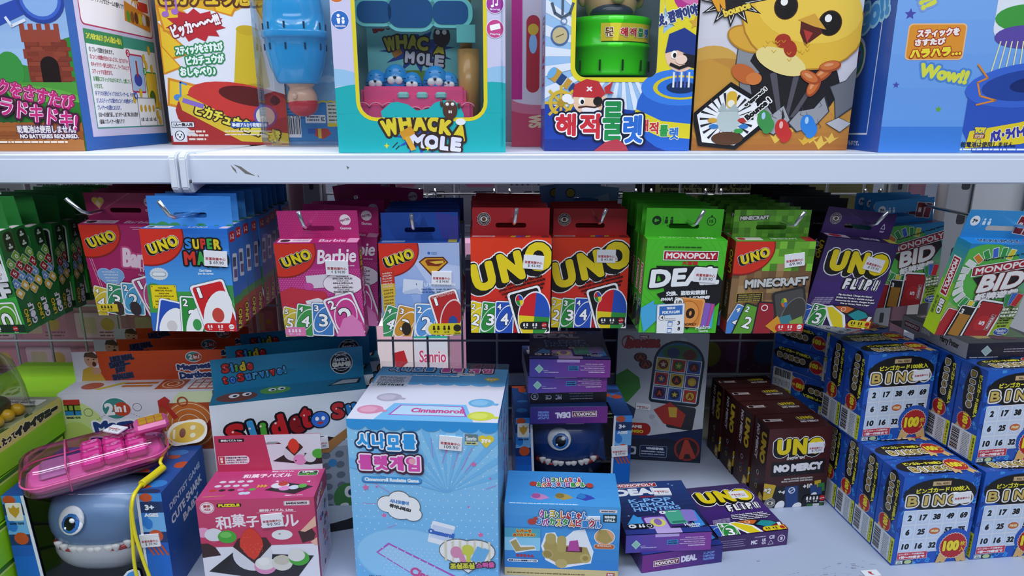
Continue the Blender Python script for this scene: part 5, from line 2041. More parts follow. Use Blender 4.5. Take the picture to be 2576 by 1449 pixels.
tp = inked('score_board', b, '86dcdc', t, prints=[pa.bake(*face('F', .118, .012, .15, x0=-.069, y0=y0 + .045, z0=.05))])
b = bmesh.new()
g = []
for cx_, ww, hh in ((-.054, .052, .034), (-.012, .064, .046), (.035, .056, .036)):
    o = rr(-ww / 2, -hh / 2, ww / 2, hh / 2, hh * .42)
    f = [b.verts.new((cx_ + x, y0 + .02, .160 + z)) for x, z in o]
    k = [b.verts.new((cx_ + x * .94, y0 + .008, .160 + z * .94)) for x, z in o]
    b.faces.new(k)
    for i in range(len(o)):
        b.faces.new((f[i - 1], f[i], k[i], k[i - 1]))
bmesh.ops.recalc_face_normals(b, faces=b.faces[:])
sg = inked('sunglasses', b, '7fdfe0', t)
b = bmesh.new()
for cx_, ww, hh in ((-.054, .040, .024), (-.012, .052, .034), (.035, .042, .026)):
    o = rr(-ww / 2, -hh / 2, ww / 2, hh / 2, hh * .4)
    f = [b.verts.new((cx_ + x, y0 + .0072, .160 + z)) for x, z in o]
    b.faces.new(f[::-1])
ln = Art(.16, .05)
inked('lens', b, '1f5f9a', sg)
for cx_, cz, r_ in ((-.057, .080, .0135), (-.033, .084, .0152), (-.013, .079, .0118), (.015, .082, .0155), (.031, .079, .012)):
    pro = [(0, r_ * 1.25), (r_ * .45, r_ * 1.15), (r_ * .8, r_ * .8), (r_, r_ * .15), (r_, -.02), (0, -.02)]
    yc = y0 + .018 + abs(cx_) * .1
    mh = inked('mole_head', lathe_bm(pro, 24, None, (cx_, yc, cz)), '2f93dc', t)
    b = bmesh.new()
    ball_bm((cx_ - r_ * .28, yc - r_ * .93, cz - r_ * .05), r_ * .34, r_ * .16, r_ * .32, b, 12)
    ball_bm((cx_ + r_ * .28, yc - r_ * .93, cz - r_ * .05), r_ * .34, r_ * .16, r_ * .32, b, 12)
    inked('muzzle', b, 'dfe8ee', mh)
    b = ball_bm((cx_, yc - r_ * 1.06, cz + r_ * .18), r_ * .13, r_ * .1, r_ * .1, None, 10)
    for s_ in (-1, 1):
        for dz in (-.1, .05):
            tube_bm([(cx_ + s_ * r_ * .45, yc - r_ * 1.0, cz + dz * r_), (cx_ + s_ * r_ * .85, yc - r_ * .72, cz + dz * r_ * 2)], r_ * .03, 5, b)
        tube_bm([(cx_ + s_ * r_ * .45, yc - r_ * .72, cz + r_ * .68), (cx_ + s_ * r_ * .2, yc - r_ * .80, cz + r_ * .62)], r_ * .03, 5, b)
    inked('nose_and_whiskers', b, '16222e', mh)
b = bmesh.new()
slab(b, -.073, .052, y0 - .005, y0 + .05, .05, .076)
slab(b, -.077, .06, y0 - .012, y0 + .05, .03, .058)
slab(b, -.08, .064, y0 - .016, y0 + .05, .004, .032)
slab(b, -.036, .028, y0 - .02, y0 + .02, .03, .066)
bmesh.ops.bevel(b, geom=b.edges[:], offset=.004, segments=2, affect='EDGES')
bs_ = inked('pink_base', b, 'ee5f94', t)
b = bmesh.new()
for i in range(9):
    x = -.07 + i * .0155
    y_ = y0 - (.0215 if -.036 < x < .026 else .0135)
    z_ = .047 if -.036 < x < .026 else .052
    tube_bm([(x + .0075 * math.cos(R(an)), y_, z_ + .005 * math.sin(R(an))) for an in range(0, 181, 30)], .0009, 5, b)
inked('scallop_trim', b, 'f59abb', bs_)
b = bmesh.new()
for x in (-.028, -.006, .016):
    slab(b, x, x + .013, y0 - .0215, y0 - .012, .061, .069)
bmesh.ops.bevel(b, geom=b.edges[:], offset=.002, segments=1, affect='EDGES')
inked('start_buttons', b, '8fd6d2', bs_)
b = tube_bm([(.056, y0 + .02, .03), (.056, y0 + .02, .12)], .0135, 16)
tube_bm([(.053, y0 + .02, .12), (.050, y0 + .02, .30)], .0075, 14, b)
inked('hammer', b, 'c79a5a', t)
b = bmesh.new()
slab(b, .042, .064, y0 + .0, y0 + .008, .126, .146)
inked('hammer_clip', b, '6cc6c4', t)
ck = Art(d, .3)
for i in range(4):
    for j in range(9):
        ck.R(i * 25, j * 27, i * 25 + 25, j * 27 + 27, '2f9aa0' if (i + j) % 2 else 'cfe6e8')
b = box_bm(.0012, d - .004, h - .004, 0, x0=w / 2 - .004, y0=.002, z0=.002)
inked('checked_side_liner', b, 'cfe6e8', t, M_CARD, prints=[ck.bake(*face('L', .0012, d - .004, h - .004, x0=w / 2 - .004, y0=.002, z0=.002))])

# pink and white box in the gap
A = atz(1287, 370.5, TOP) + Vector((0, .012, 0))
w, d, h = .09, .11, .29
a = Art(w, h)
H = a.H
a.bg('dfd6de')
a.R(0, H - 62, 100, H, 'cf4a66').E(40, H - 62, 50, 14, 'd9798e').E(40, H - 72, 40, 10, 'dfd6de')
a.R(0, 0, 16, H - 70, 'c82f88')
a.RR(22, H - 190, 42, H - 80, 10, 'b8323c').E(32, H - 150, 6, 14, '8fc0e8').E(32, H - 170, 8, 8, 'd8b43a')
a.T('WS', 36, H - 38, 20, 20, 'e8d0a8', -90, b=1.5)
for y, c in ((H - 180, '8a3a2a'), (H - 150, 'd9752f'), (H - 118, '2f6fc4')):
    a.E(66, y, 14, 14, 'f0e8f4').E(66, y, 12.5, 12.5, c)
t, _ = stand('boxed_toy', 'pink and white box squeezed in the gap behind the pirate box', 'boxed toy', A, A + Vector((w, 0, 0)), TOP)
link('carton', carton_mesh(w, d, h, {'*': 'cf4a66', 'F': 'dfd6de', 'L': 'c82f88'}, {'F': a}), M_CARD, t)

# pirate game
A, B = atz(1369, 380, TOP), atz(1732, 379.8, TOP)
t, w = stand('boxed_toy', 'blue sunburst window box with a bright green barrel and pirate doll', 'boxed toy', A, B, TOP)
d, h = .084, .30
a = Art(w, h)
H = a.H
a.bg('9cc4ea')
for i in range(26):
    a0, a1 = 2 * math.pi * i / 26, 2 * math.pi * (i + .5) / 26
    a.P([(52, H - 62), (52 + 150 * math.cos(a0), H - 62 + 150 * math.sin(a0)), (52 + 150 * math.cos(a1), H - 62 + 150 * math.sin(a1))], 'e3ebf6')
a.P([(0, H - 31), (14, H - 29), (40, H - 30), (60, H - 27), (100, H - 30), (100, H), (0, H)], '1d44a6')
a.R(0, H - 8, 100, H, '19378e')
a.P(rr(17, -5, 78, H - 45.5, (0, 0, 6, 9)), 'e8d82a')
win = [(20, 8), (75, 8)] + rr(20, H - 80, 75, H - 48.5, (0, 0, 5, 7))[2:]
a.E(90, H - 63, 16.5, 19, 'e8d82a').E(98, H - 98, 20, 22, 'e8d82a').E(98, H - 102, 15, 14, 'b8338a').E(98, H - 103, 12, 9, 'd96aa8')
a.T('앗, 깜짝이야!!', 88, H - 88, 30, 8, '2a3a7a', 16, b=.7, ol='f0f0e0', ow=.5)
a.S(99, H - 83, 2, 4.5, 5, 'd9a83a')
a.L([(11, H - 104), (11, H - 88)], 1.6, '4a5a6a').L([(4, H - 95), (6, H - 89), (11, H - 86), (16, H - 89), (18, H - 95)], 1.8, '4a5a6a').ring(11, H - 105, 1, 2, '4a5a6a')
a.E(9.5, H - 75, 6.2, 6.4, '4a6a9a').E(9.5, H - 75, 5, 5.2, 'c9b98a').L([(7, H - 74), (12, H - 76)], .6, '6a5a3a').ring(12, H - 84, 1.6, 2.2, '6a86b0')
for x, y, r_, c in ((7, H - 50, 4.2, 'c99a3a'), (11, H - 47, 3.6, '24447c'), (15, H - 44.5, 3.2, 'c99a3a'), (18.5, H - 42, 2.8, '24447c'), (21, H - 40.4, 2.6, 'c99a3a')):
    a.R(x - r_ * .6, y - r_, x + r_ * .6, y + r_, c, -36)
a.E(4.6, H - 51.4, 2.4, 4.2, '6fb0e0', -36)
for i in range(8):
    an = math.pi * i / 4
    a.L([(11, H - 32), (11 + 11 * math.cos(an), H - 32 + 11 * math.sin(an))], 1.8, 'd8b53a')
a.ring(11, H - 32, 6, 8.4, 'd8b53a').E(11, H - 32, 2.4, 2.4, 'b8922a')
a.E(30, H - 33, 11, 9, 'f0c9a8').E(41, H - 33, 2.4, 3, 'f0c9a8')
a.P([(18.5, H - 36), (20, H - 44), (28, H - 47.5), (36, H - 46), (41, H - 38), (38, H - 35), (28, H - 35.5)], 'c22f35').P([(40, H - 42), (46, H - 46), (44, H - 40), (47, H - 38), (41, H - 38)], 'c22f35')
a.T('X', 30, H - 41, 4, 3, 'f4ecec', b=.6)
a.E(36, H - 33, 3.2, 3, '1d1a1a').E(25, H - 33, 2.2, 2.6, 'fff').E(25.4, H - 32.6, 1.2, 1.5, '1d1a1a').E(31, H - 27.5, 6, 2.6, 'f4ecec').L([(23, H - 29), (28, H - 29.6), (34, H - 29), (38, H - 30.5)], 1.1, '4a2a1c')
a.E(15, H - 35, 3.4, 2.8, 'f0f2f6').E(17.5, H - 33, 2.4, 2, 'f0f2f6')
a.E(34, H - 24, 8, 3, 'e6eef6')
a.E(92, H - 26, 30, 27, '2a66c8').E(92, H - 42, 27, 12, '3a7fe0').E(92, H - 42, 19, 8, 'd8c82a').E(92, H - 42, 16, 6.6, '2f74d8').E(92, H - 42, 10, 4, '14305c')
a.P([(62, H - 28), (80, H - 20), (100, H - 18), (100, H - 8), (78, H - 10), (60, H - 18)], 'e0d02a')
for ch, x, c in (('해', 68, 'c9303a'), ('적', 75, 'c9303a'), ('룰', 82, '2f9a4a'), ('렛', 89, '2f74c8')):
    a.T(ch, x, H - 17 + (x - 68) * .25, 6.4, 8, c, b=.5, ol='f6f2d0', ow=.4)
a.E(91, H - 64, 11, 12, 'f0c9b0').E(102, H - 63, 3, 4, 'f0c9b0')
a.P([(80, H - 64), (82, H - 76), (92, H - 80), (102, H - 74), (102, H - 62), (96, H - 63), (88, H - 66)], '1f3a86').P([(92, H - 64), (104, H - 62), (102, H - 54), (94, H - 56)], '1a1c24')
a.E(86, H - 63, 2, 2.6, 'fff').E(86.4, H - 62.6, 1.1, 1.6, '111').E(91, H - 60, 4, 3, 'f6d6c2').L([(84, H - 57), (90, H - 54.5), (97, H - 57)], 2, '1d1a1a')
for i in range(5):
    a.R(86 + i * 2.6, H - 52, 87.3 + i * 2.6, H - 42, ('e8eaf4', '4a5ab0')[i % 2])
for ch, x, y, ww, hh, c in (('해', 14.5, H - 17.5, 14, 15, 'cf2f3a'), ('적', 31, H - 16.5, 14, 17, 'cf2f3a'), ('룰', 46.5, H - 20, 14, 26, '1f8f4a'), ('렛', 60.5, H - 14.5, 13.5, 19, '2a6cc8')):
    a.T(ch, x, y, ww, hh, c, 0, b=1.2, ol='f4f4f8', ow=1.0, drop=('101830', 0, 0, 2.2))
a.P([(34, H), (42, H - 6), (50, H - 8), (56, H - 4), (58, H)], 'b83a4a')
sd = Art(d, h)
sd.bg('b8d2ee')
sd.R(0, sd.H - 60, 100, sd.H, '1d44a6').R(20, sd.H - 160, 80, sd.H - 70, '8fb6e2')
for i, (c, tx) in enumerate((('2f7a8a', '두근'), ('b8323c', '해적'), ('b8323c', '룰렛'))):
    sd.RR(30, sd.H - 190 + i * 34, 80, sd.H - 160 + i * 34, 4, c)
    sd.T(tx, 55, sd.H - 175 + i * 34, 36, 22, 'f0e8e8', b=1.5)
window_carton(t, w, d, h, {'*': 'b8d2ee', 'B': '1d44a6'}, {'F': a, 'L': sd}, win, inner='a9bcc8')
cx_, cy_, zb = -.006, .0525, .092
pro = [(0, 0), (.047, 0), (.049, .002), (.0475, .005), (.0495, .02), (.0500, .038), (.0515, .040), (.0515, .044), (.0495, .046), (.050, .066), (.0515, .074), (.0515, .080), (.049, .082), (.046, .080), (0, .079)]
br = inked('green_barrel', lathe_bm(pro, 40, None, (cx_, cy_, zb)), '3ee01c', t)
b = bmesh.new()
for k in range(9):
    an = -math.pi / 2 + (k - 4) * .55 + .2
    slab(b, cx_ + .0505 * math.cos(an) - .001, cx_ + .0505 * math.cos(an) + .001, cy_ + .0505 * math.sin(an) - .001, cy_ + .0505 * math.sin(an) + .001, zb + .007, zb + .022)
inked('sword_slots', b, '0f3a0a', br)
b = bmesh.new()
n = 14
arc = [(-math.pi / 2 - .35 + 1.45 * i / n) for i in range(n + 1)]
lo = [b.verts.new((cx_ + .0508 * math.cos(x), cy_ + .0508 * math.sin(x), zb + .047)) for x in arc]
hi = [b.verts.new((cx_ + .0512 * math.cos(x), cy_ + .0512 * math.sin(x), zb + .071)) for x in arc]
for i in range(n):
    b.faces.new((lo[i], lo[i + 1], hi[i + 1], hi[i]))
lb = Art(.068, .024)
for i, (tx, x, c) in enumerate((('두근', 14, '7a4a1c'), ('해', 38, 'cf2f3a'), ('적', 54, 'cf2f3a'), ('룰', 70, '1f8f4a'), ('렛', 86, '2a6cc8'))):
    lb.T(tx, x, lb.H * .5, 13, lb.H * .5, c, b=1.2, ol='f6f2e0', ow=1.2)
v, c = lb.bake((0, 0, 0), (1, 0, 0), (0, 1, 0), (0, 0, 1))
an = arc[0] + 1.45 * v[:, 0] / .068
rad = .0514 + v[:, 2] * 1.0
v2 = np.stack([cx_ + rad * np.cos(an), cy_ + rad * np.sin(an), zb + .071 - v[:, 1]], 1)
inked('barrel_label', b, 'e6d63a', br, prints=[(v2, c)])
b = ball_bm((cx_, cy_ - .004, zb + .105), .033, .03, .035, None, 28)
ball_bm((cx_ - .034, cy_, zb + .106), .007, .006, .009, b, 12)
ball_bm((cx_ + .034, cy_, zb + .104), .008, .006, .009, b, 12)
ball_bm((cx_ + .004, cy_ - .036, zb + .102), .0085, .007, .006, b, 12)
hd = inked('pirate_head', b, 'e2ba8e', t)
b = ball_bm((cx_, cy_ - .012, zb + .088), .027, .027, .013, None, 20)
inked('moustache', b, '3c4a56', hd)
b = bmesh.new()
ball_bm((cx_ - .014, cy_ - .030, zb + .116), .0055, .004, .0065, b, 12)
inked('eye_white', b, 'f0f0ee', hd)
inked('pupil', ball_bm((cx_ - .0135, cy_ - .0335, zb + .115), .0028, .0018, .0036, None, 10), '1d2a3a', hd)
b = ball_bm((cx_ + .012, cy_ - .008, zb + .124), .031, .028, .019, None, 20, Euler((0, R(38), 0)))
inked('bandana', b, '3a4a9a', hd)

for o_, k_, dz in ((br, .84, zb * .16 - .003), (hd, 1.0, -.016)):
    o_.scale = (1, 1, k_)
    o_.location.z = dz

# chick game
A, B = atz(1738, 379, TOP), atz(2129, 378.4, TOP)
t, w = stand('boxed_game', 'boxed game with a big yellow chick bursting from a cracked grey shell', 'boxed game', A, B, TOP)
d, h = .10, .31
a = Art(w, h)
a.bg('dcdce4')
a.vs = .925
H = a.H
a.G(0, 0, 100, H - 30, 'dcdce4', 'cfcbd2', 6)
a.E(10, H - 54, 18, 14, 'd0a24a').E(16, H - 48, 26, 12, 'c08a3a').E(94, H - 30, 16, 12, 'd8b882')
a.P([(0, H - 58), (8, H - 60), (20, H - 54), (30, H - 46), (28, H), (0, H)], 'c9953c')
a.G(0, H - 32, 100, H, 'd29a44', 'a8652a', 8)
for i in range(36):
    x, y = random.random() * 100, H - random.random() * 24
    r_ = 5 + random.random() * 5
    a.P([(x, y), (x - 4, y - r_ * .7), (x - 1, y - r_ * .5), (x + 1, y - r_), (x + 3, y - r_ * .5), (x + 6, y - r_ * .6)], random.choice(('d8a83a', 'c98f34', 'b5702a', 'e0b84c')))
a.P([(31, H - 84), (50, H - 66), (74, H - 60), (88, H - 52), (92, H - 40), (84, H - 26), (70, H - 16), (50, H - 14), (36, H - 22), (28, H - 40), (26, H - 60)], '1f1d20')
for p in ([(62, H - 58), (66, H - 58), (60, H - 22), (58, H - 24)], [(78, H - 54), (80, H - 52), (64, H - 22), (61, H - 22)], [(46, H - 50), (50, H - 52), (56, H - 22), (53, H - 24)]):
    a.P(p, '55525a')
for p, c in (([(25, H - 72), (33, H - 80), (38, H - 70), (33, H - 58), (40, H - 50), (30, H - 48), (24, H - 56)], '8d8f94'), ([(27, H - 46), (34, H - 44), (36, H - 36), (40, H - 34), (38, H - 24), (29, H - 30)], '7d8086'),
             ([(44, H - 32), (50, H - 24), (57, H - 30), (62, H - 20), (52, H - 10), (42, H - 14), (38, H - 22)], 'a2a3a8'), ([(60, H - 18), (66, H - 26), (76, H - 28), (82, H - 36), (86, H - 26), (78, H - 16), (66, H - 12)], '96989d'),
             ([(84, H - 42), (94, H - 46), (102, H - 58), (104, H - 42), (100, H - 28), (90, H - 20), (88, H - 34)], '6d7076'), ([(84, H - 18), (92, H - 22), (101, H - 18), (94, H - 12)], 'b5b5b8')):
    a.P(p, '3a3a40')
    cx, cy = sum(x for x, y in p) / len(p), sum(y for x, y in p) / len(p)
    a.P([(cx + (x - cx) * .93, cy + (y - cy) * .93) for x, y in p], c)
a.P([(56, H - 28), (58, H - 22), (56, H - 20), (59, H - 12)], '3a3a40')
a.E(36, H - 92, 12, 15, 'b57f2a', 30).E(36, H - 92, 11, 14, 'e0ae3a', 30).E(31, H - 72, 14, 8, 'b57f2a', -20).E(31, H - 72, 13, 7, 'dca63a', -20)
a.E(98, H - 80, 10, 8, 'b57f2a', 20).E(98, H - 80, 9, 7, 'dca63a', 20)
a.E(64, H - 82, 39, 29, 'b57f2a', -14).E(64, H - 82, 38, 28, 'e6b93c', -14).E(66, H - 92, 34, 22, 'efc84c', -14)
a.E(52, H - 58, 17, 7.5, 'e9d68a', -22)
for x, y in ((52, H - 92), (80, H - 82)):
    a.E(x, y, 7.4, 8, '4a2a14').E(x, y, 6.7, 7.4, '17120f').E(x - 1.4, y - 3, 2.2, 2.4, 'f6f2ee')
a.P([(62, H - 84), (72, H - 84), (76, H - 76), (66, H - 68), (62, H - 76)], '5a1f18').P([(60, H - 84), (70, H - 88), (78, H - 78), (70, H - 80)], 'd8a23a').P([(64, H - 78), (70, H - 76), (67, H - 70)], 'b83a34')
a.E(52, H - 71, 5, 4.4, 'a8321f').E(57, H - 66, 4, 5.5, 'a8321f', 20)
a.E(30, H - 50, 9, 5.5, 'c2652f', -30).E(36, H - 47, 5, 4, 'd27a3c')
for x, y, q in ((79, H - 50, 40), (83, H - 55, 10), (74, H - 42, 66), (71, H - 48, -30)):
    a.E(x, y, 7, 3.6, 'a84c24', q).E(x - .3, y - .5, 6, 2.7, 'cf7038', q).E(x - 1, y - 1, 3, 1.0, 'e09a68', q)
for i in range(46):
    t_ = random.random() * 6.283
    q = .35 + .6 * random.random()
    x, y = 64 + 36 * q * math.cos(t_), H - 82 + 26 * q * math.sin(t_)
    if H - 72 < y and x < 70:
        a.L([(x, y), (x + 1.4, y + 1.6), (x + 2.6, y)], .35, 'cf9a2a')
for i in range(26):
    x, y = 28 + random.random() * 52, H - 16 - random.random() * 16
    a.L([(x, y), (x + random.uniform(-2, 2), y + 2), (x + random.uniform(-3, 3), y + 3.4)], .3, '4a4a50')
a.S(19, H - 96, 11, 21, 12, '1d1a1a', 0, .8).S(19, H - 96, 9, 18, 12, 'f0eee8', 0, .8).S(19, H - 96, 8, 16.5, 12, '1d1a1a', 0, .8)
for ch, dx, dy, ww, hh in (('W', -8, 2, 9, 12), ('O', 1, -2.5, 6, 7), ('W', 8, -5, 7, 8)):
    a.T(ch, 19 + dx, H - 97 + dy, ww, hh, 'e8a02a', 20, b=1.2, ol='4a2a10', ow=.5)
a.T('bounce', 22, H - 90.5, 17, 5, 'efd04a', 20, b=.6, ol='3a2210', ow=.4)
hx = [(22, H - 45), (42, H - 33), (45, H - 16), (28, H - .5), (4, H - 3), (-1, H - 24)]
a.P(hx, '141316')
a.P([(21 + (x - 21) * .86, H - 21 + (y - H + 21) * .86) for x, y in hx], 'f0f0f2')
for i in range(22):
    an = 2 * math.pi * i / 22
    a.P([(21 + 7 * math.cos(an), H - 21 + 7 * math.sin(an)), (21 + 17 * math.cos(an - .05), H - 21 + 17 * math.sin(an - .05)), (21 + 17 * math.cos(an + .05), H - 21 + 17 * math.sin(an + .05))], '26252a')
a.E(22, H - 20, 7.5, 8, 'b9c6c4').E(22, H - 8, 10, 4.5, '5a3a24').RR(20, H - 39, 26.5, H - 28, 3, 'dfb43a').E(23, H - 31, 2.2, 2.4, 'f2ead8')
a.P([(15, H - 26), (18, H - 32), (21, H - 26), (25, H - 31), (29, H - 26)], 'a9b8b6')
for x, y, c in ((12, H - 20, 'd8a23a'), (13, H - 16, '3a7ac0'), (31, H - 20, 'b8352c'), (32, H - 16, '3a7ac0'), (29, H - 13, '3f9a4a')):
    a.E(x, y, 3, 1.6, c)
a.T('triggered !', 38, H - 35, 17, 3, '1a1a1c', 42, b=.35, ol='f4f2ee', ow=.6)
a.T('Bounce !', 40, H - 27.5, 19, 4, '1a1a1c', 42, b=.6, ol='f4f2ee', ow=.8)
for x, y, c, r_ in ((57, H - 14, 'c22f2c', 0), (73, H - 17, '2f7fd0', 0), (45, H - 20, '3f8f4a', 0)):
    a.E(x, y, 4.6, 7, c, 16).E(x + 2.6, y + 4, 3.6, 5, c, -20).E(x - 1, y - 3, 1.2, 2.4, 'e8b0a8' if c == 'c22f2c' else 'a8c8e8')
sd = Art(d, h)
sd.bg('3a2a22')
link('carton', carton_mesh(w, d, h, {'*': '4a3426', 'F': 'd2cdd2'}, {'F': a, 'L': sd}), M_CARD, t)

# blue space game at the right
A = atz(2208, 384, TOP)
w, d, h = .26, .17, .31
B = A + Vector((w * math.cos(R(-2.5)), w * math.sin(R(-2.5)), 0))
t, _ = stand('boxed_game', 'large blue boxed game with printed blue barrel, far right of upper shelf', 'boxed game', A, B, TOP)
a = Art(w, h)
a.bg('86b4ec')
a.vs = .95
H = a.H
a.G(0, 0, 100, H, '86b4ec', '5f97e0', 8)
a.R(0, H - 12, 36, H, '3f7fd2')
for x, y, r_, c in ((6, H - 62, 2.6, '4a4aa8'), (54, H - 66, 2.6, '4a4aa8'), (58, H - 56, 1.8, '4a4aa8'), (4, H - 31, 1.6, '4a4aa8'), (26, H - 45, 2, '6aa83a'), (24, H - 20, 1.6, '6aa83a')):
    a.S(x, y, r_ * .45, r_, 5, c)
a.T('Go!!', 10, H - 72, 16, 7, 'd8da4a', -62, b=.9, ol='7fa0d8', ow=1)
a.RR(6, H - 58, 31, H - 42, 2, 'e8b98a').RR(6.6, H - 57.4, 30.4, H - 42.6, 1.6, 'df922c')
a.T('スティックを', 19, H - 54, 18, 3.6, 'f6eee6', 3, b=.4, ol='b0301f', ow=.4)
a.T('さすたび', 16, H - 50, 13, 3.2, 'f6eee6', 3, b=.4, ol='b0301f', ow=.4)
a.T('ハラハラ…', 19, H - 45.4, 22, 4, 'f0e03a', 4, b=.6, ol='b0301f', ow=.4)
a.T('Wow!!', 24, H - 36, 22, 6.4, 'd8dc4a', -10, b=.9, ol='4f86cc', ow=1)
a.T('Jump!!', 76, H - 56, 34, 8, 'e8e04a', 26, b=.9, ol='8a6ac0', ow=1.1)
a.P([(70, H - 80), (100, H - 80), (100, H - 64), (80, H - 62), (76, H - 58), (74, H - 64), (70, H - 68)], '2f8f3f')
a.T('いつ', 84, H - 76, 14, 5, 'f2f2ea', b=.5).T('ドキドキ', 88, H - 69, 22, 6, 'e8e04a', b=.7)
a.RR(42, H - 84, 72, H - 50, 6, 'dfe4ee').E(56, H - 60, 14, 6, '3f9a3f').E(56, H - 52, 13, 5, '5a4aa0')
for i in range(9):
    a.L([(46 + i * 2.4, H - 50), (44 + i * 3, H - 36)], .5, 'e8e6b0')
a.P([(36, H - 30), (42, H - 36), (80, H - 38), (92, H - 28), (96, H - 6), (84, H + 4), (44, H + 4), (36, H - 10)], '2f55b8')
a.E(62, H - 31, 28, 10, '3a66cc', 6).E(62, H - 31, 21, 7, '24469c', 6).E(62, H - 31, 9, 3.4, '142a6a', 6)
for p in ([(38, H - 40), (43, H - 34), (39, H - 32), (41, H - 26), (48, H - 24), (40, H - 22)], [(84, H - 48), (80, H - 42), (86, H - 40), (80, H - 34)]):
    a.L(p, .8, 'd8893a')
a.P([(39, H - 10), (60, H - 14), (88, H - 22), (92, H - 14), (62, H - 4), (38, H - 2)], 'e2ca2a')
a.T('TOY', 43.5, H - 10.4, 5, 2.8, 'e8d23a', b=.5, ol='2a4a9a', ow=.4).R(41, H - 8.6, 46, H - 6.6, '8a3a1a').T('STORY', 43.5, H - 7.6, 4, 1.4, 'f0e0c0', b=.1).T('5', 43.5, H - 4.6, 2, 2.6, 'e8d23a', b=.4, ol='2a4a9a', ow=.3)
a.T('バズ・ライトイヤー', 58, H - 9.4, 20, 5.4, '3a3aa0', 12, b=.6, ol='f0ecd8', ow=.3)
a.T('危機一発', 79, H - 14.6, 16, 5, 'b8352c', 12, b=.6, ol='f0ecd8', ow=.3)
a.T('乾電池は使用しません。', 48, H - 3.8, 24, 2.6, '1d2a4a', b=.12)
a.lines(36, H - 1.9, 78, 1, 2, .8, 'dfe8f6')
sd = Art(d, h)
K = sd.H
sd.bg('2456b4')
sd.L([(84, K - 170), (80, K - 12), (10, K - 10)], 1.2, 'dfe8f6')
sd.T('Go!!', 66, K - 96, 46, 20, '4a9ae0', 14, b=2.4, ol='9fd6f4', ow=2.4)
sd.RR(20, K - 150, 90, K - 124, 4, '2f9a3a')
sd.T('ドキ!!', 62, K - 138, 36, 14, 'e8e04a', b=1.2)
sd.S(54, K - 118, 2, 5, 5, 'bcd0ee')
sd.ring(48, K - 66, 12, 15, 'e8e8f0').ring(48, K - 66, 10, 12.5, '3f8f2a').E(48, K - 66, 10, 10, '4a8ad0').S(49, K - 68, 3, 7, 5, 'a8342a').ring(36, K - 38, 9, 12, 'b8a0e0').E(36, K - 38, 9, 9, '5a3a4a')
sd.T('バズ・ライトイヤーのものです。', 40, K - 5, 60, 4, 'dfe8f6', b=.3)
link('carton', carton_mesh(w, d, h, '2456b4', {'F': a, 'L': sd}), M_CARD, t)
# ------------------------------------------------------------------ lower shelf
random.seed(4)


# --- bingo boxes
BW, BH, BD = .106, .130, .0425


def gold(a, x0, y, step, ww, hh, rot=0, dx=1.0, dy=0.0):
    for i, ch in enumerate('BINGO'):
        x, yy = x0 + i * step * dx, y + i * step * dy
        k = .35 if ch == 'I' else 1
        a.T(ch, x, yy, ww * k, hh, 'b89a4a', rot, b=hh * .10, ol='16130e', ow=hh * .09, drop=('e9e7e2', 0, 0, hh * .22))
        if not rot:
            a.T(ch, x, yy - hh * .02, ww * k * .94, hh * .9, 'd0b766', rot, b=hh * .03)


def seal(a, x, y, r, rib=True, rot=0):
    if rib:
        for s in (-1, 1):
            a.P([(x + s * r * .1, y + r * .5), (x + s * r * .9, y + r * .5), (x + s * r * 1.1, y + r * 1.35), (x + s * r * .7, y + r * 1.15), (x + s * r * .55, y + r * 1.5)], 'd9b070')
    a.S(x, y, r * .93, r, 26, 'e8d2c4').S(x, y, r * .88, r * .95, 26, 'b5242a')
    p, q = turn([(x - r * .15, y), (x + r * .62, y)], x, y, rot)
    a.T('100', p[0], p[1], r * 1.15, r * .8, 'f0dc2e', rot, b=r * .1, ol='8a2a1a', ow=r * .04)
    q = turn([(x + r * .66, y - r * .12), (x + r * .66, y + r * .3)], x, y, rot)
    a.T('枚', q[0][0], q[0][1], r * .36, r * .36, 'f0dc2e', rot, b=r * .012).T('入', q[1][0], q[1][1], r * .36, r * .36, 'f0dc2e', rot, b=r * .012)


def letters(a, n, size):
    for i in range(n):
        x, y = random.random() * 100, random.random() * a.H
        a.T(random.choice('BINGO'), x, y, size, size * 1.1, random.choice(('3f9ae8', '2f7fd8', '153f90', '4aa6ee', '123a84')), random.uniform(-40, 40), b=size * .09)


f = Art(BW, BH)
f.bg('1e56ba')
f.G(0, 0, 100, 20, '1c62c4', '1e56ba', 4)
letters(f, 70, 6)
f.E(50, 26, 48, 22, '111013')
f.R(38, 8, 62, 14, 'b79a6c').R(38.6, 8.6, 61.4, 13.4, 'cbb185')
f.T('No. 4201', 51, 11, 17, 3, '6a543a', b=.3)
f.T('ビンゴカード100枚入', 53, 19.5, 70, 7, 'ece33a', 1, b=.55)
gold(f, 15, 33.5, 17.6, 13.5, 13.5)
f.RR(6, 46, 95, 106, 2, 'dfe6f0')
rows = (('2', '17', '38', '49', '69'), ('6', '25', '', '57', '75'), ('10', '16', '32', '', ''))
for j, rw in enumerate(rows):
    for i, n in enumerate(rw):
        x, y = 15 + i * 17.8, 56.5 + j * 20
        f.R(x - 8.2, y - 9.2, x + 8.2, y + 9.2, 'c8d6ec').E(x, y, 6.8, 6.8, 'dbe6f6').E(x - .6, y - .6, 6, 6, 'cfdff4')
        if n:
            f.T(n, x, y, 4.4 * len(n) + 1, 8.2, '16181c', b=1.0, sh=.08)
f.E(50.6, 76.5, 7, 4.6, 'b5242a').E(50.6, 76.5, 6.4, 4, 'd8742a')
f.T('FREE', 50.6, 76.5, 10, 3.6, 'f0e0b0', 0, b=.5, ol='b5242a', ow=.3, sh=.2)
f.E(79, 96, 23, 21, '1e56ba')
seal(f, 79, 99, 19)
f.R(6, 104.5, 46, 115, 'f0e6ea').R(6.5, 105, 45.5, 114.5, 'c8324a')
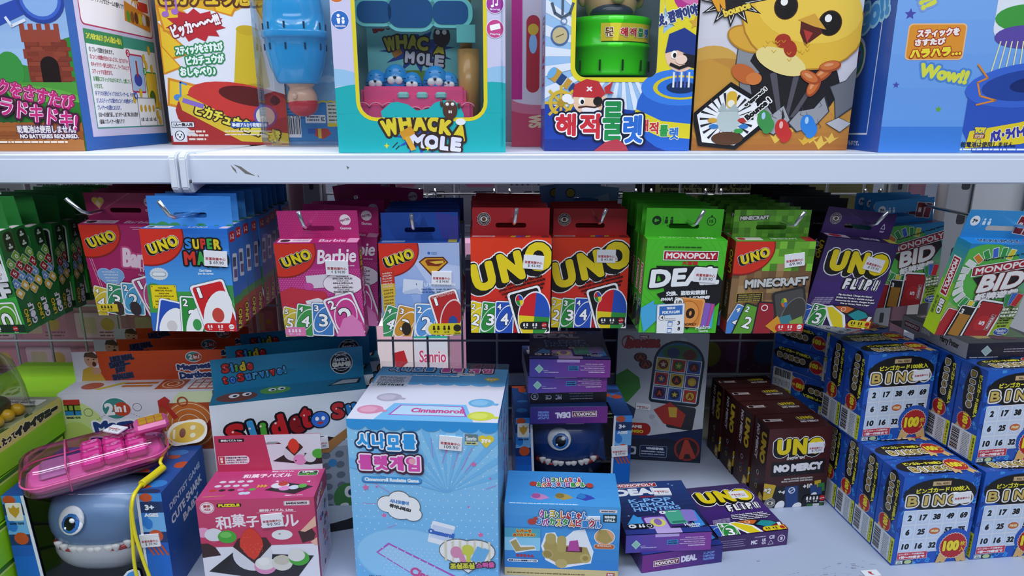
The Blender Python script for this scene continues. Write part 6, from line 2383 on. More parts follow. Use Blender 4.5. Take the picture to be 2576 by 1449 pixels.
f.T('ビンゴカードの数字は', 25, 107.4, 34, 2.8, 'f4eaee', b=.3).T('1番～75番まで', 26, 111.8, 34, 4, 'f4eaee', b=.6)
f.R(5, 116, 29, 122, 'dfe3e8').R(5.3, 116.3, 28.7, 121.8, '1b1d22').R(6, 116.8, 15, 121.4, 'd8e0e4').L([(8, 120), (10.5, 117.6), (13, 120), (8, 120)], .6, '2a6a4a').E(22, 119, 5, 2.7, 'b8cf9a')
s = Art(BD, BH)
K = s.H
s.bg('1d50b0')
letters(s, 26, 11)
s.E(58, 92, 34, 92, '111013')
for i, ch in enumerate('BINGO'):
    s.T(ch, 52, 28 + i * 25, 17 if ch != 'I' else 8, 16, 'a58c4c', -90, b=2.2, ol='16130e', ow=2, drop=('d9d6d0', 0, 0, 5))
s.T('ビンゴカード100枚入', 80, 92, 140, 14, 'e2da3a', -90, b=1.6)
for q in (-1, 1):
    s.P([(22, 176 + q * 20), (12, 186 + q * 34), (34, 186 + q * 30)], 'd9b070')
s.S(46, 186, 27, 30, 26, 'e8d2c4').S(46, 186, 26, 28, 26, 'b5242a')
s.T('100', 50, 178, 34, 22, 'f0dc2e', -90, b=3, ol='8a2a1a', ow=1.2).T('枚入', 50, 206, 14, 12, 'f0dc2e', -90, b=.8)
s.bars(2, 214, 44, K - 6, True, 'd9dde4')
s.R(44, 214, 84, K - 6, 'd3d8de').R(84, 214, 100, K - 6, 'd2d838')
s.lines(50, 222, 80, 14, 5.6, 2.2, '6a6e76')
s.T('注意(ちゅうい)', 92, 258, 70, 9, '5a6020', -90, b=.8)
tp = Art(BW, BD)
q = tp.H
tp.bg('1c4ea8')
letters(tp, 22, 5)
tp.E(46, q * .5, 42, q * .42, '111013')
tp.T('ビンゴカード100枚入', 44, q * .3, 52, q * .17, 'ece33a', b=.6)
gold(tp, 23, q * .64, 10.6, 8.5, q * .26)
seal(tp, 82, q * .5, q * .36)
bf = {'F': f, 'L': s, 'R': s, 'T': tp}
proto = thing('bingo_box', 'blue bingo box nearest at the front corner of the stack, with price sticker', 'bingo box', group='blue bingo boxes')
link('carton', carton_mesh(BW, BD, BH, '1d50b0', bf), M_CARD, proto)
sticker(proto, face('F', BW, BD, BH), 79, 32, BW / 100, .0245, .0155, 3, '')


def bingo(A, yaw, label, z, first=False, stick=False, pos=None):
    """front bottom-left corner A"""
    c, s_ = math.cos(yaw), math.sin(yaw)
    loc = (A[0] + BW / 2 * c, A[1] + BW / 2 * s_, z)
    if first:
        proto.location = loc
        proto.rotation_euler = (0, 0, yaw)
        return proto
    return dup(proto, loc, (0, 0, yaw), label, 'blue bingo boxes', () if stick else ('price_sticker',))


YW = R(6)
Z0 = DECK + .0004
Z1_ = DECK + BH + .001
bingo((.501, .774), YW, '', Z0, True)
for i, lb in enumerate(('blue bingo box second from the front in the lower row beside the brown boxes', 'blue bingo box third from the front in the lower row beside the brown boxes', 'blue bingo box fourth and last in the lower row beside the brown boxes')):
    bingo((.4965 - .0046 * i, .8185 + .0440 * i), YW, lb, Z0)
bingo((.613, .786), YW, 'blue bingo box at the front of the lower row furthest right', Z0)
for i, lb in enumerate(('second', 'third', 'fourth')):
    bingo((.6085 - .0046 * i, .8305 + .044 * i), YW, 'blue bingo box %s from the front in the lower row furthest right' % lb, Z0)
bingo((.4866, .8685), R(9), 'blue bingo box in front on the upper layer, stickered, beside the brown boxes', Z1_, stick=True)
bingo((.4798, .9127), R(9), 'blue bingo box directly behind the stickered one on the upper layer', Z1_)
bingo((.6085, .8085), R(8), 'blue bingo box in front on the upper layer at far right', Z1_)
bingo((.6022, .8530), R(8), 'blue bingo box second from front on the upper layer at far right', Z1_)
bingo((.5958, .8975), R(8), 'blue bingo box third from front on the upper layer at far right', Z1_)
psi = R(33)
N = (.515, .973)
cx, sx = math.cos(psi), math.sin(psi)
names = ('bottom', 'second from the bottom', 'third from the bottom', 'fourth from the bottom', 'fifth from the bottom', 'top')
for i in range(6):
    zz = DECK + .0005 + i * (BD + .0006) * .96
    ox, oy = N[0] + BW / 2 * cx, N[1] + BW / 2 * sx
    j = random.uniform(-.8, .8)
    if i == 3:
        L = BH
        o = dup(proto, (ox - L * sx, oy + L * cx, zz), (R(90), 0, psi), '', 'blue bingo boxes', ('price_sticker',))
    else:
        o = dup(proto, (ox, oy, zz + .0409), (R(-90), 0, psi + R(j)), '', 'blue bingo boxes', ('price_sticker',))
    o['label'] = 'blue bingo box lying flat, %s of the pile behind the brown boxes' % names[i]
    o.scale = (1, .955, 1)

# --- brown card games
w, h, d = .0985, .131, .0485
f = Art(w, h)
f.G(0, 0, 100, f.H, '4a1a17', '381112', 8)
for i in range(30):
    x, y = random.random() * 100, random.random() * f.H
    f.R(x, y, x + random.random() * 14, y + .5, '5a2320', random.uniform(-6, 6))
uno(f, 50, 30, 76, 2, 0, thick=1.2)
f.T("SHOW 'EM", 45, 49, 28, 5, 'e0dcd8', 2, b=.5)
f.RR(9, 54, 94, 78, 1, '121013', 2)
f.T('NO', 25, 66, 25, 13, 'e6e4e8', 2, b=2.4).T('MERCY', 65, 64.5, 50, 13.5, 'e6e4e8', 3, b=2.2)
f.T('BRUTAL. RUTHLESS. UNAPOLOGETIC.', 54, 84, 46, 2.6, 'd8d2ce', 2, b=.25).T('BRUTAL. IMPITOYABLE. SANS REMORDS.', 52, 88, 50, 2.6, 'd8d2ce', 2, b=.25)
f.P([(0, 98), (100, 94), (100, f.H), (0, f.H)], '131216')
card(f, 6, 105, 22, 28, -12, 'c9a626', '', oval=None, edge='c9a626')
f.T('×2', 6, 102, 12, 9, 'f0ece0', -14, b=1, ol='222', ow=.6)
card(f, 46, 116, 22, 40, 6, '24407c', '', oval=None, edge='1a2a50')
f.ring(45, 104, 4, 5.4, 'e0e4ec').L([(42, 106), (48, 102)], 1.2, 'e0e4ec')
f.T('+10', 70, 98, 15, 8, 'e6e4e0', 4, b=1).T('+4', 29, 106, 11, 6, 'e6e4e0', -10, b=.8)
for x, y, c in ((86, 96, 'c9a626'), (92, 101, '2f7a34'), (80, 104, '24407c'), (88, 108, '24407c')):
    card(f, x, y, 11, 15, 8, c, '', oval=None, edge=c)
eye(f, 12, 124, 8.5)
f.E(28, 130, 7, 10, 'e6e6ea', -30).E(56, 132, 8, 6, 'e6e6ea', 30).E(80, 116, 5, 8, 'e6e6ea', -30)
pill(f, 64, 113, 98, 128, '161518')
f.R(72, 128, 98, f.H, '2f6a34').R(82, 128, 92, f.H, 'd8d8d8')
tp = Art(w, d)
tp.bg('3f1716')
tp.P([(4, 17), (34, 17), (31, 21), (34, 25), (4, 25)], 'd8ccd0').E(10, 21, 4.4, 3.4, '1d1416')
tp.lines(16, 18.6, 30, 2, 2.6, 1.2, '8a7a7a')
uno(tp, 72, 17, 26, 2, 0)
tp.T('NO MERCY', 74, 28, 30, 6, 'd8d2d4', 2, b=.8)
s = Art(d, h)
s.bg('35110f')
s.T('UNO', 72, 76, 104, 34, 'c9a828', -90, b=5, ol='130c0c', ow=5)
s.T('NO MERCY', 30, 74, 116, 18, 'd0c8ca', -90, b=2)
for y, c in ((170, 'c9c0c0'), (186, 'a8282c'), (204, '2f6a8a'), (218, 'c9a626')):
    s.E(48 + (y % 7) * 2, y, 9, 7, '120e10').ring(48 + (y % 7) * 2, y, 6, 8, c)
s.RR(70, 226, 96, 262, 4, 'c9a626', -14)
s.T('×2', 83, 242, 16, 12, 'f0ece0', -90, b=1.5)
s.ring(88, 268, 8, 11, 'cfc8c8')
proto2 = thing('card_game_box', 'dark brown card game box with gold letters, nearest of the four, stickered', 'card game', group='dark brown card game boxes')
link('carton', carton_mesh(w, d, h, '3a1412', {'F': f, 'L': s, 'R': s, 'T': tp}), M_CARD, proto2)
sticker(proto2, face('F', w, d, h), 75, 33, w / 100, .0245, .017, 3, '$ 75.00')
A = (.378, .905)
yw = R(7.5)
for i in range(4):
    q = (A[0] - .0504 * i * math.sin(R(8.5)) + w / 2 * math.cos(yw), A[1] + .0504 * i + w / 2 * math.sin(yw), Z0)
    if i == 0:
        proto2.location, proto2.rotation_euler = q, (0, 0, R(5.5))
    else:
        dup(proto2, q, (0, 0, yw - R(1.5) + R(random.uniform(-.6, .6))), 'dark brown card game box, %s in the row of four' % ('second from the front', 'third from the front', 'rearmost')[i - 1], 'dark brown card game boxes', ('price_sticker',))


# --- purple-blue packs lying flat
KW, KH = .113, .128


def f_kpop(a):
    a.G(0, 0, 100, a.H, '25417e', '14142e', 10)
    for i in range(7):
        a.L([(0, 60 + i * 6), (100, 34 + i * 9)], .4, '4a3a8a')
    mono(a, 36, 9, 56, 9, 2, 'b02436')
    a.T('DEAL', 36, 24, 62, 16, 'e3e6ee', 3, b=2.4)
    a.T('NETFLIX', 45, 36, 20, 2.6, 'b0242c', 2, b=.4)
    for i, (tx, x, w_) in enumerate((('K-POP', 46, 54), ('DEMON', 47, 54), ('HUNTERS', 50, 58))):
        a.T(tx, x, 44 + i * 9.4, w_, 8.4, '7fb8f0', 2, b=.6, sh=.05)
    for x, y in ((80, 8), (84, 12), (44, 70), (12, 76), (90, 70)):
        a.S(x, y, .5, 2.2, 4, '8fc8f4')
    a.P([(6, 94), (18, 74), (22, 80), (60, 76), (60, 100), (30, 102)], '3f9ae0').P([(84, 70), (94, 70), (97, 100), (86, 104)], '3a8ad8')
    a.RR(50, 66, 80, 100, 4, '4a2a7c', 4)
    a.RR(56, 68, 78, 96, 3, '4aa88a', 4).R(60, 90, 76, 94, '2f7a66', 4)
    a.E(54, 72, 4, 3.4, 'dfe8ee').T('1', 54, 72, 1.4, 3, '223', b=.3)
    a.RR(76, 68, 92, 92, 3, '8a7ac8', -4)
    a.RR(26, 78, 56, 112, 4, '4f2a80', 3).RR(29, 81, 54, 114, 3, 'b7a0dc', 3).E(43, 92, 9, 8, 'd8d46a').E(43, 91, 4.6, 6.4, '8a6ab0')
    a.T('ACTION', 66, 71, 10, 2, 'dff0e8', b=.2)
    a.RR(6, 93, 36, 103, 5, '14141f')
    a.E(11, 98, 4.6, 3.8, 'e6eaf2').T('8+', 11, 98, 4.6, 3, '14141f', b=.5)
    for x in (20, 24):
        a.E(x, 96, 1.2, 1.2, 'e6eaf2').RR(x - 1.5, 97.4, x + 1.5, 100.6, .8, 'e6eaf2')
    a.ring(31, 98, 2.4, 3.2, 'e6eaf2')
    hasbro(a, 82, 100, 22, 'dfe6f4', 3, 'GAMES')
    a.R(0, 104, 100, a.H, '2a3a8a').RR(36, 104, 66, a.H, 1, 'bfa8e0')


def t_kpop(a):
    a.G(0, 0, 100, a.H, '1d3a72', '25417e', 5)


def e_kpop(a):
    q = a.H
    a.G(0, 0, 100, q, '4a48a8', '8a3a98', 10, True)
    a.RR(34, -1, 62, q * .16, .5, 'bfa8e0')
    a.P([(12, q * .28), (17.5, q * .54), (12, q * .8), (6.5, q * .54)], 'a8d8c8').P([(12, q * .36), (16, q * .54), (12, q * .72), (8, q * .54)], '8fc8b4')
    a.T('parents', 20, q * .64, 6, 1.2, 'd8d4ee', b=.1).T('www.monopoly.com', 27, q * .73, 18, 1.8, 'e0dcf2', b=.15)
    a.RR(48, q * .34, 61, q * .62, .3, '3f86c4').T('K-POP', 54.5, q * .42, 10, 1.6, '14264a', b=.3).T('HUNTERS', 54.5, q * .54, 11, 1.8, '14264a', b=.3)
    for i, tx in enumerate(('Australia consumer contact', 'https://consumercare.hasbro.com/en-au', 'New Zealand consumer contact', 'https://consumercare.hasbro.com/en-nz', '© 24228 MADE IN CHINA')):
        a.T(tx, 80 + (0, -2, 0, -2, 3)[i], q * (.24 + i * .115), (22, 30, 24, 30, 20)[i], 1.5, 'ead8ee', b=.14 if i < 4 else .3)


def e_title(a):
    q = a.H
    a.G(0, 0, 100, q, '7a2a86', '2f2a7c', 12, True)
    mono(a, 30, q * .56, 32, q * .34, 1, '7a1c36')
    a.T('DEAL', 58, q * .5, 20, q * .36, 'e3e0ee', 2, b=1.1)
    for i, tx in enumerate(('K-POP', 'DEMON', 'HUNTERS')):
        a.T(tx, 83, q * (.34 + i * .17), 14, q * .14, '7a9ae0', b=.4)


def e_dark(a):
    q = a.H
    a.bg('17151f')
    a.lines(18, q * .2, 50, 4, q * .16, 1.1, '9a96a8')
    a.T('MC', 63, q * .35, 8, q * .3, 'd8d4de', b=.5).T('CE', 76, q * .35, 8, q * .26, 'd8d4de', b=.5)
    a.ring(94, q * .42, 4, 5, 'd8d4de').T('S', 94, q * .42, 4, 4.6, 'd8d4de', b=.6).R(68, q * .66, 86, q * .82, 'd8d4de')


def s_kpop(a):
    a.G(0, 0, 100, a.H, '2a2a6a', '4a2a7a', 8)


KT = .0262
kp = dict(PW=KW, PH=KH, TABH=.03, thick=KT)
GK = 'purple and blue flat packs'


def flatpack(o, A, yaw, z, w_, over=False, tk=.0262):
    """lay a hang-tab pack on its back (or its face): A front left corner seen from the aisle"""
    c, s_ = math.cos(yaw), math.sin(yaw)
    o.location = (A[0] + w_ / 2 * c, A[1] + w_ / 2 * s_, z if over else z + tk)
    o.rotation_euler = (R(-90), R(180) if over else 0, yaw)
    return o


ka = make_pack('card_game_pack', 'purple and blue card game pack lying face up right of the blue toy box', '25417e', f_kpop, t_kpop, s_kpop, None, '1d3a72', GK, ('$ 79.90', 66, 27, .025, -2), end=e_kpop, **kp)
kb = make_pack('card_game_pack', 'purple card game pack lying under another with its name on the end', '25417e', f_kpop, t_kpop, s_kpop, None, '1d3a72', GK, end=e_title, **kp)
kc = make_pack('card_game_pack', 'black-ended card game pack second from the bottom of the shark box pile', '1a1824', f_kpop, t_kpop, s_kpop, None, '1d3a72', GK, end=e_dark, **kp)
flatpack(kb, (.1686, .7585), R(11.5), DECK + .0004, KW)
flatpack(ka, (.147, .7625), R(4), DECK + .0272, KW)

# --- purple flip pack lying flat


def e_flip(a):
    q = a.H
    a.G(0, 0, 100, q, '3a2458', '4a2a66', 6, True)
    a.lines(4, q * .3, 40, 4, q * .14, .8, 'a89ac0')
    a.T('www.mattel.com', 60, q * .26, 16, 1.6, 'e0d8ea', b=.2)
    a.T('MC', 52, q * .6, 9, q * .28, 'e8e2f0', b=.7).T('UK', 66, q * .5, 6, q * .18, 'e8e2f0', b=.4).T('CA', 66, q * .7, 6, q * .18, 'e8e2f0', b=.4)
    a.T('CE', 77, q * .36, 8, q * .24, 'e8e2f0', b=.5).L([(72, q * .84), (76, q * .56), (80, q * .84), (72, q * .84)], .5, 'e8e2f0')
    a.ring(91, q * .52, 4.4, 5.4, 'e8e2f0').T('S', 91, q * .52, 4, 5, 'e8e2f0', b=.7)


fp = make_pack('card_game_pack', 'purple card game pack lying face up in front of the brown boxes', '3a2a5c', f_flip, t_black, s_flip, tp_flip, '221a30', None, ('$ 59.90', 74, 30, .0255, -2), thick=.0235, PW=.103, PH=.123, end=e_flip)
flatpack(fp, (.2795, .8015), R(9.5), DECK + .0004, .103, False, .0235)

# --- pile of four on the shark box
SB = .14
ZB = DECK + SB + .0006
k4 = dup(kb, (0, 0, 0), (0, 0, 0), 'purple card game pack at the bottom of the pile on the shark box', GK)
flatpack(k4, (.0265, .906), R(1.5), ZB, KW, True)
flatpack(kc, (.0265, .918), R(3), ZB + .0268, KW, True)
k2 = dup(ka, (0, 0, 0), (0, 0, 0), 'purple and blue card game pack second from top of the shark box pile', GK, ('price_sticker',))
flatpack(k2, (.0225, .893), R(3), ZB + .0536, KW)
k1 = dup(ka, (0, 0, 0), (0, 0, 0), 'purple and blue card game pack topmost of the pile on the shark box', GK, ('price_sticker',))
flatpack(k1, (.0245, .889), R(-1.5), ZB + .0804, KW)


# --- shark boxes
def shark_art(w, h, d):
    a = Art(w, h)
    H = a.H
    a.bg('1a6ac8')
    for x0, x1 in ((0, 13), (84, 100)):
        for y0, y1, c in ((0, 6, '3a8fdc'), (6, 14, '16356e'), (14, 28, '6fb0e4'), (28, 36, '16356e'), (36, 44, '1d5cb8')):
            a.R(x0, y0, x1, y1, c)
        m = (x0 + x1) / 2
        a.E(m - 2, 3, 4, 3, 'c2502a').E(m + 1, 31, 4.5, 4.5, 'c2502a').E(m - 3, 22, 3, 4, '2a7ad0').P([(x0, 14), (m, 14), (x0, 26)], '2a7ad0').E(m + 3, 9, 3, 2.4, '122a58')
    for i in range(4):
        a.L([(86 + i * 3, 37), (90 + i * 3, 45)], 1.2, 'c2502a')
    a.RR(1.5, 5, 11.5, 18, 1.2, 'ece6da').P([(6.5, 16), (3.5, 12), (3, 8), (5, 9), (6.5, 6.5), (8, 9), (10, 8), (9.5, 12)], 'c99a2f')
    a.T('GAME TOYS', 6.5, 20, 9, 1.6, '14264a', b=.2)
    a.E(93, 10, 5.4, 4.4, '14305c')
    a.T('3+', 91.5, 10, 6, 4, 'e8eef6', b=.5).T('AGES', 92, 15.6, 9, 2.8, 'e8eef6', b=.4)
    a.P([(12, -2), (86, -2), (84.5, H - 8), (80, H - 6.5), (58, H - 6.5), (20, H - 5), (15, H - 8)], 'e6e8ee')
    s = Art(d, h)
    s.bg('16509f')
    s.T('DENTIST GAME', 50, 20, 76, 7, 'c9d8ee', 6, b=.5).T('CUTE SHARK', 50, 36, 76, 10, 'dfe8f4', 6, b=.9).T('BABY', 56, 50, 40, 9, 'dfe8f4', 6, b=.9)
    t = Art(w, d)
    t.bg('1c4c96')
    for i in range(26):
        x, y = random.random() * 100, random.random() * t.H
        t.E(x, y, 3 + random.random() * 4, 2 + random.random() * 4, random.choice(('c2502a', '16356e', '2f78c4', '122a58', 'b5482a')))
    return a, s, t


def shark_box(A, B, z, label, body, belly, dark):
    t, w = stand('shark_toy_box', label, 'boxed toy', A, B, z, 'blue shark toy boxes')
    h, d = SB, .12
    a, s, tt = shark_art(w, h, d)
    H = a.H
    win = [(14, 0), (84, 0), (83, H - 10), (80, H - 8), (58, H - 8), (21, H - 6.5), (17, H - 9)]
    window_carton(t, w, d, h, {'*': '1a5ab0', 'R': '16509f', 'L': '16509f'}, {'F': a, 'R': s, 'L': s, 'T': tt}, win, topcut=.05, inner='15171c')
    # the toy: rounded head with an open smile
    zc, yc = .084, .057
    b = ball_bm((-.006, yc, zc), w * .365, .052, .052, None, 36)
    def boxy(bm_, rx):
        for v in bm_.verts:
            n = (v.co.x + .006) / rx
            v.co.x = -.006 + math.copysign(abs(n) ** .78, n) * rx
        return bm_
    boxy(b, w * .365)
    hd = inked('shark_head', b, body, t)
    b = ball_bm((-.006, yc + .001, zc - .034), w * .355, .0525, .040, None, 30)
    inked('lower_jaw', boxy(b, w * .355), belly, hd)
    b = bmesh.new()
    nn = 9
    mp = []
    for i in range(25):
        u = -1 + 2 * i / 24
        x = -.006 + u * w * .27
        zz = zc - .026 + .007 * abs(u) ** 1.8
        e2 = 1 - (abs(x + .006) / (w * .365)) ** 2.56 - ((zz - zc) / .052) ** 2
        mp.append((x, yc - .052 * math.sqrt(max(e2, .02)) - .0006, zz))
    tube_bm([(x, y - .0002, z_ - .004) for x, y, z_ in mp], .0038, 8, b)
    inked('lip', b, 'a8363a', hd)
    b = bmesh.new()
    for i in range(nn):
        x, y, z_ = mp[2 + int(i * 2.5)]
        lathe_bm([(0, -.0095), (.003, -.006), (.0052, -.001), (.0054, .002), (0, .003)], 10, b, (x, y - .003, z_ + .001), 1, .5)
    inked('teeth', b, 'eceae6', hd)
    ex, ez = -w * .12, zc + .016
    ey = yc - .052 * math.sqrt(max(.05, 1 - (abs(ex + .006) / (w * .365)) ** 2.56 - ((ez - zc) / .052) ** 2))
    r_ = Euler((R(-24), 0, R(-16)))
    inked('eye_white', ball_bm((ex, ey, ez), .0185, .005, .0175, None, 20, r_), 'e9edf2', hd)
    inked('iris', ball_bm((ex + .0008, ey - .0034, ez - .0006), .0135, .003, .013, None, 18, r_), '2f6fb8', hd)
    inked('pupil', ball_bm((ex + .0012, ey - .0048, ez - .0008), .0095, .0026, .0095, None, 16, r_), '0c0e14', hd)
    b = ball_bm((ex + .0052, ey - .0072, ez + .004), .0034, .0012, .0034, None, 10)
    ball_bm((ex - .004, ey - .0074, ez - .006), .0018, .0010, .0018, b, 8)
    inked('eye_glint', b, 'f6f8fa', hd)
    b = bmesh.new()
    o = [(w * .17, -.004), (w * .28, .012), (w * .31, -.03), (w * .24, -.022)]
    fr = [b.verts.new((x, yc - .036, zc + z_)) for x, z_ in o]
    bk = [b.verts.new((x + .003, yc - .028, zc + z_)) for x, z_ in o]
    b.faces.new(fr)
    b.faces.new(bk[::-1])
    for i in range(4):
        b.faces.new((fr[i - 1], fr[i], bk[i], bk[i - 1]))
    bmesh.ops.recalc_face_normals(b, faces=b.faces[:])
    inked('side_fin', b, dark, hd)
    # printed fin emblem rising over the lower edge of the window
    k = w / 100
    o = [(57, H - 4), (60, H - 9), (66, H - 12), (71, H - 18), (76, H - 20), (79, H - 18), (80, H - 10), (82, H - 4)]
    pts = [((x - 50) * k, h - y * k) for x, y in o][::-1]
    ea = Art(25 * k, 16 * k)
    ea.P([((x - 57) * 4 * 1.0, (y - H + 20) * 4) for x, y in [(58.5, H - 4), (61, H - 8), (67, H - 11), (72, H - 17), (76, H - 18.6), (78, H - 17), (79, H - 10), (80.5, H - 4)]], '3a92d8')
    ea.P([(66, 40), (78, 14), (84, 20), (80, 56)], '2f9a96')
    link('fin_emblem', panel_mesh(pts, [], .0008, 'e6e8ee', ea), M_CARD, t, (0, -.0014, 0))
    return t, w, h, d


sb1, w1, h1, d1 = shark_box(atz(2, 1248, DECK + SB) - Vector((0, 0, SB)), atz(405, 1241, DECK + SB) - Vector((0, 0, SB)), DECK, 'blue window box with a grey-blue shark head, under the pink phone toy', '6f8fb8', 'c3c6cc', '2f6aa8')
sticker(sb1, face('F', w1, d1, h1), 89, 34, w1 / 100, .023, .017, 4, '$ 39.90')
sb2, w2, h2, d2 = shark_box(Vector((.0055, .926, 0)), Vector((.181, .935, 0)), DECK, 'blue window box with a navy shark head, under the pile of purple packs', '1c3f84', '16223f', '1d3a78')
sticker(sb2, face('F', w2, d2, h2), 90, 33, w2 / 100, .0245, .0175, 4, '$ 39.90')

# --- pink phone toy in its clear case
ph = thing('toy_phone', 'pink toy phone in a clear capsule with yellow cord, on the shark box', 'toy phone', (-.520, .766, DECK + SB + .0225), (R(3), R(-3), R(33)))
M_PINKC = clear_film('pink_clear_plastic', 'f8cbe6', .35)
L2, W2 = .079, .036


def capsule(L, W, z0, z1, r, bm=None, n=8, bulge=.004):
    bm = bm or bmesh.new()
    o = rr(-L, -W, L, W, r, n)
    rings = []
    for s_, z in ((.90, z0), (.985, z0 + bulge), (1, z0 + bulge * 2.0), (1, z1 - bulge * 2.4), (.97, z1 - bulge), (.86, z1)):
        rings.append([bm.verts.new((x * (1 - (1 - s_) * .5), y * s_, z)) for x, y in o])
    for a, b in zip(rings, rings[1:]):
        for i in range(len(o)):
            bm.faces.new((a[i - 1], a[i], b[i], b[i - 1])).smooth = True
    bm.faces.new(rings[0][::-1])
    bm.faces.new(rings[-1])
    bmesh.ops.recalc_face_normals(bm, faces=bm.faces[:])
    return bm


link('clear_case', bm_to(capsule(L2, W2, -.018, .020, .024)), M_PINKC, ph)
sk = bmesh.new()
o = rr(-L2 - .0005, -W2 - .0005, L2 + .0005, W2 + .0005, .024, 8)
tube_bm([(x, y, -.001) for x, y in o] + [(o[0][0], o[0][1], -.001), ], .0012, 6, sk)
tube_bm([(-.03, -W2 - .0006, -.016), (-.03, -W2 - .0006, 0), (-.03, -W2 * .95, .019), (-.03, 0, .0208), (-.03, W2 * .95, .019), (-.03, W2 + .0006, 0)], .0012, 6, sk)
inked('case_seam', sk, 'e0609a', ph)
body = inked('phone_body', capsule(L2 - .004, W2 - .004, -.014, -.001, .02), 'ef8fd0', ph)
pk = Art(.034, .02)
b = bmesh.new()
digs = ('1', '2', '3', '4', '5', '6', '7', '8', '9')
for i in range(3):
    for j in range(3):
        x, y = -.004 + i * .0245, (j - 1) * .0205
        bb = box_bm(.0235, .0195, .014, .0035, x0=x - .0118, y0=y - .0098, z0=-.001)
        ka_ = Art(.0235, .0195)
        n_ = ('8', '7', '9', '5', '6', '4', '2', '3', '1')[i * 3 + j]
        ka_.T(n_, 60, 38, 30, 52, 'fbeef6', -60, b=5).T('ABC', 24, 48, 30, 14, 'fbeef6', -60, b=1.5)
        inked('key_button', bb, 'ee5abc', ph, prints=[ka_.bake(*face('T', .0235, .0195, .014, x0=x - .0118, y0=y - .0098, z0=-.001))])
b = box_bm(.030, .044, .006, .003, x0=-.060, y0=-.022, z0=-.001)
inked('phone_screen', b, 'b9a3c4', ph)
b = box_bm(.04, .03, .012, .004, x0=.046, y0=-.010, z0=.018)
am = inked('candy_slot', b, 'd8549a', ph)
b = bmesh.new()
for i in range(3):
    for j in range(2):
        slab(b, .052 + i * .0095, .0608 + i * .0095, -.005 + j * .010, .004 + j * .010, .028, .0315)
inked('gold_tile', b, 'c9962f', am)
sticker(ph, ((.0, .03, .0216), (1, 0, 0), (0, -1, 0), (0, 0, 1)), .026, .012, 1, .024, .016, -50, '$ 9.90')
o = rr(-.026, -.016, .026, .016, .014, 6)
b = bmesh.new()
f1 = [b.verts.new((x, y, 0)) for x, y in o]
f2 = [b.verts.new((x, y, .0012)) for x, y in o]
b.faces.new(f1[::-1])
b.faces.new(f2)
for i in range(len(o)):
    b.faces.new((f1[i - 1], f1[i], f2[i], f2[i - 1]))
ta = Art(.052, .032)
ta.E(50, ta.H / 2, 44, ta.H * .42, 'd8b02f', n=30).E(64, ta.H * .34, 7, 6, 'e8e0c0').E(64, ta.H * .66, 7, 6, 'e8e0c0').E(38, ta.H * .5, 8, 12, '7a3a20').R(14, ta.H * .3, 20, ta.H * .7, 'e8e0c0')
tg = inked('hang_card', b, 'e8e4d8', ph, M_CARD, prints=[ta.bake((-.026, .016, .0012), (1, 0, 0), (0, -1, 0), (0, 0, 1))])
bpy.context.view_layer.update()
m_inv = ph.matrix_basis.inverted()
tg.matrix_local = m_inv @ Matrix.LocRotScale(at(472, 1088, .846), Euler((R(48), R(-6), R(10))), Vector((1.0, 1.05, 1)))


def inph(p):
    return m_inv @ Vector(p)


A0 = Vector((-.449, .803, DECK + SB + .018))
fy = .7105
c1 = [A0, A0 + Vector((.004, -.03, -.004)), (-.440, .765, DECK + SB + .006), (-.4475, .728, DECK + SB + .005), (-.450, fy, DECK + SB - .006), (-.4535, fy - .003, DECK + .09), (-.4560, fy - .004, DECK + .05), (-.453, fy - .004, DECK + .022), (-.444, fy - .004, DECK + .014)]
c2 = [(-.4475, .730, DECK + SB + .0065), (-.4485, fy - .001, DECK + SB - .004), (-.4495, fy - .004, DECK + .10), (-.444, fy - .005, DECK + .06), (-.4385, fy - .005, DECK + .03), (-.4395, fy - .004, DECK + .017), (-.444, fy - .004, DECK + .014)]


def smooth_path(p, n=6):
    p = [Vector(x) for x in p]
    out = []
    for i in range(len(p) - 1):
        a, b_, c_, d_ = p[max(i - 1, 0)], p[i], p[i + 1], p[min(i + 2, len(p) - 1)]
        for k in range(n):
            t_ = k / n
            out.append(.5 * ((2 * b_) + (c_ - a) * t_ + (2 * a - 5 * b_ + 4 * c_ - d_) * t_ ** 2 + (3 * b_ - a - 3 * c_ + d_) * t_ ** 3))
    return out + [p[-1]]


b = tube_bm([inph(x) for x in smooth_path(c1)], .0021, 8)
tube_bm([inph(x) for x in smooth_path(c2)], .0021, 8, b)
cd = inked('wrist_cord', b, 'e6d61e', ph)
cd['label'] = 'yellow looped wrist cord hanging over the front'
b = tube_bm([inph(x) for x in smooth_path([(-.4395, .768, DECK + SB + .0075), (-.4435, .748, DECK + SB + .0065), (-.4472, .731, DECK + SB + .0062)])], .0048, 10)
inked('cord_clamp', b, 'e0d022', cd)
b = tube_bm([A0 + Vector((.004 * math.cos(x * .7), .002, .005 + .006 * math.sin(x * .7))) for x in range(10)], .0008, 6)
for v in b.verts:
    v.co = inph(v.co)
inked('cord_ring', b, 'd9b04a', cd)

# --- dartboard boxes
w, d, h = .206, .047, .21


def header(parent, w, hh, art, col, y, z, name='header_card', r=8):
    o = [(x * w / 100 - w / 2, hh - yy * w / 100) for x, yy in rr(0, 0, 100, 100 * hh / w, (r, r, 0, 0))]
    return link(name, panel_mesh(o, [], .001, col, art), M_CARD, parent, (0, y, z))


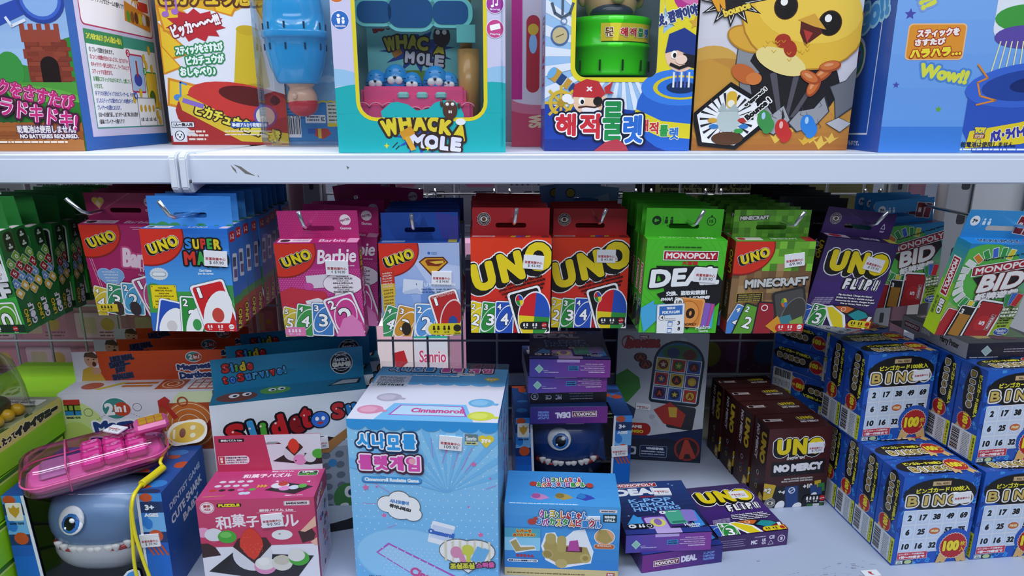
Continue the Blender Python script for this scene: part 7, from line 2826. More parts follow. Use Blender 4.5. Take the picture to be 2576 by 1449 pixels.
f = Art(w, h)
H = f.H
f.G(0, 0, 100, H, 'dcdde6', 'e6e8ea', 4)
f.E(2, 26, 26, 22, 'c9dc8a').E(22, 40, 20, 12, 'd3e09a').E(8, 40, 14, 20, 'b9d062').E(92, 12, 20, 16, 'd3e3b4')
f.R(3, 4, 13.5, 8, 'b5342c').R(3, 8, 13.5, 12, '8fae3a').R(3, 12, 13.5, 15.4, '2f86b8').R(5, 8, 6, 12, '111').R(8.6, 8, 9.6, 15, '111').R(3, 7.7, 13.5, 8.2, '111').R(3, 11.7, 13.5, 12.2, '111')
f.T('KINGSO TOYS', 8, 17, 9, 1.5, '222', b=.2)
for x, y in [(18 + i * 1.6, 22 - 9 * math.sin(i * .13)) for i in range(28)]:
    f.R(x, y, x + .8, y + .3, '3a3a44')
f.ring(18, 13.5, 2.6, 2.9, '3a3a44').ring(50, 10.4, 2.6, 2.9, '3a3a44')
f.E(36, 11, 9, 8, 'f0f0f2').E(36, 11, 8.4, 7.4, '3f8a84').E(40, 11.6, 5.6, 5, 'c2492c')
f.T('2', 32, 11.4, 6, 9, 'f4f2f0', 4, b=1).T('in', 37.6, 11, 4.6, 5.4, 'f4f2f0', b=.6).T('1', 42, 11.4, 1.4, 5, 'f4f2f0', b=.6)
f.T('Magnetic', 43, 23, 46, 10, '26407c', 6, b=1.4, ol='f2f4f6', ow=1.4).T('Dartboard', 46, 34, 58, 10, '26407c', 6, b=1.4, ol='f2f4f6', ow=1.4)
f.RR(64, 8, 102, 42, 3, 'a84a28').E(83, 24, 17, 17, 'c8702f')
for r_ in (16, 12, 8, 4):
    f.ring(83, 24, r_ - .5, r_, 'e8d2b4')
f.ring(80, 7, 2.6, 3.6, 'a84a28')
f.P([(64, 6), (69, 3), (72, 6), (70, 9), (76, 18), (73, 20), (68, 11), (64, 10)], 'b5342c').P([(92, 26), (100, 16), (102, 20), (94, 30)], '8f2a22')
tp = Art(w, d)
tp.bg('d8d9e2')
tp.E(16, 10, 7, 6, 'b5584a').P([(20, 16), (34, 4), (37, 6), (24, 17)], 'cfb83a').R(36, 5, 58, 8, 'c8762f').R(36, 10, 56, 13, 'c8762f').RR(60, 1, 78, 18, 1, 'b85a34').ring(69, 9, 3, 4, 'e0c0a0').ring(69, 9, 6, 7, 'e0c0a0').RR(82, 2, 100, 19, 1, 'b85a34')
for i in range(3):
    for j in range(3):
        tp.R(83 + i * 5.6, 3 + j * 5, 87.6 + i * 5.6, 7 + j * 5, 'e4dcd8')
hd = Art(w, .044)
q = hd.H
hd.G(0, 0, 100, q, 'd6501f', 'c2431c', 5)
hd.P([(0, 0), (16, 0), (18, q), (0, q)], 'e2e2ea')
hd.E(12.4, 6, 4.6, 5.4, 'd2a284').P([(7.6, 4), (9, .6), (14, 0), (17, 3), (16.4, 5), (9, 3.6)], '5a4334').E(14, 9, 1.3, 1.8, '5a2420').P([(4, q), (6, 13), (10, 11), (16, 12), (20, q)], 'd2a93a').E(15, 14, 3, 2.6, 'd2a284').E(10.5, 5.6, .6, .4, '2a1a14').E(14.2, 5.6, .6, .4, '2a1a14')
for i, (tx, x, ww) in enumerate((('LIKE REAL', 33, 16), ('DARTS—', 31, 14), ('JUST', 31, 7), ('SMALLER!', 32, 14))):
    hd.T(tx, x, 5 + i * 4.4, ww, 4, '1c2240', 8, b=.5, ol='3a4a7a', ow=.4)
hd.E(81, 5, 5.6, 4, 'e8e6ea').E(81, 5, 5, 3.4, '3f8a84').E(83.4, 5.2, 3, 2.4, 'c2492c').T('2', 79, 5, 2.6, 4, 'f4f2f0', b=.4).T('in1', 83, 5, 4, 2.8, 'f4f2f0', b=.3)
hd.T('Magnetic', 82, 12.4, 26, 5.4, '26407c', 3, b=.8, ol='eef0f4', ow=.8).T('Dartboard', 84, 18, 28, 5, '26407c', 3, b=.8, ol='eef0f4', ow=.8)
t = thing('boxed_game', 'dartboard game box with orange header card, nearest of three, behind the pink phone', 'boxed game', group='dartboard game boxes')
link('carton', carton_mesh(w, d, h, {'*': 'd8dade', 'K': 'c2431c'}, {'F': f, 'T': tp}), M_CARD, t)
header(t, w, .044, hd, 'c2431c', d - .0012, h)
sticker(t, face('F', w, d, h), 66, 33, w / 100, .026, .018, 4, '')
A, B = atz(142, 993, DECK + h), atz(535, 981, DECK + h)
yaw = R(3.2)
p0 = Vector((-.515, .858, DECK + .0004))
t.location, t.rotation_euler = p0, (0, 0, yaw)
for i, lb in enumerate(('middle of the three, showing mostly its header', 'rearmost of the three, header in shadow')):
    dup(t, p0 + Vector((-.001, .053 * (i + 1), 0)), (0, 0, yaw), 'dartboard game box with orange header card, ' + lb, 'dartboard game boxes', ('price_sticker',))

# --- slide game boxes
A, B = atz(521, 1024, DECK + .213), atz(921, 977, DECK + .213)
w, d, h = .2005, .049, .2125
f = Art(w, h)
H = f.H
f.G(0, 0, 100, H, 'e3ebf2', 'c5d6e4', 6)
cols = ('c2262c', '2f86c8', '4aa83a', 'd8c02a', 'c2262c')


def drops(a, txt, x, y, step, w_, hh, rot, cl):
    adv = 0
    for i, ch in enumerate(txt):
        k = .5 if ch in 'li!' else (1.2 if ch in 'S' else 1)
        if i:
            adv += step * k * .5
        c_, s_ = math.cos(R(rot)), math.sin(R(rot))
        px, py = x + adv * c_, y - adv * s_
        hgt = hh * (1.25 if ch in 'SldtT!' else 1)
        a.T(ch, px, py - (hgt - hh) / 2, w_ * k * (.8 if k == .5 else .95), hgt, cl[i % len(cl)], rot + (5 if i % 2 else -3), b=hh * .15, ol='14161c', ow=hh * .13)
        a.E(px - w_ * .15, py - hh * .3, w_ * .07, hh * .06, 'f0d8d8')
        adv += step * (k * .5 + .15)


drops(f, 'Slide', 14, 24, 10.6, 10.4, 13, 6, ('c2262c', '3a9ad0', '4aa83a', 'c2262c', '8a1f24'))
drops(f, 't', 59, 17.6, 8, 8, 12, 6, ('c2262c',))
f.E(68, 18.4, 6.6, 6.4, '14161c').E(68, 18.4, 5.8, 5.6, '2f6fd0').E(66, 17.6, 1.2, 1.5, 'fff').E(70, 17.6, 1.2, 1.5, 'fff').E(68, 20.8, 2, 1, 'b8323c')
drops(f, 'Survive!', 80, 15, 7.4, 7.2, 9.6, 4, ('c2262c', '2f86c8', '3a9ad0', '2f86c8', '3a9ad0'))
f.E(101, 6, 4, 4, '14161c').E(101, 6, 3.2, 3.2, 'b8763a')
f.E(56, 44, 34, 14, '16171c').RR(30, 36, 100, 90, 6, 'aebac4').RR(34, 40, 100, 88, 5, '8f9ba6')
for i in range(6):
    for j in range(6):
        f.E(52 + i * 9, 46 + j * 8, 3, 2.6, '5f6a76')
f.E(74, 52, 3, 3, '2f7fb8').E(66, 58, 3, 3, '2f7fb8').E(52, 50, 4, 5, '7a2a22')
f.E(82, 80, 9, 11, '3a7a34').E(84, 76, 3.4, 4.6, 'e6eae4').E(84.6, 76.6, 1.6, 2.4, '1d3a5a').E(80, 86, 3, 1.8, 'e0e4dc')
f.P([(62, 42), (96, 20), (97, 24), (72, 44)], 'a8743a')
f.R(0, H - 12, 100, H, '121317').E(50, H - 14, 44, 8, 'b9c4cc')
tp = Art(w, d)
tp.bg('1f6f92')
tp.E(16, 14, 13, 8, '6a3a2c').E(14, 12, 3.4, 3.4, 'e0e4e8').E(22, 11, 3, 3, 'e0e4e8').E(14.6, 12.4, 1.4, 1.6, '111').E(22.4, 11.4, 1.3, 1.5, '111').E(40, 9, 10, 6.4, '5a9a3a').E(38, 8, 2.6, 2.8, 'e0e4e8').E(44, 7.4, 2.6, 2.8, 'e0e4e8').E(38.4, 8.4, 1.2, 1.4, '111').E(44.4, 7.8, 1.2, 1.4, '111')
tp.P([(74, 12), (84, 2), (98, 3), (96, 12)], '16181e').P([(77, 10.6), (85, 3.6), (96, 4.4), (94, 10.6)], 'a9b2ba')
hd = Art(w, .046)
q = hd.H
hd.G(0, 0, 100, q, '1d83ae', '1a7aa4', 4)
drops(hd, 'Slide', 9, 7.6, 4.2, 4.1, 5.2, 2, cols)
drops(hd, 'to', 8, 16, 4.2, 3.6, 4.4, 3, ('c2262c', '2f6fd0'))
drops(hd, 'Survive!', 18, 15, 3.9, 3.8, 4.8, 5, ('c2262c', '2f86c8', '3a9ad0', '2f86c8', '3a9ad0'))
hd.RR(44, 11.6, 54, 13.4, .9, '1a7299')
hd.E(85, 11, 7.8, 8.4, 'cfd6da').E(85, 11, 7.3, 7.9, '15171b').ring(85, 11, 5.6, 6, 'cfd6da')
hd.T('FAMILY', 85, 8.6, 9, 2.4, 'e8ecee', b=.3).T('GAME', 85, 12, 13, 3.6, 'e6e8d8', b=.7).R(78, 14.4, 92, 15, 'cfd6da')
hd.T('SPORT GAMES', 85, 4.6, 8, 1.2, 'cfd6da', b=.1)
t = thing('boxed_game', 'slide game box with teal header card, nearest of three, behind the pink puzzle box', 'boxed game', group='slide game boxes')
link('carton', carton_mesh(w, d, h, {'*': '16181e', 'F': 'c5d6e4', 'K': '1a7aa4', 'L': 'd8e2ea', 'T': '1f6f92'}, {'F': f, 'T': tp}), M_CARD, t)
header(t, w, .046, hd, '1a7aa4', d - .0012, h)
sticker(t, face('F', w, d, h), 66, 36, w / 100, .025, .017, 3, '$ 35.90')
yaw = R(16.5)
p0 = Vector(((A.x + B.x) / 2 + .001, (A.y + B.y) / 2 + .001, DECK + .0004))
t.location, t.rotation_euler = p0, (0, 0, yaw)
for i, lb in enumerate(('middle of the three, showing only its header', 'rearmost of the three under the bright pink packs')):
    dup(t, p0 + Vector((-.002, .0545 * (i + 1), 0)), (0, 0, yaw), 'slide game box with teal header card, ' + lb, 'slide game boxes', ('price_sticker',))

# --- pink puzzle box
h = .126
A, B = atz(491.5, 1261, DECK + h), atz(789.5, 1250.6, DECK + h)
t, w = stand('puzzle_box', 'deep pink sweets puzzle box with hang-tab header and white characters', 'puzzle box', A, B, DECK)
d = .07
f = Art(w, h)
H = f.H
f.G(0, 0, 100, 46, 'c8466f', 'c2385c', 6).R(0, 45, 100, H, 'e4e2ea')
f.R(0, 45, 100, 46, 'c2385c')
f.E(9, 7, 6.2, 5.6, 'f2dfe4').E(9, 7, 5.6, 5, 'c8466f').E(9, 7, 5.2, 4.6, 'f2dfe4')
f.T('解体', 9, 5.4, 6, 2.8, 'b8323c', b=.2).T('パズル', 9, 8.6, 6, 2.4, 'b8323c', b=.2)
f.RR(17, 3.4, 38, 7, 1.6, '2a1a20').T('PUZZLE', 27.6, 5.2, 18, 2.8, 'f0dc2e', b=.5)
f.RR(74, 3, 96, 7.4, .8, 'f0e2e8').RR(74.4, 3.4, 95.6, 7, .6, '5a1f34').RR(74.6, 3.6, 95.4, 6.8, .6, 'f0e2e8').T('BANDAI NAMCO', 85, 5.2, 18, 2, '3a1a28', b=.25)
f.T('解体パズル Lite', 67, 11.4, 29, 2.8, 'f4e4ea', b=.3).R(50, 13.4, 84, 13.7, 'f0d0da')
for ch, x, ww, hh in (('和', 21, 13, 13), ('菓', 34, 12, 13), ('子', 46, 11, 11), ('パ', 58, 11, 12), ('ズ', 68, 11, 12), ('ル', 79, 13, 12)):
    f.T(ch, x, 22 - (1.6 if ch == '菓' else 0), ww, hh, 'f4e8ee', 2, b=.55)
f.E(3, 31, 6, 5, 'e59ac0').E(12, 33.6, 8, 6.4, 'dcdce2').E(23, 36, 8, 6.4, '4aa83a').E(22, 34, 5, 3, '72c45a')
f.P([(0, 42), (6, 42), (12, 46), (16, 54), (0, 56)], '3a2220')
f.E(70, 36, 9, 5, 'e6e4e4').E(68, 35, 1, .8, '9a9090')
f.P([(84, 33), (96, 31), (99, 36), (97, 42), (87, 45)], '3f2522').P([(86, 33), (104, 14), (108, 24), (90, 34)], 'e6b59c').P([(94, 44), (108, 34), (108, 46), (98, 48)], 'e6b59c')
f.P([(4, 70), (26, 52), (96, 58), (80, 80), (50, 80)], '2a272a')
f.E(43, 55, 17, 16, 'd9d8de').P([(27, 46), (44, 64), (60, 46), (56, 38), (32, 38)], '3f2320').P([(33, 46), (33.4, 40), (36, 34), (39.6, 29.4), (43, 28), (46.4, 29.4), (50, 34), (52.6, 40), (53, 46), (48, 56), (44, 60), (39, 56)], 'd83a26')
for i in range(30):
    f.E(34 + random.random() * 18, 36 + random.random() * 18, .3, .5, 'e86a4a')
f.E(53, 67, 9.6, 8, 'df8fb8').E(53, 64, 8.6, 6.6, 'e6e2da').E(68, 64, 9, 8, 'dcd8cc').E(68, 61, 7, 5, 'c9c2ae').E(83, 60, 9, 7.4, '4aa83a').E(81, 57, 7.4, 6, 'e2dfd8')
f.E(52, 62, 5, 4, 'efece6')
tp = Art(w, d)
q = tp.H
tp.G(0, 0, 100, q, 'b83a72', 'c2417a', 4)
tp.T('解体パズル Lite', 62, 4, 20, 2.4, 'f0d8e4', 0, b=.2).T('和菓子パズル', 50, 11, 44, 7, 'f4e6ee', 0, b=.4)
tp.RR(77, 4, 95, 13, 2, 'e6e0e4').RR(77.6, 4.6, 94.4, 12.4, 1.8, '1d3a24').R(77.6, 9, 94.4, 12.4, '3a8a34').T('LEVEL', 86, 6.6, 11, 2.4, 'f0f0e8', b=.4).S(86, 10.6, .6, 1.5, 5, 'e8dc2e')
for i in range(4):
    for j in range(3):
        tp.E(13 + i * 8 - j * 2, 20 + j * 7, 3, 2, (('d6d0dc', 'd6d0dc', 'd6d0dc', 'd6d0dc'), ('d6d0dc', 'cfcad6', 'd6d0dc', 'd6d0dc'), ('b83a30', '3a2426', '3a2426', 'd98ac0'))[j][i])
tp.E(43, 34, 3, 2, '5aa84a').E(36, 40, 3, 2.4, 'c3d2e2').E(40, 40, 3, 2.4, 'c3d2e2').L([(4, 44), (22, 43)], .7, 'c9a24a')
for i in range(3):
    tp.P([(46 + i * 3, 26), (49 + i * 3, 29), (46 + i * 3, 32)], 'd8a83a')
tp.P([(54, 36), (70, 24), (96, 32), (82, 44)], '231f22').E(66, 29, 8, 5, 'd8d4dc').E(68, 26, 4.4, 4, 'b83a30').E(71, 34, 5, 4, 'd98ac0').E(79, 33, 4.4, 3.6, 'c9d2e2').E(86, 31, 4, 3.4, '5aa84a').P([(60, 22), (62, 20), (63, 23)], 'f0e0ea').P([(88, 24), (91, 22), (91, 25)], 'f0e0ea')
tp.T('※画像はイメージです。', 82, q - 4, 16, 1.6, 'f0dce6', b=.2)
s = Art(d, h)
s.bg('b83a62')
s.R(12, 34, 100, s.H, 'd3cad8')
s.lines(16, 40, 96, 26, 5, 1.6, '6a4a6a')
for i in range(16):
    s.E(20 + random.random() * 70, 44 + random.random() * 120, 5, 5, random.choice(('b84a8a', '3a2a3a', '4a6ab0', 'b8323c')))
s.T('和菓子パズル', 40, 16, 52, 14, 'f0dce6', 20, b=1)
s.R(50, 24, 66, 28, 'd8b02e')
hd = Art(w - .006, .052)
q = hd.H
hd.bg('c2385c')
hd.P([(47, 0), (100, 0), (100, q), (52, q)], 'dcdae4')
hd.RR(4, 3, 28, 6.6, .4, '241a20').T('解体パズル Lite', 16, 4.8, 20, 2.4, 'f0e6ea', b=.25)
hd.RR(2, 21, 31, 30, (1, 4, 4, 1), 'ecdfe6').R(2.4, 21.4, 8, 29.6, 'c22f3c').T('注意', 5, 25.4, 6, 2.4, 'fff', -90, b=.2)
for i, tx in enumerate(('本商品は食べ物ではあ', 'りません。絶対に口に', '入れないでください。')):
    hd.T(tx, 19, 23 + i * 2.5, 20, 1.8, '6a3a4a', b=.15)
hd.P([(53, 28), (72, 17), (100, 24), (100, 32), (88, 33)], '2a2528').E(74, 20, 10, 8.6, 'd3d2da').P([(66, 14), (74, 23), (83, 14), (80, 10), (70, 10)], '3f2320').P([(68.6, 13), (69, 9.6), (71, 6), (74, 4), (77, 6), (79, 9.6), (79.4, 13), (77, 18), (74, 21), (71, 18)], 'd83a26').E(79, 27, 6.4, 5.6, 'df8fc0').E(89, 25, 5.6, 5.2, 'd6d6de').E(97, 21, 6, 5, '4aa83a').E(75, 28, .8, .8, '5a2a3a')
link('carton', carton_mesh(w, d, h, {'*': 'b83a62', 'F': 'c2385c', 'K': 'c2385c'}, {'F': f, 'T': tp, 'R': s}), M_CARD, t)
wh, hh = w - .006, .052
hz = hh - .0135
o = [(-wh / 2, 0), (wh / 2, 0), (wh / 2, hh), (-wh / 2, hh)]
sl = [(-.008, hz), (.021, hz), (.0225, hz + .0018), (.021, hz + .0036), (.013, hz + .0036), (.010, hz + .0062), (.003, hz + .0062), (0, hz + .0036), (-.008, hz + .0036), (-.0095, hz + .0018)]
link('hang_header', panel_mesh(o, [sl], .0009, 'c2385c', hd), M_CARD, t, (0, d - .002, h - .001))
sticker(t, face('F', w, d, h), 63, 21, w / 100, .026, .018, 4, '99.90')

# --- pale blue roulette box
ztop = EYE - .355
A, B = atz(870.6, 1053.5, ztop), atz(1252, 1065, ztop)
t, w = stand('boxed_game', 'tall pale blue roulette game box with scalloped top band and Korean title', 'boxed game', A, B, DECK)
h, d = ztop - DECK, .172
f = Art(w, h)
H = f.H
f.G(0, 0, 100, H, '8fcdf2', '6fb6e8', 10)
f.dots(0, 10, 100, H, 6, .45, 'd6ecfa')
for i in range(11):
    an = R(20 + i * 14)
    f.P([(66, 52), (66 + 70 * math.cos(an), 52 - 70 * math.sin(an)), (66 + 70 * math.cos(an + .1), 52 - 70 * math.sin(an + .1))], '74bcec')
f.R(0, 0, 100, 4.4, '2f97dc')
for i in range(8):
    f.E(6.25 + i * 12.5, 4, 6.25, 3.4, '2f97dc')
for i, (x0, y0, x1, y1) in enumerate(((56, 12, 57, 26), (66, 20, 63, 30), (74, 22, 70, 34), (83, 18, 76, 34), (84, 28, 78, 36), (16, 46, 28, 54), (8, 62, 22, 62), (10, 86, 30, 78), (92, 48, 99, 45))):
    f.L([(x0, y0), (x1, y1)], .35, 'cf7ac0')
for x, y, r_ in ((10.5, 50, 2.6), (22, 71, 2.2), (75, 19, 2.4), (84, 30, 2.2), (88, 83, 2.4)):
    f.S(x, y, r_ * .45, r_, 5, 'e56aa6', 8)
for x, y in ((66, 21), (80, 62), (29, 38), (22, 66), (95, 40), (18, 49)):
    f.E(x, y, .7, .7, 'd86ab0')
for ch, x, y, ww, c in (('시', 11, 15, 10, 0), ('나', 21, 15, 10, 0), ('모', 31, 16, 10, 0), ('롤', 41.5, 15, 10, 0), ('룰', 11.5, 31, 11, 1), ('렛', 22, 31, 10.5, 1), ('게', 32.5, 31, 10.5, 1), ('임', 43.5, 31, 10.5, 1)):
    f.T(ch, x, y, ww - 1, 11, ('2f9fe6', 'dd4fae')[c], 0, b=1.0, ol=('f2f6fa', 'f6ecf4')[c], ow=1.1, drop=(('17355e', '4a1f3c')[c], .4, .6, 2.1))
f.E(43, 29, 2.4, 2.2, 'f0a8b8')
f.RR(8, 41.4, 49, 46.4, 2.4, '2f6fb0').RR(8.3, 41.4, 48.7, 45.6, 2.2, '3f9ada').T('Cinnamoroll Roulette Game', 28.5, 43.6, 37, 2.8, 'eef6fb', b=.35)
for x, y, rx, ry in ((25, 62, 7, 6), (33, 59, 7.6, 7), (40, 63, 7, 7), (34, 67, 9, 6), (42, 69, 6, 5)):
    f.E(x, y, rx + .5, ry + .5, '6a6a6a')
for x, y, rx, ry in ((25, 62, 7, 6), (33, 59, 7.6, 7), (40, 63, 7, 7), (34, 67, 9, 6), (42, 69, 6, 5)):
    f.E(x, y, rx, ry, 'f3f3f3')
f.T('시나모롤이', 33, 60, 13, 3, '4f8fd0', -8, b=.3).T('튀어나와요!', 33.5, 64.4, 15, 3, '3a3a3a', -14, b=.4)
f.E(40, 104, 40, 24, '7fbfe8', -8).E(40, 104, 38.6, 22.6, '93cdf0', -8)
f.P([(15, 100), (24, 92), (62, 112), (84, H), (50, H)], 'b05ab8').P([(16.6, 100), (24.4, 93.6), (61, 113), (80, H), (51, H)], 'a6d0ee')
f.dots(20, 96, 60, 116, 3.4, .5, 'c9e2f4')
f.T('Cinnamoroll', 57, 121, 40, 7, 'd2508f', -24, b=.7)
f.RR(53, 75, 69, 92, 1, 'eef1f6', -14).R(54, 78, 69, 88, 'c9d8ee', -14)
f.T('Cinnamoroll', 61, 83, 18, 4, '3a6ac0', -12, b=.6)
f.E(72.4, 96, 13.4, 9.4, '6a6a6a').E(84.6, 96, 13.4, 9.4, '6a6a6a').P([(61, 100), (96, 100), (79, 114)], '6a6a6a')
f.E(72.4, 96, 12.8, 8.8, 'f2f0ec').E(84.6, 96, 12.8, 8.8, 'f2f0ec').P([(62, 100), (95, 100), (79, 113)], 'f2f0ec')
for i in range(7):
    f.R(63 + i * 5, 88, 64.6 + i * 5, 104, 'e0d6b8')
f.E(71, 97, 4, 4.6, 'dd8fae').R(73, 98, 77, 105, 'dd8fae', 20).RR(75, 91, 83, 99, 3, 'd0d24a').R(78, 97, 81, 106, 'd0d24a').R(83, 92, 88, 104, '6fb4e0', -24).R(88, 93, 92, 104, '6fb4e0', -24)
f.T('조심조심', 75, 107.5, 17, 5, 'd8d23a', 4, b=.6, ol='2a2a2a', ow=.8).T('스틱을', 91, 106, 13, 4.4, 'dd5fa6', 6, b=.5, ol='2a2a2a', ow=.8)
f.RR(78.4, 8.4, 87, 13.6, .3, '6a7f86').T('Sanrio', 82.6, 11.4, 7, 3, 'd8e4e4', b=.3).R(78.4, 13.6, 87, 16, 'c9cf9a').T('0091681', 82.6, 14.8, 6, 1.2, '333', b=.15)
for dx in (-2.4, 2.4):
    f.E(92.4 + dx, 11.4, 2.8, 2.6, 'e6cf3f')
f.P([(87.6, 12.4), (97.2, 12.4), (92.4, 18)], 'e6cf3f').T('3Y+', 92.4, 12.8, 6.6, 3.2, 'fbfaf0', b=.5)
f.T('바니랜드', 15, H - 3.4, 12, 2.4, '2a5a94', b=.3)
tp = Art(w, d)
q = tp.H
tp.bg('dfe0ee')
tp.R(0, 0, 100, q * .34, '5fb0e6')
for i in range(8):
    tp.E(6.25 + i * 12.5, q * .335, 6.25, 3.6, '5fb0e6')
for ch, x, c in (('시', 12, 0), ('나', 21, 0), ('모', 30, 0), ('롤', 39, 0), ('룰', 52, 1), ('렛', 61, 1), ('게', 74, 1), ('임', 84, 1)):
    tp.T(ch, x, q * .05, 7.6, 9, ('2f8fd6', 'd24fa0')[c], 0, b=.9, ol='f0f4fa', ow=.9, drop=(('17355e', '4a1f3c')[c], .3, .5, 1.8))
tp.RR(26, q * .15, 66, q * .2, 2, '3f92d2').T('Cinnamoroll Roulette Game', 46, q * .176, 36, 2.8, 'eef6fb', b=.3)
tp.P([(2, q * .2), (28, q * .18), (28, q * .42), (2, q * .42)], 'c9d3e2').lines(4, q * .22, 26, 8, 2.2, 1, '4a4e58').bars(4, q * .36, 26, q * .41, False, 'c9d3e2')
tp.E(87, q * .22, 3.2, 2.8, 'd8c83f').E(91.4, q * .22, 3.2, 2.8, 'd8c83f').P([(84, q * .23), (94.6, q * .23), (89, q * .28)], 'd8c83f').T('3Y+', 89, q * .23, 7, 2.6, 'fbfaf0', b=.4)
tp.P([(18, q), (26, q * .72), (76, q * .72), (84, q)], '7cc0ee')
tp.P([(26, q * .92), (31, q * .75), (74, q * .75), (79, q * .92)], 'b05ab8').P([(27.6, q * .91), (32, q * .76), (73, q * .76), (77.4, q * .91)], 'bcdcf2')
tp.T('Cinnamoroll', 58, q * .835, 36, 7, 'd2508f', 0, b=.5)
for x, y, c in ((12, .84, 'd98fae'), (20, .62, 'b3aebf'), (88, .9, 'cfd84a'), (86, .68, '6fb4e0')):
    tp.E(x, q * y, 9, 7, c).E(x - 1, q * y, 6, 4.6, {'d98fae': 'e6a8c0', 'b3aebf': 'c4bfce', 'cfd84a': 'dde26a', '6fb4e0': '8ac6ea'}[c])
    tp.R(x + 4, q * y, x + 12, q * y + 3, c, -10)
s = Art(d, h)
s.bg('7fc0ee')
s.R(0, 0, 100, 5, '2f97dc')
for i in range(12):
    s.T('룰렛', 14 + random.random() * 70, 12 + i * 9, 18, 6, 'c9508f', 60, b=.5)
link('carton', carton_mesh(w, d, h, {'*': '7fc0ee', 'T': 'dfe0ee'}, {'F': f, 'T': tp, 'R': s, 'L': s}), M_CARD, t)
sticker(t, face('F', w, d, h), 69, 15, w / 100, .0275, .018, -4, '109.90')
b = box_bm(.05, .0008, .02, 0, x0=.010, y0=0, z0=0)
la = Art(.025, .009)
la.bg('dcdfe4').T('34210', 50, la.H * .55, 40, la.H * .4, '6a6e76', b=.6)
o = link('number_label', ink_mesh(box_bm(.025, .0003, .009, 0), [la.bake(*face('F', .025, .0003, .009))], 'dcdfe4'), M_PAPER, t, (.034, d - .030, h + .0012), (R(-90), 0, 0))
o['label'] = 'small white number label'
b = box_bm(w + .002, .0012, .02, 0, x0=-w / 2 - .001, y0=d, z0=h - .012)
link('film_flap', bm_to(b), M_CLEAR, t)

# --- blue toy box with stepped lettering
ztop = EYE - .477
A, B = atz(1269, 1268.7, ztop), atz(1562, 1278.0, ztop)
t, w = stand('boxed_toy', 'bright blue toy vehicle box with rainbow lettering and sandy bottom stripe', 'boxed toy', A, B, DECK)
h, d = ztop - DECK, .083
RB = ('c2303a', '3f9a44', '3a8ad0', 'd8b82e', 'c2303a', '3f9a44', '3a8ad0', 'd8762e', 'b84a9a')


def rainbow(a, txt, x0, x1, y, hh, rot=0):
    n = len(txt)
    for i, ch in enumerate(txt):
        x = x0 + (x1 - x0) * (i + .5) / n
        a.T(ch, x, y + (.6 if i % 2 else -.4), (x1 - x0) / n * .86, hh, RB[(i * 2 + int(y)) % 9], rot, b=hh * .09, ol='eef0f6', ow=hh * .10, drop=('24407c', 0, 0, hh * .17))


f = Art(w, h)
H = f.H
f.G(0, 0, 100, H - 8, '4fa2e0', '2f82cc', 6).R(0, H - 8, 100, H, 'd8c48a')
rainbow(f, 'クレヨンしんちゃん', 30, 71, 8.6, 7.4)
rainbow(f, 'おバカスタムビークル', 27, 84, 15.4, 7)
f.E(24, 16, 4, 3, 'b8443a').E(27, 13, 2, 1.8, 'b8443a')
f.RR(82, 2.4, 97, 5.4, .6, 'f0f2f6').RR(82.3, 2.7, 96.7, 5.1, .5, 'b83a4a').RR(82.5, 2.9, 96.5, 4.9, .5, 'f0f2f6').T('BANDAI NAMCO', 89.5, 3.9, 12, 1.3, '4a2a3a', b=.2)
f.RR(85, 7, 97, 14.8, .8, '1d3a44').T('対象年齢', 91, 9.4, 9.4, 2.6, 'eef4f4', b=.3).T('6才以上', 91, 12.6, 9, 2.4, 'eef4f4', b=.3)
f.RR(-2, 22, 32, 46, 2, '3a78c4').RR(-2, 22.6, 31.4, 45.4, 1.6, '8fd0ea').R(-2, 22.6, 31.4, 32, '4fa8c0')
f.T('レバーで', 17, 25.6, 13, 3.4, 'c2492c', 0, b=.5, ol='e8d04a', ow=.5).T('おバカスタム！', 17, 29.4, 19, 3, 'c2492c', 2, b=.4, ol='e8d04a', ow=.5)
f.P([(4, 36), (10, 32), (14, 40), (26, 40), (28, 44), (10, 48)], 'eef0f4').P([(5, 37), (10, 34), (14, 42), (26, 41), (27, 43), (10, 46.5)], 'b8a05a')
f.T('ネネちゃん', 18, 50.4, 16, 3.6, 'c2342c', 0, b=.4, ol='3a70c0', ow=.3)
f.RR(2, 53.6, 30, 57, 1.7, '3a5a94').RR(2.3, 53.9, 29.7, 56.7, 1.5, 'eef2f6').T('第2弾 カスカベ防衛隊シリーズ①', 16, 55.3, 25, 1.8, '26406c', b=.2)
f.P([(32, 40), (36, 27), (44, 26), (48, 34), (54, 30), (60, 24), (70, 22), (74, 34), (78, 44), (76, 56), (50, 62), (36, 54)], 'eef0f4')
f.P([(34, 40), (38, 29), (43, 29), (46, 38), (72, 40), (76, 50), (72, 55), (50, 59), (38, 52)], 'b09a54')
f.E(38, 48, 5, 4.4, 'c2ad68', -30).E(38, 48, 4, 3.4, 'a08a46', -30).E(50, 57, 5.4, 4.6, 'c2ad68').E(71, 51, 5, 4.6, 'c2ad68').E(71, 51, 2.6, 2.4, 'a08a46').RR(46, 29, 54, 46, 4, 'b8a45e').R(54, 40, 68, 45, '5a2a2c').P([(55, 44), (57, 34), (64, 33), (66, 44)], 'b84a9a').RR(36, 27, 45, 38, 4, 'b8a45e')
f.E(87, 29, 9, 8, 'eef0f4').E(87, 29, 8.4, 7.4, 'e2a878').P([(80, 32), (82, 22), (88, 22), (94, 32), (88, 36)], 'b09a54').RR(78, 36, 96, 41, 2.4, 'e8d8c8').RR(78.4, 36.4, 95.6, 40.6, 2.2, 'c2652f')
f.T('おバカスタムで', 87, 37.8, 12, 1.6, 'f4ece0', b=.2)
f.lines(2, H - 3.4, 82, 1, 2, 1.1, '7a6a3a', .3)
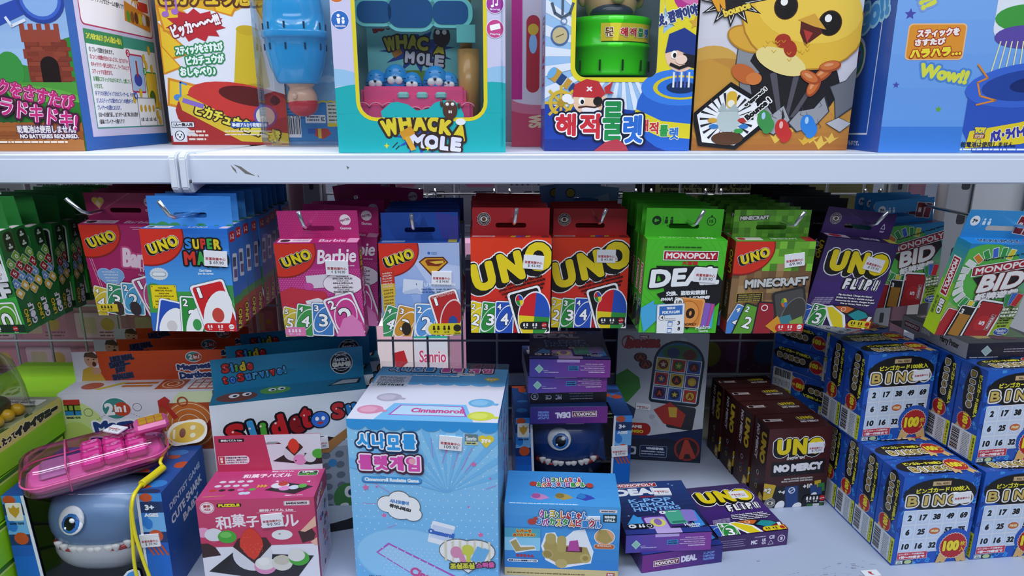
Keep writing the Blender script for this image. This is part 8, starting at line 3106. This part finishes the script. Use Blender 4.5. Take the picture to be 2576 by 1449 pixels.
f.R(90, H - 5.6, 97, H, 'b5242a').T('BAN', 93.5, H - 4, 5, 2, 'f6ecec', b=.3).T('DAI', 93.5, H - 1.4, 5, 2, 'f6ecec', b=.3)
tp = Art(w, d)
q = tp.H
tp.G(0, 0, 100, q, '3f92d8', '4b9ee0', 4)
rainbow(tp, 'クレヨンしんちゃん', 32, 68, q * .28, 8)
rainbow(tp, 'おバカスタムビークル', 27, 71, q * .42, 7.6)
tp.E(24, q * .4, 3.4, 4, 'b8443a').E(75, q * .44, 3.4, 4, 'b8443a')
for x, y, c, c2 in ((30, .74, 'c98ac0', 'a85a9a'), (51, .72, 'b09a54', '8a763c'), (70, .72, '3a4ab0', '2f7fc4')):
    tp.P([(x - 8, q * y + 3), (x - 4, q * y - 5), (x + 4, q * y - 2), (x + 9, q * y + 3), (x, q * y + 7)], c).E(x - 3, q * y, 4, 4, c2)
tp.lines(4, q - 3, 66, 1, 2, 1.1, 'dbeafa', .2)
link('carton', carton_mesh(w, d, h, {'*': '3a7cc0', 'L': '5a4f48', 'R': '5a4f48'}, {'F': f, 'T': tp}), M_CARD, t)
sticker(t, face('F', w, d, h), 74, 14.6, w / 100, .0255, .0165, 2, '$ 79.90')

# --- comic bingo game leaning at the back
w, d, h = .149, .045, .228
t = thing('boxed_game', 'grey and navy boxed bingo game with a coloured grid board leaning at the back', 'boxed game', (.2475, 1.052, DECK + .0012), (R(-3.2), R(.6), R(-6)))
f = Art(w, h)
H = f.H
f.G(0, 0, 100, H, 'b4b8c2', 'c9ccd4', 8)
for i in range(30):
    x, y = random.random() * 100, random.random() * H
    f.E(x, y, 3 + random.random() * 5, 1.5 + random.random() * 3, random.choice(('bcc0c9', 'a9adb8', 'c4c8d0')), random.uniform(-40, 40))
f.P([(0, H - 38), (40, H - 30), (100, H - 42), (100, H), (0, H)], '14264e').P([(0, H - 22), (60, H - 28), (100, H - 20), (100, H), (0, H)], '101a34')
f.R(24, 4.4, 34, 8, 'a8242c').T('MARVEL', 29, 6.2, 8.4, 2.4, 'f0e6e6', b=.3)
f.T('AVENGERS', 28, 14, 38, 10, 'a8282c', 3, b=1.2, ol='5a1418', ow=.4)
f.ring(12, 13, 6.6, 7.8, 'a8282c').T('A', 12, 13, 10, 14, 'a8282c', 4, b=1.0)
f.P(rr(42, 10, 97, 82, (26, 26, 6, 6)) and turn(rr(40, 9, 96, 84, (26, 26, 5, 5), 8), 68, 46, -4), '1b2430')
f.P(turn(rr(42.5, 11.5, 93.5, 81, (24, 24, 4, 4), 8), 68, 46, -4), '2f6f94')
f.E(70, 24, 20, 10, '3a6a3a', -4).E(62, 23, 7, 6, '2a3a6a').E(80, 25, 7, 6, '6a2a2a')
bc = (('c9a82e', 'b8342c', '2f55a8'), ('b8342c', 'c9a82e', '4a3a80'), ('4a3a80', '2f55a8', 'b8342c'))
ic = (('7a1c20', '3a7a34', '4a1a1c'), ('4a3a80', '3a1a1c', 'c9a22e'), ('3a1a2c', '1d2a4a', 'c9a22e'))
for j in range(3):
    for i in range(3):
        x, y = turn([(51 + i * 17, 38 + j * 17)], 68, 46, -4)[0]
        f.R(x - 8, y - 8, x + 8, y + 8, 'dcdce2', -4).R(x - 7, y - 7, x + 7, y + 7, bc[j][i], -4).E(x, y, 5.4, 5.4, '1b1418').E(x, y, 4.8, 4.8, ic[j][i])
        if (i + j) % 2 == 0 and (i, j) != (0, 0):
            f.T('A', x, y, 5, 6, 'b84a3a' if ic[j][i] != 'c9a22e' else '8a2a1a', b=.5)
        else:
            f.S(x, y, 1.6, 3.8, 5, 'c9b24a' if (i + j) % 2 else 'd0c0a0')
for x, y in ((26, 30), (32, 38)):
    f.E(x, y, 7.4, 5.6, '2a1418').ring(x, y, 4, 4.8, 'a8442f').T('A', x, y, 6, 6, 'a8442f', 4, b=.6)
f.T('GAME', 22, H - 34, 14, 3.4, 'f0ecec', b=.6) if False else None
f.RR(10, H - 45, 42, H - 30, 7, 'a8241f').T('GAME', 24, H - 40.4, 16, 3.8, 'f0e6e0', b=.6).T('BINGO', 25, H - 34.6, 18, 4, 'e6cc2e', b=.6)
f.RR(31, H - 18, 62, H - 4, 1.4, '8a94ac').RR(31.5, H - 17.5, 61.5, H - 4.5, 1.2, '14264e').T('WARNING:', 48, H - 14.6, 20, 3, 'dfe4ee', b=.5).T('CHOKING HAZARD — Small parts.', 46, H - 10.6, 27, 2, 'c4cad8', b=.25).T('Not for children under 3 years.', 46, H - 7.6, 27, 1.8, 'c4cad8', b=.2)
f.RR(18, H - 16, 27, H - 6, 2, 'b9bfcc').E(22, H - 11, 3, 3, '14264e').T('4+', 14, H - 9, 4, 3, 'c4cad8', b=.3)
f.ring(84, H - 16, 12, 14.4, '8a2a22').E(84, H - 16, 12, 12, '2a1a20').T('A', 84, H - 16, 19, 24, 'a83a2a', 6, b=2.4, ol='3a1418', ow=.8)
f.RR(60, H - 68, 90, H - 40, 3, '2a2e38', -6).P([(44, H - 62), (62, H - 72), (80, H - 58), (76, H - 42), (56, H - 46)], 'a8322c').P([(60, H - 66), (70, H - 66), (70, H - 54), (62, H - 54)], 'c9a23a')
f.P([(0, 52), (12, 44), (26, 54), (28, 66), (14, 84), (0, 84)], '3f8a34')
f.P([(10, H - 70), (24, H - 62), (22, H - 50), (6, H - 46)], '2a3a5a')
link('carton', carton_mesh(w, d, h, {'*': '23304a', 'F': 'b4b8c2', 'T': '3a4250'}, {'F': f}), M_CARD, t)
sticker(t, face('F', w, d, h), 32, 88, w / 100, .0001 + .024, .011, -3, '$ 32.90')

# --- grey wizard card pack on the far right bingo boxes


def f_wiz(a):
    a.G(0, 0, 100, a.H, '4a4a44', '24222c', 10)
    mono(a, 44, 12, 60, 9, 0, '7a2430')
    a.T('DEAL', 46, 26, 60, 14, 'd8d4cc', 0, b=2)
    a.T('Harry Potter', 48, 42, 70, 12, 'd0c49a', 0, b=.7)
    a.RR(20, 56, 50, 104, 3, '6a5a3a', 6).RR(22, 58, 48, 102, 2, 'a8924a', 6).RR(44, 60, 74, 108, 3, '4a1f28', -6).RR(66, 62, 92, 104, 3, '3f5a3a', -12)
    a.P([(30, 74), (40, 66), (44, 80), (36, 92)], 'd8c88a')


def e_wiz(a):
    q = a.H
    a.bg('20243a')
    a.P([(24, q * .14), (31, q * .5), (24, q * .86), (17, q * .5)], 'bcd4d8').P([(24, q * .22), (29.6, q * .5), (24, q * .78), (18.4, q * .5)], 'a6c2ca')
    a.T('Parents: www.monopoly.com', 22, q * .92, 36, 1.8, 'd8d8e0', b=.2)
    a.lines(46, q * .4, 96, 2, q * .16, 1, 'a8aac0')


def s_wiz(a):
    a.bg('a9a9b0')
    K = a.H
    a.R(26, 24, 74, 190, 'd0ccd0').R(30, 28, 70, 186, '8a2a34').T('MONOPOLY', 50, 107, 140, 24, 'efe6e6', -90, b=3)
    a.T('DEAL', 54, 250, 90, 36, 'ececec', -90, b=6)
    a.R(20, 330, 24, 332, '777')
    a.T('Harry Potter', 54, 470, 170, 54, '3a3a3c', -90, b=3)


wz = make_pack('card_game_pack', 'grey and navy wizard card game pack lying flat on the far right bingo boxes', '3a3a42', f_wiz, t_black, s_wiz, None, '2a2a30', None, None, thick=.0215, PW=.113, PH=.135, end=e_wiz)
flatpack(wz, (.607, .851), R(5), DECK + 2 * BH + .0016, .113)
wz.location.z = DECK + 2 * BH + .0016 + .0215

# --- green crocodile game cartons at the left
CX1, CW, CD = -.613, .25, .235


def s_croc(a):
    q = a.H
    a.G(0, 0, 100, q, '9ad41f', '7fc41a', 4)
    a.P([(0, 0), (100, 0), (100, q * .40), (0, q * .5)], 'd2cf6a')
    a.T('はらぺこ大きなおくちゃくたって', 38, q * .24, 52, q * .22, '2a2a24', 0, b=.5, ol='e8e4b0', ow=.4)
    a.T('イタイワニー', 80, q * .22, 34, q * .26, '1d1f1c', 0, b=1.4, ol='e8e4b0', ow=.5)


def t_croc(a):
    a.bg('9aa07c')
    for i in range(26):
        x, y = random.random() * 100, random.random() * a.H
        l = 6 + random.random() * 6
        for k in range(5):
            a.E(x + k * 1.6, y, .9, 3.2, random.choice(('2f4a26', '3f5a2c', '4a6a34')), 30 - k * 14)
    a.RR(70, a.H * .04, 96, a.H * .12, 1, 'e0e2d8').lines(72, a.H * .06, 94, 2, 2, .9, '444')


crocs = []
zs = [0, .0525, .105, .1575]
cs, ct = Art(CD, .05), Art(CW, CD)
s_croc(cs)
t_croc(ct)
t = thing('crocodile_game_box', 'lime green crocodile game carton at the bottom of the front pile', 'boxed game', (CX1 - CW / 2, .615, DECK + .0004), group='lime green crocodile games')
plain = Art(CD, .05)
plain.G(0, 0, 100, plain.H, '93cf22', '7fc41a', 3).R(0, 0, 100, 2.2, '3f7a22').R(0, 2.2, 100, 3.4, 'c9dc6a')
ME_P = carton_mesh(CW, CD, .05, '8fd01f', {'R': plain}, bev=.0015)
link('tray_carton', ME_P, M_CARD, t)
ME_T = carton_mesh(CW, CD, .05, '86c91c', {'R': cs, 'T': ct}, bev=.0015)
ME_T.materials.append(M_CARD)
for i, lb in enumerate(('second from the bottom of the front pile', 'third from the bottom of the front pile, askew', 'topmost of the pile, holding the clear dome')):
    o = dup(t, (CX1 - CW / 2 + (.0, .004, -.002)[i], .615 + (.004, -.006, .0)[i], DECK + .0004 + zs[i + 1]), (0, 0, R((-1, 2.2, -.6)[i])), 'lime green crocodile game carton, ' + lb, 'lime green crocodile games')
crocs.append(o)
o.children[0].data = ME_T
zt = .05
b = bmesh.new()
o_ = rr(-.085, .022, .120, CD - .012, .05, 8)
rings = []
for s_, z_ in ((1.03, zt + .0005), (1.0, zt + .003), (.985, zt + .03), (.93, zt + .065), (.78, zt + .088), (.5, zt + .098)):
    rings.append([b.verts.new((x * s_ + .003 * (1 - s_), (y - CD / 2) * s_ + CD / 2, z_)) for x, y in o_])
for p_, q_ in zip(rings, rings[1:]):
    for i in range(len(o_)):
        b.faces.new((p_[i - 1], p_[i], q_[i], q_[i - 1])).smooth = True
b.faces.new(rings[-1])
link('clear_dome', bm_to(b), M_CLEAR, o)
b = ball_bm((.035, CD * .52, zt + .03), .062, .085, .026, None, 28)
ball_bm((.045, CD * .36, zt + .05), .048, .065, .022, b, 24)
ball_bm((.088, CD * .30, zt + .016), .026, .03, .014, b, 18)
ball_bm((.084, CD * .68, zt + .016), .026, .03, .014, b, 18)
cr = inked('crocodile', b, '174a26', o)
b = bmesh.new()
for cy in (CD * .30, CD * .68):
    for k in range(3):
        ball_bm((.110, cy - .018 + k * .018, zt + .008), .0095, .008, .008, b, 14)
inked('yellow_toes', b, 'd8b01f', cr)
b = bmesh.new()
for sx_ in (.015, .07):
    ball_bm((sx_, CD * .52, zt + .07), .013, .012, .014, b, 14)
inked('crocodile_eyes', b, 'd9d7c2', cr)
o = dup(t, (-.66, .985, DECK + .0004), (0, 0, 0), 'lime green crocodile game carton at the bottom of the rear pile', 'lime green crocodile games')
o.location = (-.735, .885, DECK + .0004)
for i in range(1, 3):
    q_ = dup(o, (-.735, .885, DECK + .0004 + .0525 * i), (0, 0, R((.5, -.6)[i - 1])), 'lime green crocodile game carton, %s of the rear pile' % ('in the middle', 'topmost')[i - 1], 'lime green crocodile games')

# --- next bay on the right: pack with red claws in a window
t = thing('figure_pack', 'pale teal figure pack with red printed claws, in the next bay behind the last hook', 'toy pack', (.98, 1.09, EYE - .19))
a = Art(.26, .16)
a.bg('b7d0d2')
H = a.H
a.RR(6, 6, 94, H - 6, 8, '9cc0c4')
for p in ([(20, H), (24, 20), (32, 8), (34, 24), (30, 40), (36, H)], [(44, 10), (52, 6), (50, 30), (58, 44), (52, H), (46, 40)], [(60, 46), (66, 24), (78, 12), (86, 30), (80, 44), (70, 40)]):
    a.P(p, '8f2a22')
    a.P([(x * .96 + 2, y * .96 + 2) for x, y in p], 'a83a2c')
a.P([(38, 4), (42, 4), (40, 40), (37, 40)], 'c9a24a')
link('backing_card', carton_mesh(.26, .03, .16, 'b7d0d2', {'F': a}), M_CARD, t)
p_ = atz(2192, 1443, DECK)
la = Art(.022, .012)
la.bg('e3e6ee').P([(40, 10), (60, 18), (52, 30), (66, 44), (44, 40), (36, 26)], 'b8424c')
o = link('torn_label', ink_mesh(box_bm(.022, .012, .0003, 0), [la.bake(*face('T', .022, .012, .0003))], 'e3e6ee'), M_PAPER, None, (p_.x, p_.y - .006, DECK + .0006), (0, 0, R(6)))
tag(o, 'torn white label scrap lying on the bare shelf beside the bingo boxes', 'label')
t = thing('side_panel', 'pale grey panel closing the side of the next bay', 'panel', (.835, GRID - .02, DECK))
link('sheet', carton_mesh(.13, .004, .62, 'c3c5ca'), M_TRAY, t)
